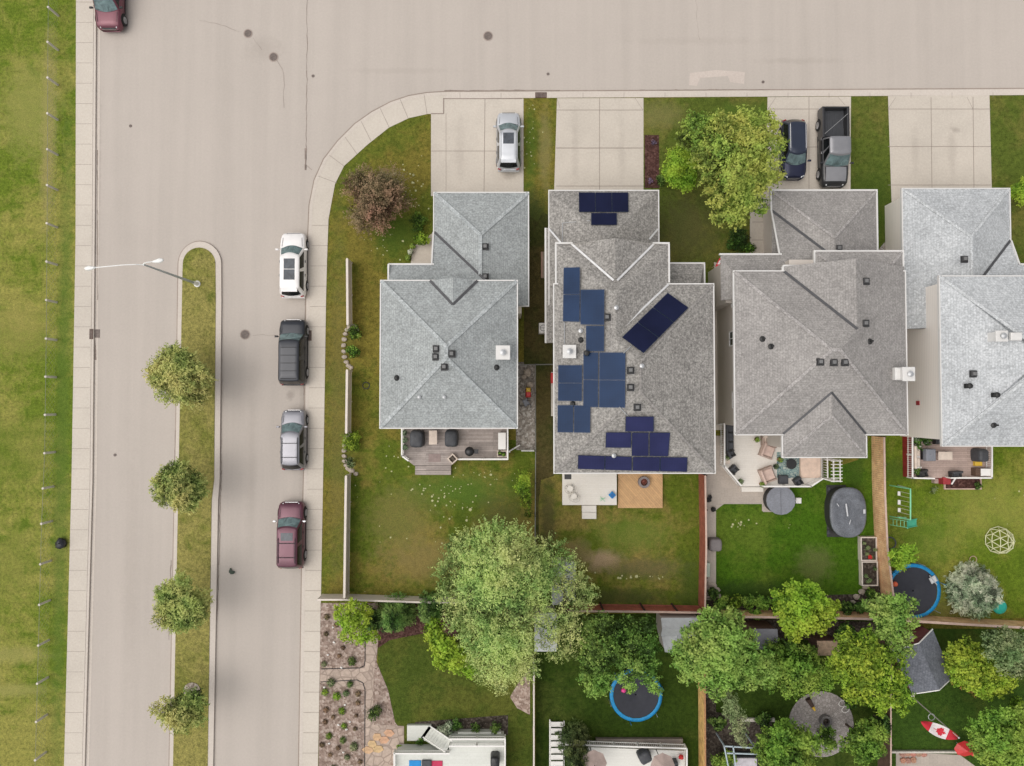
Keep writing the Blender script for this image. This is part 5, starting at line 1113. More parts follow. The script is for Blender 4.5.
tree('crabapple_tree', 'mid green low tree filling the middle north of the round patio', 'tree', 790, 668, 34, 4.5, lm_mid, 83, dens=70, ll=.2, lw=.12, trunk=.14, clumps_px=[(775, 652, 12, 0, .3), (792, 650, 11, 0, .2), (806, 652, 10, -.2, .25), (783, 668, 14, .4, .5), (802, 668, 14, .4, .5), (818, 668, 12, 0, .6), (790, 684, 13, .1, .6), (808, 682, 11, 0, .65), (824, 680, 9, -.2, .7), (772, 680, 10, -.2, .45), (764, 664, 9, -.2, .4)])
tree('elm_tree', 'large yellow green tree east of the round patio', 'tree', 866, 664, 44, 7.5, lm_lime, 84, dens=62, ll=.26, lw=.12, trunk=.2, clumps_px=[(850, 640, 12, 0, .35), (866, 640, 12, .1, .4), (842, 656, 11, 0, .35), (860, 656, 15, .9, .45), (880, 656, 13, .4, .45), (896, 660, 9, -.3, .4), (846, 672, 12, .3, .4), (866, 674, 15, .9, .5), (886, 676, 13, .3, .45), (902, 678, 8, -.4, .45), (854, 690, 12, .1, .45), (874, 692, 13, .2, .5), (892, 694, 11, 0, .5), (906, 698, 7, -.5, .5), (834, 664, 8, -.4, .4), (880, 706, 8, -.3, .5), (900, 710, 6, -.5, .5)])
tree('elm_tree', 'light green tree over the corner where the wooden fences meet', 'tree', 892, 616, 26, 6.5, lm_elm, 85, dens=60, ll=.22, lw=.12, trunk=.14, clumps_px=[(884, 602, 10, .1, .6), (898, 604, 11, .3, .7), (910, 604, 7, -.1, .6), (878, 614, 10, .2, .6), (894, 618, 12, .7, .75), (908, 620, 9, .1, .7), (884, 630, 10, .2, .65), (900, 634, 11, .3, .7), (906, 648, 8, 0, .65), (892, 646, 9, 0, .6), (870, 606, 7, -.3, .5)])
tree('poplar_tree', 'narrow grey green tree leaning south beside the glass topped hot tub', 'tree', 735, 706, 24, 5.5, lm_grey, 86, dens=85, ll=.16, lw=.07, trunk=.1, clumps_px=[(724, 692, 8, -.4, .6), (730, 700, 8, -.1, .65), (734, 710, 9, .2, .75), (738, 720, 9, .5, .75), (739, 730, 8, .6, .75), (741, 740, 6, .8, .7), (728, 710, 6, -.2, .5)], spread=.6, base=(727, 695))
for k, (x, y, R, h, m_, tn, lab) in enumerate((
        (787, 748, 30, 4.5, lm_mid, (.4, .8), 'round green tree at the bottom edge south west of the round patio'), (864, 742, 22, 4.5, lm_mid, (.3, .65), 'round green tree at the bottom edge south east of the round patio'),
        (724, 760, 14, 2.0, lm_mid, (.3, .7), 'green bush at the bottom edge left of the hot tub'), (718, 722, 9, 1.6, lm_dark, (.2, .5), 'dark bush between brown fence and narrow leaning tree'),
        (764, 722, 10, 1.2, lm_dark, (.2, .6), 'low dark bush on the edging west of the round patio'), (882, 722, 12, 2.2, lm_conifer, (.1, .35), 'dark conifer like bush against the fence east of the round patio'),
        (845, 634, 12, 2.0, lm_dark, (.1, .5), 'dark bush beside the little wooden shed'), (851, 704, 7, 1.2, lm_dark, (.2, .5), 'small dark bush at the north east rim of the round patio'),
        (824, 738, 12, 2.0, lm_mid, (.3, .6), 'green bush on the southern rim of the round patio'))):
    tree('garden_tree' if h > 3 else 'bush', lab, 'tree' if h > 3 else 'bush', x, y, R, h, m_, 90 + k, nc=20 if R > 15 else 10, rc=.36, dens=80, ll=.2, lw=.12, trunk=.1 if h > 3 else .04, tint=tn)
# ground hugging plants along the lush yard's southern fence
for k, (x, y, R, m_, tn) in enumerate(((712, 592, 8, lm_dark, (.3, .7)), (722, 603, 8, lm_mid, (.3, .6)), (736, 603, 9, lm_lime, (.1, .5)), (750, 602, 9, lm_mid, (.3, .6)), (764, 601, 9, lm_mid, (.5, .9)), (776, 607, 8, lm_lime, (.2, .6)), (846, 607, 9, lm_dark, (.2, .6)), (862, 606, 9, lm_dark, (.3, .6)), (870, 596, 7, lm_mid, (.2, .5)), (756, 613, 7, lm_mid, (.3, .7)))):
    tree('bush', ['dark bush at the fence corner of the lush yard', 'green bush beside the corner bush of the lush yard', 'lime bush third along the southern bed of the lush yard', 'green bush fourth along the southern bed of the lush yard', 'pale green flowering bush fifth along the southern bed of the lush yard', 'lime bush just left of the bright lime tree', 'dark bush just right of the bright lime tree', 'dark bush between lime tree and rock edging', 'small green bush under the raised planter', 'green bush rising over the brown fence top'][k], 'bush', x, y, R, 1.2, m_, 110 + k, 'bushes along the southern fence of the lush yard', nc=8, rc=.45, dens=110, ll=.15, lw=.09, trunk=.03, tint=tn)
# right yards
conifer('spruce_tree', 'silvery blue spruce on the lawn beside the trampoline', 968, 589, 24, 3.0, lm_spruce, 131, ll=.3, lw=.07, dens=95, tint=(.35, .85))
tree('young_tree', 'young yellow green tree beside the wooden fence north of the trampoline', 'tree', 901, 554, 15, 3.6, lm_lime, 132, nc=9, rc=.38, dens=55, ll=.24, lw=.10, trunk=.05, tint=(.5, .95), rad=.6, spread=.8)
tree('lime_tree', 'bright lime tree beside the grey shingled shed', 'tree', 975, 668, 34, 5.0, lm_lime, 133, dens=75, ll=.22, lw=.14, trunk=.16, clumps_px=[(955, 652, 10, 0, .5), (968, 650, 11, .2, .5), (952, 666, 9, -.2, .5), (966, 664, 14, .8, .6), (982, 662, 12, .4, .55), (958, 678, 8, -.2, .6), (974, 680, 12, .4, .65), (990, 676, 11, .1, .6), (984, 690, 9, 0, .7), (998, 688, 8, -.1, .65), (1006, 680, 9, -.2, .8)])
tree('leafy_tree', 'grey green tree behind the bright lime tree at right edge', 'tree', 1003, 650, 25, 6.5, lm_grey, 134, dens=85, ll=.2, lw=.1, trunk=.14, clumps_px=[(990, 638, 9, 0, .4), (1002, 636, 10, .2, .5), (1016, 640, 10, .1, .5), (994, 650, 10, .4, .55), (1008, 652, 12, .7, .65), (1022, 656, 10, .1, .6), (1004, 664, 9, .2, .65), (1016, 668, 8, 0, .6), (1026, 644, 9, 0, .5)], base=(1012, 655))
tree('bronze_shrub', 'orange tipped low shrub under the bright lime tree', 'shrub', 964, 686, 8, 1.2, lm_redt, 135, nc=8, dens=110, ll=.14, lw=.08, trunk=.03, clumps_px=[(955, 680, 4, 0, .6), (963, 685, 5, 0, .7), (972, 689, 5, 0, .6), (981, 693, 4, 0, .6)])
tree('garden_tree', 'green tree in the bottom right corner behind the red canopy', 'tree', 1000, 738, 32, 6.0, lm_mid, 136, dens=75, ll=.24, lw=.13, trunk=.18, clumps_px=[(975, 728, 9, -.2, .6), (990, 722, 12, .2, .6), (1006, 720, 12, .3, .7), (1022, 716, 11, .1, .7), (982, 740, 11, .2, .6), (998, 740, 14, 1.0, .7), (1016, 738, 13, .8, .75), (985, 754, 10, .1, .6), (1002, 758, 13, .6, .7), (1022, 758, 13, .5, .7), (1030, 730, 12, .4, .7), (974, 745, 6, -.5, .5)], base=(1004, 745))
tree('bush', 'small lime bush over the east fence beside the tool shed', 'bush', 1016, 704, 9, 1.4, lm_lime, 137, nc=8, dens=110, ll=.15, lw=.09, trunk=.03, tint=(.2, .6))
# ------------------------------------------------------------------ street furniture
m_steel = plain('lamp_steel', (.42, .47, .51), .4, .5); m_lampw = plain('lamp_head', (.82, .82, .80), .4, var=.03)
t = thing('street_lamp', 'tall grey double armed street lamp standing on the median tip', 'street lamp')
b = G(197.5, 284); tp = G(143.5, 264.5, 7.75)
mb = MB(); mb.lathe(b, [(.24, 0), (.24, .08), (.17, .12), (.11, .7), (.10, .75)], 14); mb.build('base', m_lampw, t)
MB().tube(b + Vector((0, 0, .1)), tp, .10, .055, n=10).build('pole', m_steel, t)
for (x, y, z) in ((157, 261, 8.0), (91, 268, 8.0)):
    e = G(x, y, z); mb = MB(); mid = tp + (e - tp) * .35 + Vector((0, 0, .25)); mb.path([tp - Vector((0, 0, .05)), tp + (e - tp) * .12 + Vector((0, 0, .16)), mid, e], .035); a = mb.build('arm', m_lampw, t)
    d = (e - tp); d.z = 0; d.normalize(); n = Vector((-d.y, d.x, 0)); mb = MB(); vs = []
    prof = [(-.30, .05, .05), (-.1, .11, .07), (.15, .16, .09), (.33, .12, .07), (.42, .04, .03)]
    for (s, w, h_) in prof:
        for k in range(8):
            an = 2 * math.pi * k / 8; vs.append(e + d * s + n * w * math.cos(an) + Vector((0, 0, h_ * math.sin(an))))
    mb.add(vs, [(i * 8 + k, i * 8 + (k + 1) % 8, (i + 1) * 8 + (k + 1) % 8, (i + 1) * 8 + k) for i in range(4) for k in range(8)] + [tuple(range(7, -1, -1)), tuple(range(32, 40))]); mb.build('lamp_head', m_lampw, t, True)
m_iron = plain('cast_iron', (.16, .13, .115), .7, var=.3, scale=9); m_rust = plain('drain_iron', (.10, .055, .04), .8, var=.35, scale=7)
def manhole(px, py, r, lab):
    t = thing('manhole_cover', lab, 'manhole cover'); p = G(px, py, ZR + .006); mb = MB(); mb.lathe(p, [(r + .07, 0), (r + .07, .012), (r + .03, .014)], 22); mb.build('frame', plain('manhole_ring', (.34, .28, .245), .8), t)
    mb = MB(); mb.lathe(p, [(r, .005), (r, .018), (r - .03, .022)], 22)
    for k in range(-3, 4): mb.box((p.x + k * r * .24, p.y, p.z + .024), (.02, 1.5 * r * math.sqrt(max(.05, 1 - (k * .26) ** 2)), .006))
    mb.build('cover', m_iron, t)
for a in ((248, 33.5, .27, 'round iron manhole cover, the upper left of the pair near the top of the avenue'), (273.5, 57, .29, 'round iron manhole cover, the lower right of the pair near the top of the avenue'), (488, 36, .30, 'round iron manhole cover in the street straight above the first driveway'), (245, 334.5, .31, 'round iron manhole cover between median and parked black SUV')): manhole(*a)
for (x, y, lab) in ((130.5, 126, 'tiny iron valve cover in the avenue near the left sidewalk'), (763, 82, 'small iron valve cover in the street beside the third driveway'), (313, 76, 'tiny iron valve cover near the rounded corner kerb'), (548, 74, 'tiny iron valve cover above the middle kerb drain'), (115, 455, 'tiny iron valve cover in the left lane beside the median')):
    p = G(x, y, ZR + .006); tag(MB().lathe(p, [(.11, 0), (.11, .02), (.07, .03)], 10).build('valve_cover', m_iron), lab, 'valve cover')
def drain(x, y, w, d, lab, n=2, ax=0):
    t = thing('storm_drain', lab, 'storm drain'); p = G(x, y, .02)
    mb = MB(); mb.cbox((p.x, p.y, p.z - .02), (w, d, .05), .01); mb.build('frame', m_rust, t); mb = MB()
    for k in range(8):
        f = (k + .5) / 8 - .5
        mb.box((p.x + (f * w * .9 if w > d else 0), p.y + (0 if w > d else f * d * .9), p.z + .012), (.05 if w > d else w * .8, d * .8 if w > d else .05, .015))
    mb.build('grate', m_iron, t)
drain(91.2, 334, .28, .75, 'brown storm drain set in the left sidewalk kerb'); drain(309.5, 335.5, .30, .75, 'rusty storm drain in the kerb beside the black SUV'); drain(541, 95, .85, .42, 'brown storm drain in the kerb between the first two driveways')
p = G(97, 333.5, ZR + .006); tag(MB().cbox((p.x, p.y, p.z), (.42, .62, .03), .01).build('grate', m_iron), 'dark square street grate in the gutter beside the left storm drain', 'grate')
mb = MB(); p = G(62.5, 543, 0); mb.blob(p + Vector((0, 0, .22)), .36, .42, .28, 3, .2); mb.tube(p + Vector((0, 0, .4)), p + Vector((.1, .1, .62)), .07, .03)
tag(mb.build('rubbish_bag', plain('black_bag', (.02, .022, .03), .35, var=.2), None, True), 'dark rubbish bag lying on the grass verge of the left sidewalk', 'rubbish bag')
mb = MB(); p = G(232, 572, ZR); mb.blob(p + Vector((0, 0, .08)), .2, .13, .09, 5, .25); mb.blob(p + Vector((-.1, .12, .06)), .1, .16, .06, 6, .3)
tag(mb.build('debris', plain('debris', (.06, .08, .06), .8)), 'small dark clump of debris lying on the road right of the median', 'debris')
p = G(192, 691, .04); tag(MB().lathe(p, [(.62, 0), (.6, .04), (.4, .08), (.1, .1)], 18).build('mulch_ring', gravel('pale_mulch', (.22, .18, .14), (.42, .36, .30), (.6, .55, .48), 8)), 'round pale mulch patch at the foot of the sparse median tree', 'mulch patch')

# ------------------------------------------------------------------ fences
m_ced = planks('cedar_boards', (.40, .20, .095), .14, 0, .22); m_redw = plain('redwood_boards', (.36, .11, .072), .75, var=.25, scale=2.2); m_pink = plain('cap_pinkish', (.55, .40, .33), .7)
m_amber = plain('amber_boards', (.80, .50, .19), .7, var=.3, scale=2.5); m_cedp = plain('cedar_fence', (.92, .53, .29), .75, var=.28, scale=1.8); m_vinyl = plain('vinyl_cream', (.66, .59, .53), .5, var=.06); m_brownf = plain('brown_fence', (.11, .065, .045), .8, var=.3)
def fence(lab, pts, h, mboard, mpost, mcap, pitch=.15, bw=.135, postd=2.4, side=1, capw=.10, rails=True, posts_proud=.09, name='fence', z0=0.0, solid=False):
    t = thing(name, lab, 'fence'); P_ = [G(x, y, 0) for x, y in pts]; rnd = random.Random(int(P_[0].x * 100))
    for a, b in zip(P_[:-1], P_[1:]):
        d = b - a; L_ = d.length; d.normalize(); n = Vector((-d.y, d.x, 0)) * side; ang = math.atan2(d.y, d.x); mb = MB()
        k = 0.0
        while k < L_ - .02:
            w = min(bw, L_ - k); j = rnd.uniform(-.012, .012)
            mb.box((a + d * (k + w / 2) + n * .0 + Vector((0, 0, h / 2 + j + z0))), (w, .025, h - .08), ang); k += pitch
        mb.build('board_panel', mboard, t)
        for zr in ((.35, h - .3) if rails else ()): MB().box((a + b) / 2 + n * .05 + Vector((0, 0, zr)), (L_ - .1, .04, .09), ang).build('rail', mboard, t)
        if mcap: MB().box((a + b) / 2 + Vector((0, 0, h + .015)), (L_, capw, .03), ang).build('cap_rail', mcap, t)
        m = max(1, round(L_ / postd))
        for i in range(m + 1):
            MB().box(a + d * (L_ * i / m) + n * posts_proud + Vector((0, 0, h / 2)), (.10, .10, h + .04), ang).build('post', mpost, t)
    return t
fence('orange cedar board fence between the lush green yard and the yellow green yard', [(871.2, 436), (872, 490), (874.5, 545), (881, 596)], 1.8, m_cedp, m_brownf, m_pink, side=1, capw=.13)
fence('long orange cedar fence closing the two right yards along their south side', [(706, 609.5), (800, 610.5), (868, 612), (950, 617), (1040, 622)], 1.7, m_cedp, m_brownf, m_pink, side=-1, capw=.16)
fence('red brown board fence between the solar house yard and the paver path', [(698.5, 473), (699.5, 540), (698.2, 604)], 1.8, m_redw, plain('dark_post', (.05, .025, .02), .8), m_pink, side=1, capw=.12)
fence('red brown board fence closing the solar house yard on the south side', [(560, 603.6), (640, 604.4), (703, 605.5)], 1.8, m_redw, plain('dark_post2', (.045, .02, .018), .8), m_pink, side=1, capw=.14)
fence('amber board fence right of the shaded trampoline yard', [(697.8, 614), (698.2, 690), (698.8, 800)], 1.8, m_amber, m_brownf, m_ced, side=1, capw=.10)
fence('dark brown fence with pale top rail left of the flag yard', [(877.5, 625), (877.5, 700), (877.5, 800)], 1.8, m_brownf, m_brownf, m_pink, side=1, capw=.10)
m_post = plain('weathered_post', (.58, .54, .48), .8)
fence('pale vinyl fence piece north of the upper stone ring on the corner lawn', [(351.8, 263), (352.3, 327)], 1.5, m_vinyl, m_vinyl, m_vinyl, pitch=.152, bw=.150, capw=.16, posts_proud=0)
fence('pale vinyl fence piece between the two stone rings on the corner lawn', [(351.8, 371), (351, 432)], 1.5, m_vinyl, m_vinyl, m_vinyl, pitch=.152, bw=.150, capw=.16, posts_proud=0)
fence('long pale vinyl fence piece running south from the lower stone ring', [(350.8, 474), (350, 530), (349.2, 592)], 1.5, m_vinyl, m_vinyl, m_vinyl, pitch=.152, bw=.150, capw=.16, posts_proud=0)
fence('pale vinyl fence between corner house yard and the gravel garden', [(323, 594), (349, 594), (440, 597), (530, 598)], 1.5, m_vinyl, m_post, m_vinyl, pitch=.152, bw=.150, capw=.12, side=-1, posts_proud=.04)
fence('low white vinyl fence beside the small lawn south of the huge sage tree', [(533.2, 655), (533.2, 800)], 1.5, m_vinyl, m_vinyl, m_vinyl, pitch=.152, bw=.15, capw=.10, posts_proud=0)
m_wire = plain('fence_wire', (.26, .26, .24), .5, .4)
def chainlink(lab, pts, h, spacing=2.75, dm=.28, r=.006, name='chain_link_fence', posts_px=None, pm=None):
    t = thing(name, lab, 'fence'); P_ = [G(x, y, 0) for x, y in pts]
    for a, b in zip(P_[:-1], P_[1:]):
        d = b - a; L_ = d.length; d.normalize(); mb = MB(); n = int(L_ / dm)
        for i in range(n):
            p = a + d * (i * dm); q = a + d * min(L_, (i + 1) * dm)
            for k in range(int(h / dm)):
                z = .05 + k * dm
                mb.tube(p + Vector((0, 0, z)), q + Vector((0, 0, z + dm)), r, n=3, cap=False); mb.tube(q + Vector((0, 0, z)), p + Vector((0, 0, z + dm)), r, n=3, cap=False)
        mb.build('wire_mesh', m_wire, t); MB().tube(a + Vector((0, 0, h)), b + Vector((0, 0, h)), .010 if name == 'field_fence' else .018).build('top_rail', m_wire, t)
        m = max(1, round(L_ / spacing))
        for i in range(m): MB().tube(a + d * (L_ * i / m), a + d * (L_ * i / m) + Vector((0, 0, h + .05)), .085 if name == 'field_fence' else .04, n=8).build('post', pm or m_post, t)
    return t
chainlink('long wire fence on slanting pale posts along the left grass field', [(60, -120), (58, 50), (57.5, 190), (56.5, 340), (55, 452), (52, 521), (49, 640), (46, 752), (40, 900)], 1.15, dm=.38, r=.004, name='field_fence')
chainlink('dark wire fence between corner house and solar house back yards', [(535, 365), (535.2, 450), (534.6, 545)], 1.3, 2.4, pm=m_dark)
chainlink('short wire fence crossing the shady gap between the two left houses', [(518, 365.5), (553, 365)], 1.2, 2.4)
# side gate of the corner house deck
t = thing('garden_gate', 'open white gate at the east end of the grey deck', 'gate')
mb = MB(); a, b = G(509.5, 450.5, 0), G(519.5, 444.5, 0); d = (b - a).normalized(); ang = math.atan2(d.y, d.x)
for z in (.2, .95): mb.box((a + b) / 2 + Vector((0, 0, z)), ((b - a).length, .05, .07), ang)
for k in range(6): mb.box(a + (b - a) * (k / 5) + Vector((0, 0, .6)), (.06, .04, 1.1), ang)
mb.build('gate_frame', m_white, t); MB().box(a + Vector((0, 0, .6)), (.1, .1, 1.25)).build('post', m_white, t)
a, b = G(521.5, 450), G(533.5, 450); mb = MB(); 
for z in (.2, 1.0): mb.box((a + b) / 2 + Vector((0, 0, z)), ((b - a).length, .05, .08))
for k in range(7): mb.box(a + (b - a) * (k / 6) + Vector((0, 0, .6)), (.06, .04, 1.1))
tag(mb.build('picket_fence', m_white), 'short white picket panel joining the wire fence beside the gravel side yard', 'fence')
# brown gate between the last two houses, white picket gate beside the cream deck
mb = MB(); a, b = G(887, 216), G(903, 205)
for k in range(14): mb.box(a + (b - a) * (k / 13) + Vector((0, 0, .8)), (.13, .03, 1.5), math.atan2((b - a).y, (b - a).x))
mb.box((a + b) / 2 + Vector((0, -.05, 1.3)), ((b - a).length, .05, .1), math.atan2((b - a).y, (b - a).x))
tag(mb.build('board_gate', plain('gate_brown', (.14, .09, .075), .8)), 'brown board gate beside the pale garage at the right driveway', 'gate')
mb = MB(); a, b = G(715, 424), G(725, 424)
for k in range(8): mb.box(a + (b - a) * (k / 7) + Vector((0, 0, .55)), (.05, .03, 1.1))
for z in (.3, 1.0): mb.box((a + b) / 2 + Vector((0, 0, z)), ((b - a).length, .04, .06))
tag(mb.build('picket_gate', m_white), 'white picket gate in the gap beside the cream deck', 'gate')

# ------------------------------------------------------------------ decks
m_dgrey = planks('deck_grey_boards', (.36, .31, .285), .14, 0, .35); m_dcream = planks('deck_cream', (.74, .70, .64), .16, 0, .03, gap=.85); m_dnat = planks('deck_natural', (.58, .36, .18), .14, 0, .18, rot=.85); m_dbrown = planks('deck_taupe', (.42, .32, .28), .14, 0, .18)
m_dwhite = planks('deck_white', (.72, .71, .66), .2, 0, .03, gap=.8)
m_railw = plain('rail_white', (.80, .78, .75), .45, var=.04)
def deck(lab, poly, z, mfloor, mskirt, rails=(), rz_=.95, stairs=(), mrail=None, name='deck'):
    t = thing(name, lab, 'deck'); P_ = [G(x, y, z) for x, y in poly]
    MB().prism([(p.x, p.y) for p in P_], z - .06, z).build('deck_floor', mfloor, t)
    c = sum(P_, Vector()) / len(P_); mb = MB(); mb.prism([(c.x + (p.x - c.x) * .985, c.y + (p.y - c.y) * .985) for p in P_], 0, z - .065); mb.build('skirt', mskirt, t)
    for (x0, y0, x1, y1) in rails:
        a, b = G(x0, y0, z + rz_), G(x1, y1, z + rz_); d = b - a; L_ = d.length; ang = math.atan2(d.y, d.x); mb = MB()
        mb.box((a + b) / 2, (L_ + .08, .10, .05), ang); mb.box((a + b) / 2 - Vector((0, 0, rz_ - .12)), (L_, .04, .05), ang)
        n = max(2, int(L_ / .14))
        for i in range(1, n): mb.box(a + d * (i / n) - Vector((0, 0, rz_ / 2)), (.03, .03, rz_ - .04), ang)
        m = max(1, round(L_ / 1.8))
        for i in range(m + 1): mb.box(a + d * (i / m) - Vector((0, 0, rz_ / 2 - .03)), (.09, .09, rz_ + .02), ang)
        mb.build('railing', mrail or m_railw, t)
    for (x0, y0, x1, y1, n, ax) in stairs:   # steps descending along ax (0,-1) etc
        for i in range(n):
            f0, f1 = i / n, (i + 1) / n; zz_ = z * (1 - (i + 1) / (n + 1))
            if ax == 's': a, b = G(x0, y0 + (y1 - y0) * f0, zz_), G(x1, y0 + (y1 - y0) * f1, zz_)
            elif ax == 'e': a, b = G(x0 + (x1 - x0) * f0, y0, zz_), G(x0 + (x1 - x0) * f1, y1, zz_)
            elif ax == 'n': a, b = G(x0, y1 + (y0 - y1) * f0, zz_), G(x1, y1 + (y0 - y1) * f1, zz_)
            MB().box(((a.x + b.x) / 2, (a.y + b.y) / 2, zz_ / 2), (abs(b.x - a.x) - .02, abs(b.y - a.y) - .02, zz_)).build('step', mfloor, t)
    return t
deck('grey weathered board deck behind the corner house', [(402, 424), (402, 456), (414, 465.5), (451, 465.5), (459, 459), (507.5, 459), (507.5, 424)], .7, m_dgrey, m_vinyl, rails=[(401.8, 427, 401.8, 456), (459, 459.3, 507.5, 459.3), (507.6, 429, 507.6, 459), (401.8, 456, 408, 460.5)], stairs=[(415, 465.8, 451, 475, 2, 's')])
deck('cream coloured deck beside the natural wood platform', [(562.4, 468), (562.4, 505), (616.7, 505), (616.7, 468)], .75, m_dcream, m_post, stairs=[(582, 505.4, 596.5, 519, 2, 's')])
deck('natural orange wood platform with the round fire pit', [(618, 468), (618, 508), (662.6, 508), (662.6, 468)], .3, m_dnat, m_ced)
deck('cream deck full of beige armchairs behind the warm grey house', [(725.5, 415), (725, 467), (741, 486.5), (811, 486.5), (822, 478.5), (822, 445), (790, 425)], .8, m_dcream, m_vinyl, rails=[(724.5, 424, 724.5, 466), (724.5, 466, 741, 485.5), (764, 486.5, 811, 486.5), (811, 486.5, 822.5, 478.8)], stairs=[(741.5, 487, 763.5, 492, 1, 's')])
t = deck('taupe board deck with red west side behind the pale grey house', [(912, 428), (912, 478), (992, 478), (992, 440), (960, 436), (960, 428)], .8, m_dbrown, m_brickred, rails=[(912.5, 432, 912.5, 478), (912.5, 478, 934, 478.5), (951, 478, 992, 478), (992, 446, 992, 478)], stairs=[(934.5, 478.5, 950, 483.5, 1, 's')], rz_=.7)
mb = MB(); a, b = G(911, 432, 1.05), G(911, 478, 1.05)
for k in range(24): mb.box((a.x - .05, b.y + (a.y - b.y) * (k + .5) / 24, .62), (.03, (a.y - b.y) / 24 * .88, 1.2))
mb.build('red_boards', m_brickred, t)
mb = MB(); a, b = G(943.5, 477.5, 1.0), G(951, 484.5, 1.0); mb.cbox(((a.x + b.x) / 2, (a.y + b.y) / 2, .5), (b.x - a.x, a.y - b.y, 1.0), .02); mb.build('stair_side', m_brickred, t)
mb = MB(); a, b = G(951.5, 484.3, 1.05), G(956.5, 476.5, 1.05); d = b - a; mb.box((a + b) / 2, (d.length, .09, .06), math.atan2(d.y, d.x)); mb.build('hand_rail', m_railw, t)
deck('white deck with beige furniture at the bottom edge below the shaded trampoline', [(585, 747), (686.5, 751), (686.5, 860), (585, 860)], 1.0, m_dwhite, m_dwhite, rails=[(566, 744.5, 686.5, 748.5), (686.8, 749, 686.8, 800)], rz_=.7)
t = thing('outdoor_stairs', 'white and grey flight of steps beside the dark conifer at bottom edge', 'stairs')
for i in range(9):
    zz_ = .18 * (i + 1); a, b = G(551, 722 + i * 6.6, zz_), G(563, 727 + i * 6.6, zz_)
    MB().box(((a.x + b.x) / 2, (a.y + b.y) / 2, zz_ - .03), (b.x - a.x, a.y - b.y, .05)).build('tread', m_railw if i % 1 == 0 else m_dgrey, t)
mb = MB(); mb.tube(G(549.8, 720, 1.0), G(549.8, 786, 2.4), .04); mb.tube(G(549.8, 720, 0), G(549.8, 720, 1.0), .05); mb.build('hand_rail', m_railw, t)
for x in (550.2, 563.6): a, b = G(x, 721, .1), G(x, 786, 1.6); MB().add([a, b, b - Vector((0, 0, .25)), a - Vector((0, 0, .1)), a + Vector((.06, 0, 0)), b + Vector((.06, 0, 0)), b + Vector((.06, 0, -.25)), a + Vector((.06, 0, -.1))], [(0, 1, 2, 3), (7, 6, 5, 4), (0, 4, 5, 1), (1, 5, 6, 2), (2, 6, 7, 3), (3, 7, 4, 0)]).build('stringer', m_railw, t)
m_dw2 = planks('deck_offwhite', (.66, .67, .62), .25, 0, .04, gap=.8)
t = deck('large off white deck with diagonal stairs at the bottom edge of the gravel garden', [(394.5, 754), (449, 754), (449, 740), (504.5, 740), (504.5, 850), (394.5, 850)], 1.5, m_dw2, m_dw2, rails=[(394.5, 753.5, 449, 753.5), (394.2, 753, 394.2, 830), (449.5, 746, 504, 746), (505, 738, 505, 830), (449, 739, 505, 739)], rz_=.5)
for i in range(9):
    f = i / 8; x, y = 426.5 + 20.5 * f, 733 + 13 * f; zz_ = .3 + 1.05 * f; p = G(x, y, zz_); MB().box((p.x, p.y, zz_ - .03), (.30, 1.0, .06), -.62).build('tread', m_dw2, t)
for dx, dy in ((-2.5, 5.5), (4.5, -5.5)):
    MB().tube(G(425.5 + dx, 731.5 + dy, .9), G(448 + dx, 746.5 + dy, 2.0), .045).build('hand_rail', m_railw, t)
def padbox(name, lab, cat, x0, y0, x1, y1, z0, z1, mat, b=.02, group=None):
    a, c = G(x0, y1, z1), G(x1, y0, z1); return tag(MB().cbox(((a.x + c.x) / 2, (a.y + c.y) / 2, (z0 + z1) / 2), (c.x - a.x, c.y - a.y, z1 - z0), b).build(name, mat), lab, cat, group)
padbox('platform', 'white ground level platform at the foot of the diagonal stairs', 'platform', 407, 725.5, 431, 741, 0, .3, m_dw2); padbox('walkway', 'white raised walkway strip behind the row of round bushes', 'walkway', 458, 732, 501, 740, 0, .5, m_dw2)
padbox('retaining_wall', 'grey timber edging in front of the white bottom deck', 'edging', 596, 739, 683, 746, 0, .3, plain('edging_grey', (.20, .17, .15), .9))
# ------------------------------------------------------------------ garden things
m_cover = plain('grey_cover', (.055, .058, .066), .6, var=.2); m_bl = plain('black_metal', (.02, .02, .022), .4); m_beigec = plain('beige_cushion', (.60, .45, .385), .85, var=.1); m_beiged = plain('beige_dark', (.42, .32, .27), .85); m_sand = plain('sand_cushion', (.66, .56, .48), .85)
m_wick = plain('dark_wicker', (.035, .034, .034), .7, var=.3, scale=12); m_teal = plain('teal_plastic', (.02, .42, .33), .4); m_blue = plain('trampoline_blue', (.002, .21, .46), .5, var=.2); m_mat = plain('trampoline_mat', (.022, .024, .034), .7, var=.15)
m_orange = plain('orange_plastic', (.65, .12, .05), .45); m_redp = plain('red_plastic', (.55, .03, .03), .45); m_yel = plain('yellow_plastic', (.65, .42, .04), .45); m_bluet = plain('blue_towel', (.02, .25, .60), .8); m_tubg = plain('cover_slate', (.21, .22, .25), .65, var=.12, scale=1.2); m_shedg = shingle('shed_shingle', (.15, .16, .185), .3); m_palemetal = plain('pale_roof', (.52, .54, .55), .45, var=.12)
m_terr = plain('terracotta', (.36, .15, .10), .8); m_wood = plain('raw_wood', (.45, .32, .22), .8, var=.25); m_stone = plain('rock', (.42, .36, .30), .9, var=.3); m_green = plain('mint_plastic', (.20, .58, .33), .45)
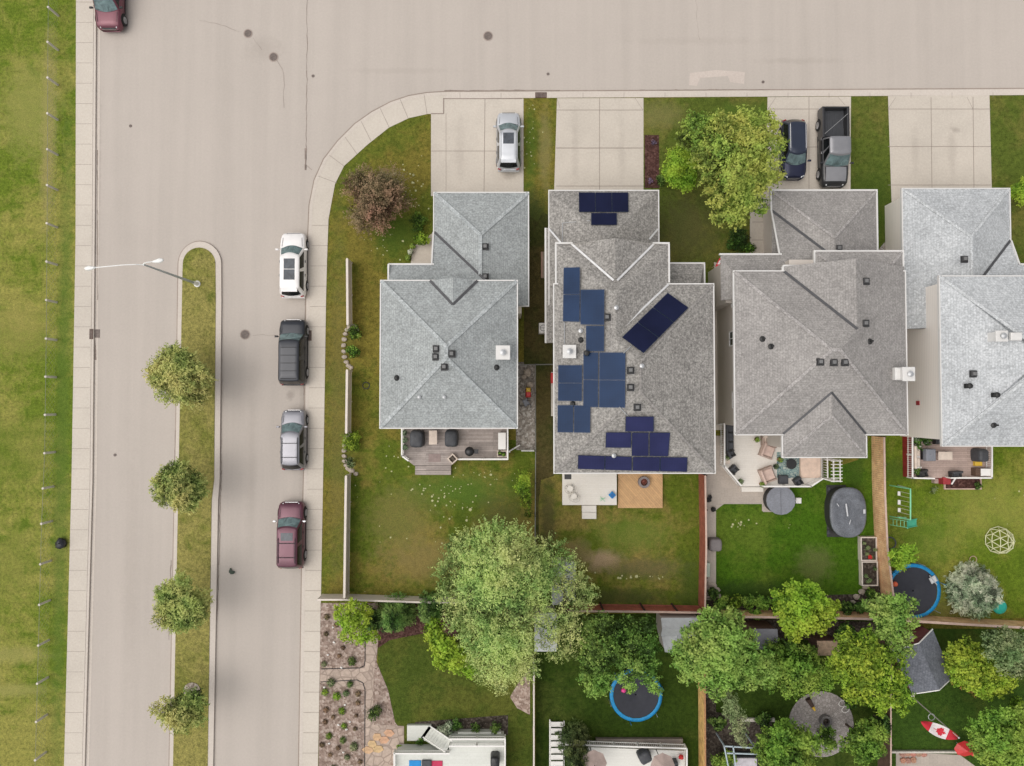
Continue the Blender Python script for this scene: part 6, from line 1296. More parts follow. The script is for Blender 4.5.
def cover(name, lab, x, y, w, d, h, z=.7, rz=0.0, mat=m_cover, r=.12, cat='barbecue', group=None, folds=True):
    """a draped cover: rounded box with creases, wheels beneath"""
    t = thing(name, lab, cat, group); p = G(x, y, z + h * .8); mb = MB(); rs = random.Random(int(x * 7)); R = Matrix.Rotation(rz, 3, 'Z'); vs = []; n = 28; lv = [(1.0, 0), (.98, .35), (.95, .75), (.90, .93), (.7, 1.0), (.3, 1.03)]
    for (k, zf) in lv:
        for i in range(n):
            a = 2 * math.pi * i / n; c, s = math.cos(a), math.sin(a); q = 1 / (abs(c) ** 5 + abs(s) ** 5) ** .2 * k * (1 + rs.uniform(-.03, .03) * (1 if folds else 0))
            vs.append(Vector((p.x, p.y, z + .03)) + R @ Vector((c * q * w / 2, s * q * d / 2, h * zf + (rs.uniform(-.02, .02) if zf > .8 else 0))))
    m = len(lv); mb.add(vs, [(l * n + i, l * n + (i + 1) % n, (l + 1) * n + (i + 1) % n, (l + 1) * n + i) for l in range(m - 1) for i in range(n)] + [tuple(range((m - 1) * n, m * n))]); mb.build('fabric_cover', mat, t, True)
    for sx in (-1, 1): q = Vector((p.x, p.y, z)) + R @ Vector((sx * w * .35, 0, .06)); MB().tube(q - R @ Vector((.03, 0, 0)), q + R @ Vector((.03, 0, 0)), .07, n=10).build('wheel', m_bl, t)
    return t
D1 = .7
cover('covered_barbecue', 'wide grey covered barbecue at the left end of the grey deck', 416.5, 439, 1.0, 1.25, 1.0, D1)
cover('covered_barbecue', 'rounded grey covered barbecue in the middle of the grey deck', 451, 438.5, .95, 1.25, 1.0, D1, r=.3)
def table(lab, x, y, w, d, h, z, top, leg=m_bl, name='table', rz=0.0, rnd=False, shelf=False):
    t = thing(name, lab, 'table'); p = G(x, y, z + h); c = Vector((p.x, p.y, 0)); R = Matrix.Rotation(rz, 3, 'Z')
    if rnd: MB().lathe((p.x, p.y, z + h - .04), [(w / 2, 0), (w / 2, .03), (w / 2 - .02, .04)], 22).build('table_top', top, t)
    else: MB().cbox((p.x, p.y, z + h - .02), (w, d, .05), .01, rz).build('table_top', top, t)
    for sx in (-1, 1):
        for sy in (-1, 1):
            k = .32 if rnd else .44; q = c + R @ Vector((sx * w * k, sy * (w if rnd else d) * k, 0)); MB().tube(q + Vector((0, 0, z)), q + Vector((0, 0, z + h - .04)), .025).build('leg', leg, t)
    return t
table('narrow pale table between the two covered barbecues', 433, 437.5, .58, 1.0, .7, D1, m_sand)
t = thing('kettle_grill', 'black round kettle grill on the grey deck beside its south railing', 'barbecue'); p = G(469.5, 451.5, D1 + .8)
MB().lathe((p.x, p.y, D1 + .5), [(.1, 0), (.3, .12), (.34, .25), (.32, .36), (.2, .46), (.05, .5)], 20).build('kettle', m_bl, t, True); MB().box((p.x + .48, p.y, D1 + .75), (.3, .32, .03)).build('side_shelf', m_bl, t)
for k in range(3): a = k * 2.1; MB().tube((p.x + .1 * math.cos(a), p.y + .1 * math.sin(a), D1 + .55), (p.x + .3 * math.cos(a), p.y + .3 * math.sin(a), D1), .02).build('leg', m_bl, t)
t = thing('storage_box', 'white storage box against the east railing of the grey deck', 'storage box'); a = G(502, 441, D1 + .6); MB().box((a.x, a.y, D1 + .27), (.5, 1.12, .54)).build('body', m_wick, t); MB().cbox((a.x, a.y, D1 + .58), (.55, 1.2, .08), .02).build('lid', m_railw, t)
def planter(lab, x0, y0, x1, y1, z0, h, mfr, msoil, rz=0.0, plants=0, pm=None, name='planter', w=None, seed=1):
    t = thing(name, lab, 'planter'); a, b = G(x0, y1, z0 + h), G(x1, y0, z0 + h); cx, cy, W_, D_ = (a.x + b.x) / 2, (a.y + b.y) / 2, b.x - a.x, b.y - a.y; R = Matrix.Rotation(rz, 3, 'Z'); mb = MB()
    for (dx, dy, ww, dd) in ((0, D_ / 2 - .04, W_, .08), (0, -D_ / 2 + .04, W_, .08), (W_ / 2 - .04, 0, .08, D_ - .16), (-W_ / 2 + .04, 0, .08, D_ - .16)):
        mb.box(Vector((cx, cy, z0 + h / 2)) + R @ Vector((dx, dy, 0)), (ww, dd, h), rz)
    mb.build('frame', mfr, t); MB().box((cx, cy, z0 + h / 2 - .04), (W_ - .17, D_ - .17, h - .06), rz).build('soil', msoil, t)
    rnd = random.Random(seed)
    for i in range(plants):
        c = (cx + rnd.uniform(-.4, .4) * (W_ - .2), cy + rnd.uniform(-.42, .42) * (D_ - .2), z0 + h + .08); leafmesh('plant', [(c, (.14, .14, .16), .5)], 260, .10, .05, pm or lm_mid, t, seed * 31 + i)
    return t
planter('diamond shaped wooden planter on the corner of the grey deck', 448.6, 455, 456.4, 462.8, .7, .35, m_sand, m_soil, rz=.75)
planter('shallow square planter at the south east corner of the grey deck', 497, 450.5, 507, 457, .7, .3, m_sand, m_soil, plants=2)
padbox('door_mat', 'pinkish mat lying on the grey deck above the steps', 'mat', 428.5, 454, 440.5, 462, .71, .722, plain('mat_pink', (.30, .235, .22), .95), .004)
for k, (x, y) in enumerate(((404.3, 433), (404.8, 440), (404.8, 447))):
    t = thing('potted_plant', ['uppermost', 'middle', 'lowest'][k] + ' of three blue grey potted plants along the left rail of the grey deck', 'potted plant'); p = G(x, y, 1.0); MB().lathe((p.x, p.y, .7), [(.10, 0), (.16, .28), (.17, .3)], 12).build('pot', m_dark, t)
    leafmesh('foliage', [((p.x, p.y, 1.15), (.22, .22, .22), .4)], 200, .12, .05, lm_spruce, t, 400 + k)
# white and natural decks
m_fire = plain('fire_stone', (.24, .21, .21), .85, var=.2, scale=6)
def firepit(lab, x, y, r, z, mring, mcore):
    t = thing('fire_pit', lab, 'fire pit'); p = G(x, y, z + .35); n = 24; mb = MB(); c = Vector((p.x, p.y, z))
    prof = [(r, 0), (r, .34), (r * .96, .37), (r * .62, .37), (r * .6, .33), (r * .6, .05)]
    vs = [c + Vector((q * math.cos(2 * math.pi * k / n), q * math.sin(2 * math.pi * k / n), zz_)) for q, zz_ in prof for k in range(n)]
    mb.add(vs, [(i * n + k, i * n + (k + 1) % n, (i + 1) * n + (k + 1) % n, (i + 1) * n + k) for i in range(5) for k in range(n)]); mb.build('ring', mring, t)
    MB().lathe(c + Vector((0, 0, .05)), [(r * .59, 0), (r * .55, .12), (r * .2, .16)], 14).build('embers', mcore, t)
firepit('round grey fire pit with reddish middle on the natural wood platform', 644.3, 482.3, .42, .3, m_fire, gravel('lava_rock', (.10, .03, .02), (.20, .07, .05), (.3, .12, .1), 14))
def papasan(lab, x, y, rz, z=.75):
    t = thing('bowl_chair', lab, 'chair'); p = G(x, y, z + .5); c = Vector((p.x, p.y, z)); n = 20; R = Matrix.Rotation(rz, 3, 'Z'); Q = lambda r, zz_, a: c + R @ Vector((r * math.cos(a), r * math.sin(a) * .9, zz_ + .18 * math.cos(a)))
    mb = MB(); mb.path([Q(.42, .45, 2 * math.pi * k / n) for k in range(n + 1)], .02, 5); mb.path([Q(.2, .22, 2 * math.pi * k / n) for k in range(n + 1)], .015, 4)
    for k in range(0, n, 4): mb.tube(Q(.42, .45, 2 * math.pi * k / n), Q(.2, .22, 2 * math.pi * k / n), .012, n=4)
    mb.build('frame', m_post, t)
    for k in range(4): a = k * math.pi / 2 + .4; mb = MB(); mb.tube(Q(.22, .2, a), c + Vector((.3 * math.cos(a + rz), .3 * math.sin(a + rz), .0)), .015, n=4); mb.build('leg', m_dark, t)
    mb = MB(); mb.lathe(c + Vector((0, 0, .22)), [(.12, 0), (.20, .05), (.22, .08)], 16); mb.build('cushion', m_dcream, t)
papasan('pale bowl chair, upper one of the pair on the cream deck beside the wood platform', 570.5, 488.8, .6); papasan('pale bowl chair, lower one of the pair on the cream deck beside the wood platform', 574.3, 496.8, -.4)
padbox('grill_mat', 'dark square floor grate in the corner of the cream deck by the solar house', 'floor grate', 564.5, 474.3, 571.3, 479.3, .755, .775, m_dark, .004)
t = thing('blue_tub', 'bright blue square tub turned on its corner on the cream deck', 'tub'); p = G(612.3, 495.2, .95); MB().cbox((p.x, p.y, .86), (.38, .38, .22), .03, .75).build('tub', m_bluet, t); MB().box((p.x, p.y, .975), (.26, .26, .01), .75).build('inside', plain('deep_blue', (.01, .12, .35), .5), t)
t = thing('folding_stool', 'small green folding stool frame left of the blue tub', 'stool'); p = G(603, 499.5, 1.1)
for k, (x0, y0, x1, y1) in enumerate(((-.15, -.15, .15, .15), (-.15, .15, .15, -.15), (-.15, -.02, .15, .12))): MB().tube((p.x + x0, p.y + y0, .78), (p.x + x1, p.y + y1, 1.15), .015).build('leg', m_green, t)
# cream deck of the warm grey house
D3 = .8
def armchair(lab, x, y, rz, z, w=.85, d=.85, mc=m_beigec, mf=m_beiged, name='armchair', cat='armchair', seats=1):
    t = thing(name, lab, cat); p = G(x, y, z + .5)
    MB().cbox((0, 0, .17), (w, d, .3), .03).build('frame', mf, t)
    for k in range(seats): MB().cbox((-w / 2 + w * (k + .5) / seats, -.04, .39), ((w - .24) / seats - .01, d - .22, .15), .05).build('seat_cushion', mc, t)
    MB().cbox((0, d / 2 - .07, .5), (w, .16, .5), .05).build('backrest', mc, t)
    for s in (-1, 1): MB().cbox((s * (w / 2 - .055), -.02, .40), (.11, d - .08, .28), .03).build('armrest', mf, t)
    place(t, (p.x, p.y, z), rz); return t
armchair('beige armchair near the house wall, upper of the two on the cream deck', 768.5, 451, 1.2, D3, 1.0, .95); armchair('beige armchair at the south railing, lower of the two on the cream deck', 768.5, 475, -4.35, D3, 1.05, 1.0)
armchair('narrow black wicker sofa against the west railing of the cream deck', 730, 437, math.pi / 2, D3, 2.0, .65, m_cover, m_wick, 'sofa', 'sofa', 3)
armchair('small dark chair below the black sofa on the cream deck', 731.5, 453.5, 2.0, D3, .55, .55, m_cover, m_wick, 'garden_chair', 'chair'); armchair('small dark chair at the diagonal railing of the cream deck', 734.5, 470, .8, D3, .55, .55, m_cover, m_wick, 'garden_chair', 'chair')
armchair('pale lounge chair partly under the eave on the cream deck', 769, 440.5, .0, D3, .9, .7, m_sand, m_beiged)
padbox('daybed', 'wide peach coloured daybed at the east end of the cream deck', 'daybed', 801, 456, 821, 478, .82, 1.15, plain('peach', (.68, .52, .42), .85), .06)
padbox('rug', 'blue green patterned rug in the lounge corner of the cream deck', 'rug', 777, 452, 799.5, 478, .802, .812, stone('rug_pattern', (.25, .36, .33), (.42, .47, .42), 5, (.08, .16, .20)), .003)
table('black round table on the blue green rug', 791.5, 464, .75, .75, .45, D3, m_bl, rnd=True); table('small round side table between the two dark chairs', 727.5, 461.5, .42, .42, .5, D3, m_sand, rnd=True)
padbox('ottoman', 'dark grey square ottoman at the south railing of the cream deck', 'ottoman', 779.5, 475.5, 788.5, 484, .82, 1.2, m_cover, .05)
armchair('dark rocking chair beside the peach daybed', 799, 482, .6, D3, .5, .6, m_cover, m_bl, 'garden_chair', 'chair')
for k, (x, y, w_) in enumerate(((740.5, 481.5, 'at the diagonal corner of the cream deck steps'), (762, 484.5, 'right of the cream deck steps'), (726.5, 458, 'behind the small side table'), (780, 459.5, 'upper left on the blue green rug'), (776, 466.5, 'between the two beige armchairs'), (757, 439.5, 'left of the pale lounge chair'))):
    t = thing('potted_plant', 'small potted plant ' + w_, 'potted plant'); p = G(x, y, D3 + .35); MB().lathe((p.x, p.y, D3), [(.10, 0), (.15, .25), (.16, .27)], 12).build('pot', m_terr if k % 2 else m_dark, t); leafmesh('foliage', [((p.x, p.y, D3 + .42), (.2, .2, .2), .5)], 220, .12, .05, lm_mid if k % 2 else lm_grey, t, 420 + k)
t = thing('garden_arbour', 'white slatted arbour on the lawn right of the peach daybed', 'arbour')
for x in (833.5, 840): a, b = G(x, 459.5, 2.1), G(x, 482, 2.1); MB().box((a + b) / 2, (.06, (a - b).length, .12)).build('beam', m_railw, t)
for k in range(7): a, b = G(831, 461 + k * 3.4, 2.2), G(842.3, 461 + k * 3.4, 2.2); MB().box((a + b) / 2, ((a - b).length, .05, .08)).build('slat', m_railw, t)
for x, y in ((833.5, 460.5), (840, 460.5), (833.5, 481), (840, 481)): a = G(x, y, 2.1); MB().box((a.x, a.y, 1.03), (.09, .09, 2.08)).build('post', m_railw, t)
mb = MB(); a, b = G(827.5, 458, 1.2), G(827.5, 478, 1.2); mb.box((a + b) / 2, (.08, (a - b).length, .06)); mb.box((a + b) / 2 - Vector((0, 0, .8)), (.05, (a - b).length, .05))
for k in range(9): mb.box(a + (b - a) * k / 8 - Vector((0, 0, .6)), (.05, .05, 1.2))
a, b = G(822, 478.3, 1.2), G(833, 481.5, 1.2); d = b - a; mb.box((a + b) / 2, (d.length, .08, .06), math.atan2(d.y, d.x)); tag(mb.build('side_railing', m_railw), 'white railing between the peach daybed and the slatted arbour', 'railing')
t = thing('hot_tub', 'round hot tub under a folded slate grey cover south of the cream deck', 'hot tub'); p = G(781, 500.5, .9); c = Vector((p.x, p.y, 0)); mb = MB(); n = 20
mb.lathe(c, [(.98, 0), (1.0, .05), (1.0, .78)], 24); mb.build('tub', m_wick, t)
for s in (-1, 1):
    mb = MB(); pts = [(c.x + s * .012, c.y - 1.03), (c.x + s * .012, c.y + 1.03)]
    arc_ = [(c.x + s * (.012 + 1.03 * math.sin(math.pi * k / 8)), c.y + 1.03 * math.cos(math.pi * k / 8)) for k in range(0, 9)]
    mb.prism(arc_, .79, .90); mb.build('cover_half', m_tubg, t)
padbox('step_stool', 'white square step right of the round hot tub', 'step', 796, 498, 801.5, 503.5, 0, .35, m_railw)
padbox('stepping_slab', 'pale square slab under the left side of the round hot tub', 'slab', 763, 487, 772, 512, -.02, .03, m_paver)
t = thing('covered_pool', 'oval pool under a wrinkled slate grey cover on a black frame', 'pool'); p = G(848.4, 512.5, 1.1); c = Vector((p.x, p.y, 0)); n = 32
def oval(rx, ry, zz_, k=2.5): return [Vector((c.x + rx * math.copysign(abs(math.cos(a)) ** (2 / k), math.cos(a)), c.y + ry * math.copysign(abs(math.sin(a)) ** (2 / k), math.sin(a)), zz_)) for a in [2 * math.pi * i / n for i in range(n)]]
mb = MB(); vs = oval(1.24, 1.72, 0) + oval(1.26, 1.74, 1.05); mb.add(vs, [(i, (i + 1) % n, (i + 1) % n + n, i + n) for i in range(n)]); mb.build('wall', m_wick, t)
rs = random.Random(4); vs = oval(1.30, 1.78, .98) + oval(1.30, 1.79, 1.08) + oval(1.22, 1.70, 1.13) + [v_ + Vector((0, 0, rs.uniform(-.03, .03))) for v_ in oval(.9, 1.3, 1.08)] + [v_ + Vector((0, 0, rs.uniform(-.04, .03))) for v_ in oval(.5, .75, 1.05)]
mb = MB(); mb.add(vs, [(l * n + i, l * n + (i + 1) % n, (l + 1) * n + (i + 1) % n, (l + 1) * n + i) for l in range(4) for i in range(n)] + [tuple(range(4 * n, 5 * n))]); cv = mb.build('cover', plain('pool_cover', (.13, .14, .16), .45, var=.3, scale=1.6), t, True)
for (x, y, w, h_, r_) in ((846.8, 510, .10, .9, .12), (864.3, 511.5, .16, .30, 0), (850, 522, .05, .35, -.3), (838, 505, .04, .25, .6)): q = G(x, y, 1.16); MB().box((q.x, q.y, 1.165), (w, h_, .01), r_).build('marking', plain('cover_mark', (.55, .56, .58), .6), cv)
padbox('pool_pad', 'black ground sheet left of the oval pool', 'ground sheet', 827, 485, 846, 537, .01, .05, m_wick)
for k in range(9): q = G(828.5 + (k % 2) * 1.5, 489 + k * 5.4, .1); tag(MB().blob((q.x, q.y, .1), .13, .15, .10, k, .25).build('stone', m_cover), 'dark stone on the sheet left of the oval pool', 'stone', 'dark stones along the oval pool')
# raised planter, edging
t = planter('northern box of the white framed raised planter by the cedar fence', 861, 537, 877, 561, 0, .45, m_vinyl, m_soil, plants=6, pm=lm_grey, seed=3); t = planter('southern box of the white framed raised planter by the cedar fence', 862, 561.5, 878, 586, 0, .45, m_vinyl, m_soil, plants=4, pm=lm_grey, seed=4)
q = G(870.3, 557, .6); tag(MB().blob(q, .17, .15, .14, 2, .2).build('red_flowers', m_redp), 'clump of red flowers in the raised planter', 'flowers')
EDG = [(866, 587), (862, 592), (857, 597), (853, 603), (851, 608)]
for k, (x, y) in enumerate(EDG + [(710, 584), (714, 586), (717, 590), (718, 596)] + [(338 + 0, 0)] * 0):
    q = G(x, y, .1); tag(MB().blob((q.x, q.y, .07), .26, .2, .11, 20 + k, .2).build('edging_rock', m_stone), 'pale edging rock at the south east corner of the lush yard' if k < 5 else 'pale edging rock at the south west corner of the lush yard', 'rock', 'edging rocks in the south east corner bed' if k < 5 else 'edging rocks in the south west corner bed')
cover('covered_table', 'round grey covered thing standing on the paver path by the brown fence', 715.5, 545, .95, .95, .7, 0, mat=plain('cover_taupe', (.20, .18, .18), .7), cat='covered table')
padbox('storage_bench', 'pale mint box on the paver path below the grey covered table', 'storage box', 704.5, 563, 710, 577, 0, .5, plain('mint_box', (.52, .60, .50), .6), .03)
for k, (x, y) in enumerate(((708.5, 500), (713.5, 509.5), (710, 497))): q = G(x, y, .2); tag(MB().blob((q.x, q.y, .18), .2 - .03 * k, .18, .2, 50 + k, .2).build('garden_pot', m_bl), ['dark pot beside the fence at the north end of the paver path', 'small dark pot at the corner of the lush lawn', 'little black pot above the dark pot on the paver path'][k], 'pot')
# deck of the pale grey house
D4 = .8
t = thing('gas_grill', 'square grey grill table in the middle left of the taupe deck', 'barbecue'); p = G(931, 455, D4 + .8); MB().cbox((p.x, p.y, D4 + .6), (.68, .85, .5), .05).build('hood', m_tubg, t); MB().cbox((p.x, p.y, D4 + .2), (.6, .75, .36), .02).build('cart', m_bl, t); MB().box((p.x, p.y, D4 + .86), (.1, .1, .03)).build('gauge', m_chrome, t)
table('pale rectangular table right of the grey grill on the taupe deck', 945.5, 455.8, 1.0, .58, .7, D4, m_sand); cover('covered_grill', 'black covered grill at the east end of the taupe deck', 982.5, 455.5, .75, .95, .95, D4, mat=m_cover)
t = thing('storage_box', 'white lidded box in the south east corner of the taupe deck', 'storage box'); a = G(984.5, 472.3, D4 + .6); MB().box((a.x, a.y, D4 + .27), (1.15, .55, .54)).build('body', m_brownf, t); MB().cbox((a.x + .15, a.y, D4 + .58), (.8, .52, .07), .02).build('lid', m_railw, t)
padbox('crate', 'yellow crate between the black covered grill and the white box', 'crate', 975.5, 461.3, 982.5, 466, D4, D4 + .3, m_yel)
armchair('white garden bench along the west railing of the taupe deck', 917.5, 457, math.pi / 2, D4, 1.6, .6, m_sand, m_railw, 'garden_bench', 'bench', 2); armchair('dark garden chair at the south west corner of the taupe deck', 923.5, 474, .3, D4, .6, .55, m_wick, m_bl, 'garden_chair', 'chair'); armchair('dark folding chair under the eave of the pale grey house', 939.5, 441, 0, D4, .5, .5, m_cover, m_bl, 'garden_chair', 'chair'); armchair('low dark chair beside the red stair side on the taupe deck', 957, 474.5, .1, D4, .7, .45, m_cover, m_bl, 'garden_chair', 'chair')
for k, (x, y, R_) in enumerate(((917.5, 439.5, .38), (922.5, 436.5, .34), (927, 441.5, .3), (918, 447, .22), (917, 471.5, .25))):
    t = thing('potted_plant', ['large leafy potted plant in the upper left corner of the taupe deck', 'leafy potted plant second from the left under the pale eave', 'leafy potted plant left of the folding chair under the pale eave', 'small potted plant above the white garden bench', 'potted plant below the white garden bench'][k], 'potted plant'); p = G(x, y, D4 + .4); MB().lathe((p.x, p.y, D4), [(.13, 0), (.2, .28), (.21, .3)], 12).build('pot', m_railw if k != 1 else m_terr, t); leafmesh('foliage', [((p.x, p.y, D4 + .45), (R_, R_, R_ * .8), .35)], 160, .16, .07, lm_dark, t, 440 + k)
planter('long brown planting box with pale frame below the taupe deck', 944.5, 477.5, 981.5, 489.5, 0, .12, m_pink, m_mulch); q = G(978.5, 486, .2); tree('shrub', 'dark little shrub at the right end of the long brown planting box', 'shrub', 979, 485.5, 4.5, .5, lm_dark, 450, nc=5, dens=130, ll=.12, lw=.06, trunk=.02)
q = G(933, 490, .1); tree('shrub', 'dry brownish shrub at the foot of the taupe deck steps', 'shrub', 933, 490, 5.5, .6, lm_grey, 451, nc=5, dens=90, ll=.12, lw=.05, trunk=.02)
# swing set, climbing dome, trampolines
t = thing('swing_set', 'mint green swing set with teal slide on the yellow green lawn', 'swing set'); zt_ = 1.85
bn, bs = G(910.5, 489, zt_), G(910.5, 519.8, zt_); MB().tube(bn, bs, .05, n=8).build('top_beam', m_green, t)
for (b_, sg) in ((bn, 1), (bs, -1)):
    for dx in (-.55, .45): MB().tube(b_, (b_.x + dx * .6 - .15, b_.y + sg * .05, 0), .04, n=8).build('leg', m_green if dx < 0 else plain('leg_pale', (.55, .66, .58), .5), t)
MB().tube((bs.x - .4, bs.y + .02, .95), (bs.x + .2, bs.y + .02, .95), .03).build('cross_bar', m_green, t)
for (y, w_, m_) in ((496, .3, m_railw), (505, .34, m_railw), (513, .3, m_railw)):
    s = G(903, y, .5); tpx = Vector((bn.x, G(910, y, zt_).y, zt_)); mb = MB(); mb.cbox((tpx.x - .05, tpx.y, .45), (.2, w_, .04), .01)
    for k in (-1, 1): mb.tube((tpx.x - .05, tpx.y + k * w_ / 2, .46), (tpx.x, tpx.y + k * w_ / 2, zt_), .012, n=4)
    mb.build('swing', m_, t)
a = G(906.5, 521, 1.1); mb = MB(); n = 8
for k in range(n): f0, f1 = k / n, (k + 1) / n; mb.add([(a.x + f * 1.25, a.y + dy, 1.15 - 1.0 * (f ** .8)) for f in (f0, f1) for dy in (0, -.5)], [(0, 1, 3, 2)])
for k in range(n):
    f0, f1 = k / n, (k + 1) / n
    for dy in (0, -.5): mb.tube((a.x + f0 * 1.25, a.y + dy, 1.2 - 1.0 * f0 ** .8), (a.x + f1 * 1.25, a.y + dy, 1.2 - 1.0 * f1 ** .8), .04, n=5)
mb.build('slide', plain('slide_mint', (.08, .50, .33), .4), t); mb = MB()
for k in range(4): mb.tube((a.x - .5 + k * .13, a.y, .25 + k * .25), (a.x - .5 + k * .13, a.y - .45, .25 + k * .25), .02)
for dy in (0, -.45): mb.tube((a.x - .6, a.y + dy, 0), (a.x, a.y + dy, 1.2), .025)
mb.build('ladder', m_green, t)
t = thing('climbing_dome', 'pale yellow geodesic climbing dome on the yellow green lawn', 'climbing dome'); bm_ = bmesh.new(); bmesh.ops.create_icosphere(bm_, subdivisions=2, radius=.98); c = G(1002, 541, .5); mb = MB(); m2 = MB()
for e in bm_.edges:
    a, b_ = e.verts[0].co, e.verts[1].co
    if a.z > -.15 and b_.z > -.15: mb.tube(Vector((c.x, c.y, .12)) + a, Vector((c.x, c.y, .12)) + b_, .028, n=5)
for v_ in bm_.verts:
    if v_.co.z > -.15: m2.blob(Vector((c.x, c.y, .12)) + v_.co, .045, .045, .045, 0, 0, 6, 4)
bm_.free(); m_dome = plain('dome_pipe', (.66, .66, .42), .5, var=.05); mb.build('pipe_frame', m_dome, t); m2.build('joint', m_dome, t)
def trampoline(lab, x, y, R, z=.75, poles=True, net=0.0):
    t = thing('trampoline', lab, 'trampoline'); p = G(x, y, z); c = Vector((p.x, p.y, 0)); n = 40; mb = MB(); rr = R
    vs = [c + Vector((q * math.cos(2 * math.pi * k / n), q * math.sin(2 * math.pi * k / n), zz_ + .012 * math.sin(k * 2.7))) for q, zz_ in ((rr, z - .04), (rr, z + .03), (rr - .13, z + .055), (rr - .25, z + .03)) for k in range(n)]
    mb.add(vs, [(i * n + k, i * n + (k + 1) % n, (i + 1) * n + (k + 1) % n, (i + 1) * n + k) for i in range(3) for k in range(n)]); mb.build('edge_pad', m_blue, t, True)
    mb = MB(); k0 = [(0, -.06), (rr * .5, -.03), (rr - .28, 0)]; vs = [c + Vector((q * math.cos(2 * math.pi * k / n), q * math.sin(2 * math.pi * k / n), z + dz)) for q, dz in ((.05, -.06), (rr * .5, -.04), (rr - .27, 0)) for k in range(n)]
    mb.add(vs, [(i * n + k, i * n + (k + 1) % n, (i + 1) * n + (k + 1) % n, (i + 1) * n + k) for i in range(2) for k in range(n)] + [tuple(range(n))]); ob = mb.build('jump_mat', m_mat, t, True)
    for k in range(6):
        a = 2 * math.pi * k / 6 + .3; e = c + Vector((math.cos(a) * rr * .97, math.sin(a) * rr * .97, 0)); MB().tube(e, e + Vector((0, 0, z - .02)), .03).build('leg', m_galv, t)
        if poles: o_ = c + Vector((math.cos(a) * (rr + .06), math.sin(a) * (rr + .06), 0)); MB().tube(o_ + Vector((0, 0, .1)), o_ + Vector((0, 0, z + poles)), .022).build('net_pole', m_galv if k % 2 else m_blue, t)
    return t
trampoline('trampoline with blue rim on the yellow green lawn by the cedar fence corner', 913.5, 591, 1.95, poles=.7); q = G(895, 584, .9); tag(MB().lathe((q.x, q.y, .74), [(.05, 0), (.15, .06), (.19, .17), (.15, .29), (.05, .35)], 14).build('ball', m_orange, None, True), 'orange ball lying on the sunny trampoline', 'ball')
t = thing('net_bundle', 'pale folded net bundle hanging at the right rim of the sunny trampoline', 'net bundle'); q = G(933, 579.5, .9); MB().cbox((q.x, q.y, .93), (.5, .45, .2), .08, .5).build('folded_net', m_palemetal, t); MB().tube((q.x - .3, q.y + .3, 1.0), (q.x + .2, q.y - .35, 1.02), .04).build('pole', m_galv, t)
trampoline('trampoline with blue rim half hidden under the dark green trees', 636, 695, 1.88, poles=.5); q = G(623.5, 690, .9); t = thing('ball', 'rainbow coloured ball on the tree shaded trampoline', 'ball'); MB().lathe((q.x, q.y, .74), [(.05, 0), (.15, .06), (.19, .17)], 14).build('lower_half', m_yel, t, True); MB().lathe((q.x, q.y, .91), [(.19, 0), (.15, .12), (.05, .18)], 14).build('upper_half', plain('pink_plastic', (.70, .05, .25), .4), t, True)
t = thing('garden_disc', 'round teal plastic table standing right of the blue spruce', 'table'); q = G(1000, 607, .5); MB().lathe((q.x, q.y, .42), [(.50, 0), (.52, .05), (.44, .12), (.1, .17)], 26).build('table_top', m_teal, t, True); MB().lathe((q.x, q.y, 0), [(.25, 0), (.1, .1), (.08, .42)], 12).build('stand', m_teal, t)
tag(MB().path([G(973.2, 559.5, .04) + Vector((.25 * math.cos(k * .5), .25 * math.sin(k * .5), 0)) for k in range(14)], .03, 5).build('hoop', m_wood), 'brown ring lying on the grass above the blue spruce', 'hoop')
tag(MB().path([G(366, 385.5, .03) + Vector((.25 * math.cos(k * .5), .25 * math.sin(k * .5), 0)) for k in range(14)], .03, 5).build('hoop', m_dark), 'dark ring sunk in the lawn left of the corner house', 'hoop')
tag(MB().path([G(890, 543, .25) + Vector((.42 * math.cos(k * .5), .42 * math.sin(k * .5), 0)) for k in range(14)], .05, 6).build('tyre', m_cover), 'dark round hoop leaning at the cedar fence above the young yellow green tree', 'hoop')
# sheds
def shed(lab, quad_eave, zE, rise, mroof, mwall, name='shed', trim=True, ridge='long'):
    """quad_eave: four pixel corners of the eaves, ridge runs between midpoints of edges 0-1 and 2-3"""
    t = thing(name, lab, 'shed'); Q = [G(x, y, zE) for x, y in quad_eave]; r0 = (Q[0] + Q[1]) / 2 + Vector((0, 0, rise)); r1 = (Q[2] + Q[3]) / 2 + Vector((0, 0, rise)); c = sum(Q, Vector()) / 4
    mb = MB(); mb.sheet([Q[1], Q[2], r1, r0]); mb.sheet([Q[3], Q[0], r0, r1]); dn = Vector((0, 0, -.06)); mb.sheet([r0 + dn, r1 + dn, Q[2] + dn, Q[1] + dn]); mb.sheet([r1 + dn, r0 + dn, Q[0] + dn, Q[3] + dn]); mb.build('roof', mroof, t)
    mb = MB(); w_ = [c + (q - c) * .92 for q in Q]; mb.prism([(q.x, q.y) for q in w_], 0, zE - .05); mb.add([w_[0], w_[1], c + (r0 - c) * .92], [(0, 1, 2)]); mb.add([w_[2], w_[3], c + (r1 - c) * .92], [(0, 1, 2)]); mb.build('wall', mwall, t)
    if trim:
        mb = MB()
        for a, b in ((Q[0], r0), (Q[1], r0), (Q[2], r1), (Q[3], r1)): mb.tube(a, b, .04, n=4)
        mb.build('trim', m_railw, t)
        m_ = (w_[0] + w_[1]) / 2; d = (w_[1] - w_[0]); MB().box((m_.x, m_.y, .95), (.9, .05, 1.8), math.atan2(d.y, d.x)).build('door', m_railw, t)
    return t
shed('dark grey shingled garden shed in the flag yard', [(892.5, 650), (932.6, 629), (952.5, 677.5), (912.5, 694)], 2.3, .75, m_shedg, plain('shed_wall', (.18, .06, .06), .8), trim=True)
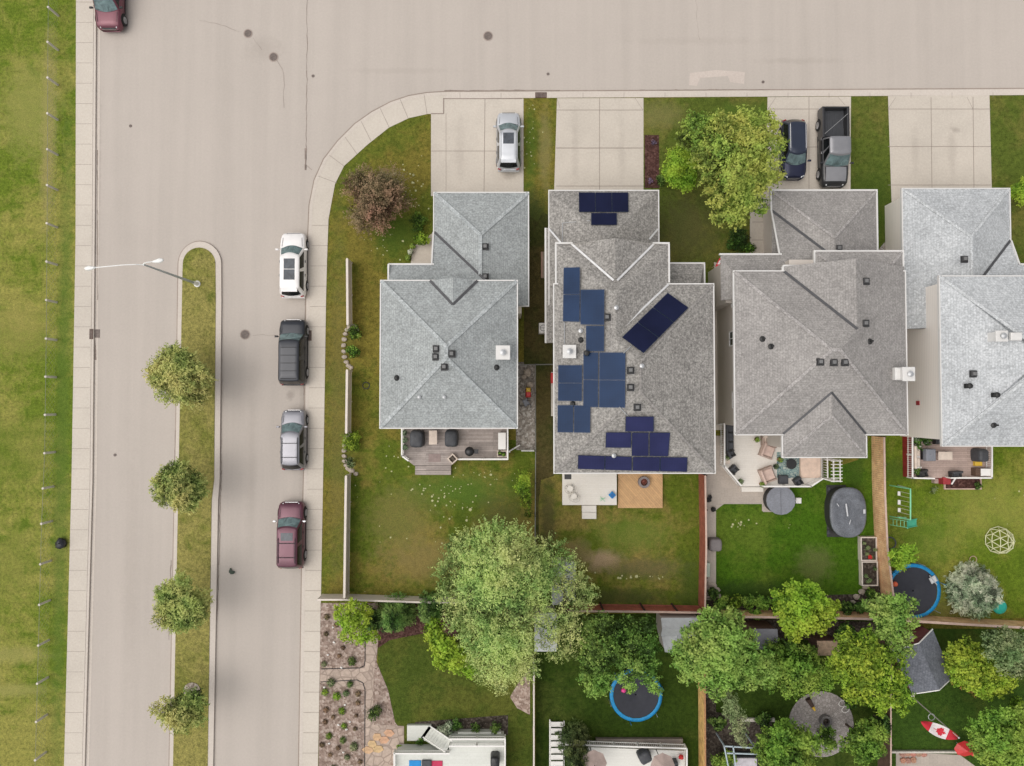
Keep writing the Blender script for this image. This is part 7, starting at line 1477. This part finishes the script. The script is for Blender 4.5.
shed('pale grey roofed shed against the south side of the red brown fence', [(661, 636), (661, 618), (700.5, 618), (700.5, 636)], 2.2, .4, m_palemetal, m_tan, trim=False)
shed('pale lean roof of the shed annex under the mid green tree', [(675, 652), (665, 652), (661, 633), (694, 633)], 2.0, .25, m_palemetal, m_tan, trim=False)
shed('flat dark grey shed roof between lime tree and mid green tree', [(753, 649.5), (753, 629), (777.5, 629), (777.5, 649.5)], 2.2, .12, plain('roof_slate', (.19, .19, .215), .6, var=.1), m_brownf, trim=False)
shed('tiny pale wooden shed in the shrubs north of the round patio', [(817, 655.5), (817, 641), (839, 641), (839, 655.5)], 1.6, .2, m_wood, m_brownf, trim=False)
shed('pale blue grey metal shed roof under the thin sage tree, the northern one', [(552, 605), (552, 562), (575.5, 562), (575.5, 605)], 2.1, .25, m_palemetal, m_tan, trim=False)
shed('white metal shed roof under the thin sage tree, the southern one', [(534.5, 651.5), (534.5, 613), (557, 613), (557, 651.5)], 2.1, .25, plain('roof_white', (.66, .68, .69), .4, var=.1), m_tan, trim=False)
# flag on its pole
t = thing('flag_pole', 'tall pale flag pole leaning out from the grey shingled shed', 'flag pole'); b = G(912, 696.5); tp = G(958.5, 737.5, 5.5); tp2 = Vector((b.x, b.y, 5.5)); MB().tube(b, tp, .045, .025, n=8).build('pole', m_post, t); MB().lathe(tp, [(.05, 0), (.07, .05), (.02, .1)], 8).build('finial', m_galv, t); MB().cbox(b + Vector((0, 0, .05)), (.3, .3, .12), .03).build('base', m_post, t)
q = G(931.5, 717, 3.0); MB().path([q + Vector((.22 * math.cos(k * .6), .22 * math.sin(k * .6), 0)) for k in range(12)], .025, 5).build('bracket', m_galv, t)
m_fr = plain('flag_red', (.62, .03, .05), .8, var=.12); m_fw = plain('flag_white', (.80, .74, .74), .8, var=.06)
fl = thing('flag', 'red and white maple leaf flag hanging from the pale pole', 'flag')
A_, B_ = (958, 737.5), (921, 721.5)
def fpt(u, v):   # u along the fly, v across -1..1
    w = 12.5 * math.sin(math.pi * min(1, .04 + u * .96)) ** .7 * (1 - .1 * u) + .5
    x = A_[0] + (B_[0] - A_[0]) * u; y = A_[1] + (B_[1] - A_[1]) * u; nx_, ny_ = .40, -.92
    z = 5.25 - 1.5 * u + .06 * math.sin(u * 9 + v * 2) + v * .12
    return G(x - nx_ * w * (v * .5 + .18), y - ny_ * w * (v * .5 + .10), z)
def fpatch(u0, u1, v0=-1, v1=1, nu=8, nv=5, lift=0.0):
    mb = MB(); vs = [fpt(u0 + (u1 - u0) * i / nu, v0 + (v1 - v0) * j / nv) + Vector((0, 0, lift)) for i in range(nu + 1) for j in range(nv + 1)]
    return mb.add(vs, [(i * (nv + 1) + j, i * (nv + 1) + j + 1, (i + 1) * (nv + 1) + j + 1, (i + 1) * (nv + 1) + j) for i in range(nu) for j in range(nv)])
fpatch(0, .26).build('red_band', m_fr, fl); fpatch(.26, .72).build('white_band', m_fw, fl); fpatch(.72, 1).build('red_band', m_fr, fl)
leaf = [(0, 1), (.12, .72), (.3, .8), (.24, .42), (.5, .62), (.55, .48), (.85, .5), (.72, .25), (.82, .12), (.4, -.2), (.45, -.38), (.06, -.32), (.05, -.8), (-.05, -.8), (-.06, -.32), (-.45, -.38), (-.4, -.2), (-.82, .12), (-.72, .25), (-.85, .5), (-.55, .48), (-.5, .62), (-.24, .42), (-.3, .8), (-.12, .72)]
ctr = fpt(.49, 0) + Vector((0, 0, .04)); mb = MB(); vs = [ctr] + [fpt(.49 - .19 * ly, lx * .80) + Vector((0, 0, .03)) for lx, ly in leaf]; nL = len(leaf); mb.add(vs, [(0, 1 + k, 1 + (k + 1) % nL) for k in range(nL)]); mb.build('maple_leaf', m_fr, fl)
t = thing('red_canopy', 'red fabric canopy half under the corner tree', 'canopy'); c = G(965, 749, 1.0); mb = MB(); n = 8; vs = [c + Vector((0, 0, .35))] + [c + Vector((.75 * math.cos(2 * math.pi * k / n), .55 * math.sin(2 * math.pi * k / n), -.05 + .05 * (k % 2))) for k in range(n)]; mb.add(vs, [(0, 1 + k, 1 + (k + 1) % n) for k in range(n)]); mb.build('fabric', m_redp, t); MB().tube((c.x, c.y, 0), c + Vector((0, 0, .33)), .03).build('pole', m_galv, t)
t = thing('red_canopy', 'second smaller piece of red fabric right of the red canopy', 'canopy'); c = G(976, 753, .7); mb = MB(); vs = [c + Vector((0, 0, .25))] + [c + Vector((.4 * math.cos(2 * math.pi * k / n), .3 * math.sin(2 * math.pi * k / n), -.05 + .05 * (k % 2))) for k in range(n)]; mb.add(vs, [(0, 1 + k, 1 + (k + 1) % n) for k in range(n)]); mb.build('fabric', m_redp, t); MB().tube((c.x, c.y, 0), c + Vector((0, 0, .2)), .03).build('pole', m_galv, t)
for k in range(8): q = G(903 + (k % 5) * 5.2, 754 + (k // 5) * 6.5, .1); tag(MB().blob((q.x, q.y, .1), .24, .2, .12, 70 + k, .25).build('reddish_stone', plain('red_stone' + str(k), (.40 + .05 * (k % 3), .22 + .03 * (k % 2), .17), .9, var=.25)), 'reddish field stone on the patio below the flag lawn', 'stone', 'reddish field stones on the bottom patio')
padbox('garden_wall', 'thin pale edging between the flag lawn and the bottom patio', 'edging', 890, 751.5, 965, 753.5, 0, .25, m_post)
padbox('board_platform', 'dark red board platform north of the grey shingled shed', 'platform', 879, 629, 926, 646, 0, .12, m_redw)
# round patio things
firepit('dark round fire pit on the southern part of the round patio', 826.5, 722, .42, .03, plain('fire_ring', (.16, .15, .145), .8, var=.3), m_soil); table('small round glass table below the fire pit on the round patio', 822.5, 736.5, .5, .5, .55, .03, m_palemetal, rnd=True)
t = thing('garden_ornament', 'dark log shaped ornament with yellow tip on the round patio', 'ornament'); a, b = G(808, 699, .3), G(814, 709, .3); MB().tube(a, b, .2, .1, n=9).build('body', plain('log_dark', (.06, .035, .025), .8), t); MB().tube(b - (b - a) * .25 + Vector((0, 0, .05)), b + (b - a) * .12 + Vector((0, 0, .05)), .12, .07, n=8).build('tip', m_yel, t)
t = thing('plant_hoop', 'white looped plant hoops on the right rim of the round patio', 'plant hoop')
for dx, dy in ((0, 0), (3, 6)): q = G(842.5 + dx, 703.5 + dy, .5); MB().path([q + Vector((.26 * math.cos(k * .5), .26 * math.sin(k * .5), .1 * math.sin(k * .5))) for k in range(14)], .02, 5).build('loop', m_railw, t); MB().tube((q.x + .26, q.y, 0), (q.x + .26, q.y, .5), .02).build('stake', m_railw, t)
padbox('timber_edging', 'pale timber edging left of the round patio', 'edging', 741.5, 718.5, 775, 722, 0, .2, m_post)
t = thing('hot_tub', 'white topped hot tub with pale blue frame at the bottom edge', 'hot tub'); a, b = G(731, 790, .9), G(757, 758, .9); MB().box(((a.x + b.x) / 2, (a.y + b.y) / 2, .42), (b.x - a.x + .1, b.y - a.y + .1, .82)).build('tub', m_cover, t); MB().cbox(((a.x + b.x) / 2, (a.y + b.y) / 2, .88), (b.x - a.x, b.y - a.y, .1), .03).build('cover', plain('lilac_cover', (.55, .52, .56), .5), t)
t = thing('pergola_frame', 'pale blue grey pergola frame over the white topped hot tub', 'pergola'); m_pb = plain('pale_blue', (.42, .50, .55), .5)
for (x0, y0, x1, y1) in ((724, 746, 757, 748), (724, 746, 733, 790), (727, 753, 757, 754), (733, 746, 738, 790)): a, b = G(x0, y0, 2.1), G(x1, y1, 2.1); d = b - a; MB().box((a + b) / 2, (d.length, .08, .1), math.atan2(d.y, d.x)).build('beam', m_pb, t)
for (x, y) in ((725, 747), (756, 748.5)): a = G(x, y, 2.1); MB().box((a.x, a.y, 1.02), (.09, .09, 2.03)).build('post', m_pb, t)
# bottom deck furniture
for (x, y, r, lab) in ((594, 764, 13, 'round beige parasol beside the dark conifer on the white bottom deck'), (663, 766, 12, 'round beige parasol near the right end of the white bottom deck')):
    t = thing('parasol', lab, 'parasol'); c = G(x, y, 2.3 + 1.0); R_ = r * mpp(3.3); mb = MB(); n = 8; vs = [c + Vector((0, 0, .25))] + [c + Vector((R_ * math.cos(2 * math.pi * k / n), R_ * math.sin(2 * math.pi * k / n), -.12)) for k in range(n)]; mb.add(vs, [(0, 1 + k, 1 + (k + 1) % n) for k in range(n)]); mb.build('canopy', plain('parasol_beige', (.36, .28, .25), .85), t); MB().tube((c.x, c.y, 1.0), c + Vector((0, 0, .3)), .03).build('pole', m_bl, t)
cover('covered_chair', 'dark grey covered chair left of the right beige parasol', 645, 757.5, .9, .8, .8, 1.0, .5, cat='chair'); armchair('dark chair in the right corner of the white bottom deck', 674, 766, .2, 1.0, .6, .6, m_cover, m_bl, 'garden_chair', 'chair')
q = G(681, 757, 1.3); tag(MB().blob(q, .16, .16, .2, 3, .25).build('flower_pot', m_redp), 'red flower pot in the corner of the white bottom deck', 'flower pot')
padbox('blue_towel', 'bright blue towel spread on the off white deck', 'towel', 409, 760.5, 421, 775, 1.51, 1.56, m_bluet); padbox('red_towel', 'red towel spread on the off white deck', 'towel', 431.5, 761, 442.5, 775, 1.51, 1.56, plain('towel_red', (.50, .04, .10), .85)); padbox('dark_crate', 'dark thing between the blue and the red towel', 'crate', 421.8, 760.8, 431, 768, 1.51, 1.7, m_cover)
cover('black_grill', 'black grill at the right side of the off white deck', 495, 762, .65, .85, .9, 1.5, mat=m_bl)
# side yards
t = thing('toy_car', 'red and yellow toddler ride on toy in the gravel side yard', 'toy'); q = G(528.3, 391.5, .4); MB().cbox((q.x, q.y + .12, .42), (.32, .3, .5), .06).build('canopy', m_yel, t); MB().cbox((q.x, q.y - .12, .22), (.36, .6, .3), .06).build('body', m_redp, t)
for sx in (-1, 1):
    for sy in (-.3, .1): MB().tube((q.x + sx * .17, q.y + sy, .09), (q.x + sx * .22, q.y + sy, .09), .09, n=10).build('wheel', m_bl, t)
t = thing('stroller', 'grey folded stroller below the red and yellow toy', 'stroller'); q = G(526, 402.5, .5); MB().cbox((q.x, q.y, .45), (.4, .5, .12), .05, .5).build('seat', m_tubg, t)
for a_ in (-.5, .4): MB().tube((q.x - .35, q.y + a_ * .5, .1), (q.x + .35, q.y + a_ * .3, .8), .02).build('bar', m_bl, t)
for sx in (-1, 1): MB().tube((q.x + sx * .33, q.y - .3, .12), (q.x + sx * .37, q.y - .3, .12), .12, n=12).build('wheel', m_bl, t)
for k, (x, y) in enumerate(((527.5, 372.5), (530, 385), (524, 377))): q = G(x, y, .15); tag(MB().blob((q.x, q.y, .14), .3 - .07 * k, .3 - .06 * k, .18, 80 + k, .2).build('garden_boulder', m_stone), ['large grey boulder at the top of the gravel side yard', 'small grey boulder above the ride on toy', 'medium grey boulder at the wall in the gravel side yard'][k], 'boulder')
t = thing('air_conditioner', 'white air conditioning unit on the west side of the solar house', 'air conditioner'); q = G(543.3, 328, .8); MB().cbox((q.x, q.y, .42), (.62, .75, .8), .04).build('cabinet', m_railw, t); mb = MB(); mb.path([Vector((q.x + .22 * math.cos(k * .45), q.y + .22 * math.sin(k * .45), .84)) for k in range(15)], .02, 4); mb.tube((q.x - .2, q.y, .84), (q.x + .2, q.y, .84), .015); mb.build('fan_guard', m_bl, t)
t = thing('board_stack', 'stack of reddish boards on the grass west of the solar house', 'board stack')
for k in range(4): a, b = G(541.5 + k * .9, 278, .2 - k * .04), G(541.5 + k * .9, 252, .2 - k * .04); MB().box((a + b) / 2, (.07, (a - b).length, .2)).build('board', plain('board' + str(k), (.42 - .05 * k, .26, .20), .8), t)
t = thing('window_well', 'long pale window well with red end beside the solar house wall', 'window well'); a, b = G(552.2, 416, .3), G(552.2, 372, .3); MB().box((a + b) / 2, (.16, (a - b).length, .3)).build('edge', m_post, t); q = G(552.6, 378, .6); MB().cbox((q.x, q.y, .4), (.26, .75, .4), .03).build('red_cover', m_redp, t)
for k, (x, y) in enumerate(((399.5, 262), (402, 257), (405, 252.5), (396, 266))):
    pass
for k, (x, y) in enumerate(((408, 258), (410.5, 252), (413, 246.5))):
    t = thing('potted_plant', ['lowest', 'middle', 'topmost'][k] + ' of the potted plants lining the corner house entrance path', 'potted plant'); p = G(x, y, .3); MB().lathe((p.x, p.y, 0), [(.12, 0), (.18, .28), (.19, .3)], 12).build('pot', m_dark, t); leafmesh('foliage', [((p.x, p.y, .42), (.2, .2, .18), .6)], 200, .12, .06, lm_spruce if k % 2 else lm_mid, t, 470 + k)
t = thing('garden_flag', 'small red and white flag beside red flowers at the warm grey house corner', 'flag'); q = G(719.5, 262, 1.6); MB().tube((q.x - .1, q.y - .1, 0), (q.x + .1, q.y + .1, 1.7), .02).build('pole', m_wood, t); MB().add([q + Vector((-.25, -.3, -.2)), q + Vector((.0, -.3, -.1)), q + Vector((.25, .25, .05)), q + Vector((.0, .3, 0))], [(0, 1, 2, 3)]).build('red_cloth', m_fr, t); MB().add([q + Vector((-.14, -.15, -.1)), q + Vector((.02, -.16, -.05)), q + Vector((.16, .1, .04)), q + Vector((.0, .12, .02))], [(0, 1, 2, 3)]).build('white_cloth', m_fw, t)
q = G(719, 268, .3); tag(MB().blob(q, .22, .2, .2, 5, .3).build('flowers', m_orange), 'orange red flower clump below the small flag', 'flowers')
for k, (x, y) in enumerate(((653.5, 142.5), (651, 180.5))): tree('flower_clump', ['purple flower clump at the top of the dark mulch bed', 'purple flower clump at the bottom of the dark mulch bed'][k], 'flowers', x, y, 3.8, .4, leafmat('petal_purple' + str(k), (.12, .08, .16), (.38, .25, .42)), 480 + k, nc=5, dens=160, ll=.08, lw=.06, trunk=.02)
# stone rings round the two shrub beds at the white fence
def ring_stones(lab, grp, pts):
    for k, (x, y) in enumerate(pts): q = G(x, y, .08); tag(MB().blob((q.x, q.y, .07), .19, .16, .11, 90 + k, .25, 8, 5).build('border_stone', m_stone), lab, 'stone', grp)
P_ = [(352 + 8.5 * math.cos(a), 347 + 21 * math.sin(a)) for a in [math.radians(100 + k * 17) for k in range(13)]]; ring_stones('pale border stone of the upper shrub ring in the white fence line', 'border stones of the upper ring', P_)
P_ = [(350 + 6 * math.cos(a), 452 + 18 * math.sin(a)) for a in [math.radians(95 + k * 18) for k in range(10)]] + [(352, 471), (356, 474)]; ring_stones('pale border stone of the lower shrub ring in the white fence line', 'border stones of the lower ring', P_)
# small plants of the gravel garden, round bushes
gp = [(324, 664, 0), (352, 661, 1), (343, 648, 2), (350, 684, 1), (337, 696, 3), (325, 692, 3), (346, 693, 0), (358, 694, 2), (342, 711, 3), (333, 717, 2), (356, 716, 2), (325, 722, 2), (329, 736, 3), (343, 740, 1), (354, 746, 0), (338, 748, 2), (330, 755, 2), (326, 710, 2), (358, 703, 2), (355, 729, 2), (347, 757, 0), (322, 745, 2), (360, 762, 2), (344, 726, 3), (331, 682, 0), (326, 634, 2), (339, 656, 2), (327, 617, 2), (336, 625, 2), (348, 770, 2), (333, 768, 0)]
kinds = [('round dry olive plant in the gravel garden', lm_grey, .26), ('green low plant in the gravel garden', lm_dark, .28), ('little dark brown plant in the gravel garden', lm_red, .17), ('bright lime plant in the gravel garden', lm_lime, .25)]
protos = {}
for k, (x, y, j) in enumerate(gp):
    lab, m_, r_ = kinds[j]; q = G(x, y, .1)
    if j not in protos:
        t = thing('gravel_plant', lab, 'plant', 'small plants of the gravel garden, kind ' + 'abcd'[j]); leafmesh('foliage', [((0, 0, r_ * .5), (r_, r_, r_ * .8), .45)], 320, .11, .045, m_, t, 500 + j, rad=.6); MB().tube((0, 0, -.02), (0, 0, r_ * .5), .02).build('stem', m_bark, t); protos[j] = t; t['group'] = ['dry olive plants in the gravel garden', 'green low plants in the gravel garden', 'dark brown plants in the gravel garden', 'lime plants in the gravel garden'][j]
    else: t = copy_tree(protos[j])
    t.location = (q.x, q.y, 0); t.rotation_euler = (0, 0, k * 1.3); s = .8 + .45 * ((k * 37) % 10) / 10; t.scale = (s, s, s)
for k, (x, y, R, m_, lab) in enumerate(((374, 712, 9, lm_dark, 'dark green shrub in the gravel beside the flagstone bend'), (445, 729, 9, lm_spruce, 'blue green round bush, leftmost in the row above the white walkway'), (456, 725, 7, lm_dark, 'dark round bush, second in the row above the white walkway'), (475, 727, 6.5, lm_dark, 'dark round bush, third in the row above the white walkway'), (496, 728, 7, lm_dark, 'dark round bush, last in the row above the white walkway'), (420, 740.5, 5, lm_mid, 'flat green plant under the diagonal stairs'), (400, 748, 4, lm_lime, 'yellow green plant left of the off white deck'))):
    tree('bush', lab, 'bush', x, y, R, .9 if R > 6 else .5, m_, 520 + k, nc=8, dens=120, ll=.12, lw=.06, trunk=.03, tint=(.2, .6))
rnd = random.Random(9)
for k in range(16):
    x, y = rnd.uniform(324, 362), rnd.uniform(610, 764); q = G(x, y, .03)
    if 668 < y < 684: continue
    tag(MB().blob((q.x, q.y, .04), .09, .07, .06, k, .3, 7, 4).build('white_pebble', m_railw), 'white pebble lying in the gravel garden', 'stone', 'white pebbles of the gravel garden')
for k, (x, y) in enumerate(((384, 740), (377, 737), (372, 744), (389, 733), (368, 750), (378, 749))): q = G(x, y, .03); tag(MB().prism([(q.x + .38 * math.cos(a * 1.05 + k) * (1 + .2 * math.sin(a * 2 + k)), q.y + .28 * math.sin(a * 1.05 + k)) for a in range(6)], .0, .05).build('stepping_stone', plain('sandstone' + str(k), (.55, .33 + .03 * (k % 3), .21), .85, var=.2)), 'orange sandstone slab in the bend of the flagstone path', 'stone', 'orange sandstone slabs in the path bend')
# edging line of the gravel beds
for (lab, pts) in (('dark curved edging of the upper gravel bed', [(365, 604), (365, 660), (364, 666), (360, 668), (321, 669)]), ('dark curved edging of the lower gravel bed', [(321, 682), (357, 680), (363, 683), (365, 690), (364.5, 780)])):
    tag(MB().path([G(x, y, .03) for x, y in pts], .03, 5).build('bed_edging', m_dark), lab, 'edging')
# pale blossoms scattered on the lawns: countless
rs = np.random.RandomState(12); mb = MB()
def blossoms(cx, cy, sx, sy, n, s0=.025, s1=.075):
    for _ in range(int(n * .8)):
        q = G(cx + rs.normal() * sx, cy + rs.normal() * sy, .02); r_ = rs.uniform(s0, s1) * (1 if rs.rand() < .8 else 1.7); a0 = rs.rand() * 6
        mb.sheet([q + Vector((r_ * math.cos(a0 + a) * rs.uniform(.6, 1.2), r_ * math.sin(a0 + a) * rs.uniform(.6, 1.2), .01)) for a in (0, 1, 2, 3.1, 4.2, 5.2)])
for a in ((480, 474, 22, 4, 26), (440, 490, 16, 7, 22), (425, 495, 8, 5, 8), (455, 505, 20, 8, 22), (410, 185, 6, 14, 18), (419, 180, 5, 10, 10), (384, 240, 10, 10, 14), (385, 243, 5, 6, 8), (532, 150, 4, 22, 20), (535, 125, 3, 10, 5), (420, 205, 5, 8, 8), (470, 520, 40, 20, 22), (738, 523, 8, 3, 16), (790, 526, 2, 2, 3), (643, 577, 16, 1.2, 22), (585, 578, 8, 8, 5), (385, 500, 25, 25, 12), (380, 595, 12, 2, 6), (392, 455, 6, 12, 8), (990, 500, 20, 20, 6)): blossoms(*a)
o = mb.build('fallen_blossoms', plain('blossom', (.46, .46, .24), .9)); tag(o, 'pale blossoms and clover heads scattered over the lawns', 'blossoms', kind='stuff')
# ------------------------------------------------------------------ finish: groups for repeats, origins at each thing's base
GROUPS = {'car': 'parked cars', 'house': 'houses along the street', 'manhole cover': 'round manhole covers in the road', 'valve cover': 'small valve covers in the road', 'storm drain': 'storm drains in the kerb', 'potted plant': 'potted plants on decks and paths',
          'shrub': 'shrubs in the gardens', 'bush': 'bushes in the gardens', 'chair': 'chairs on the decks', 'armchair': 'beige armchairs', 'shed': 'garden sheds', 'trampoline': 'trampolines', 'fence': 'garden fences', 'deck': 'garden decks', 'parasol': 'beige parasols', 'planter': 'garden planters', 'table': 'garden tables'}
for o in list(COL.objects):
    if o.parent is None and o.type in ('MESH', 'EMPTY') and o.get('kind') != 'structure':
        if not o.get('group') and o.get('category') in GROUPS: o['group'] = GROUPS[o['category']]
        if o.location.length == 0: recenter(o)
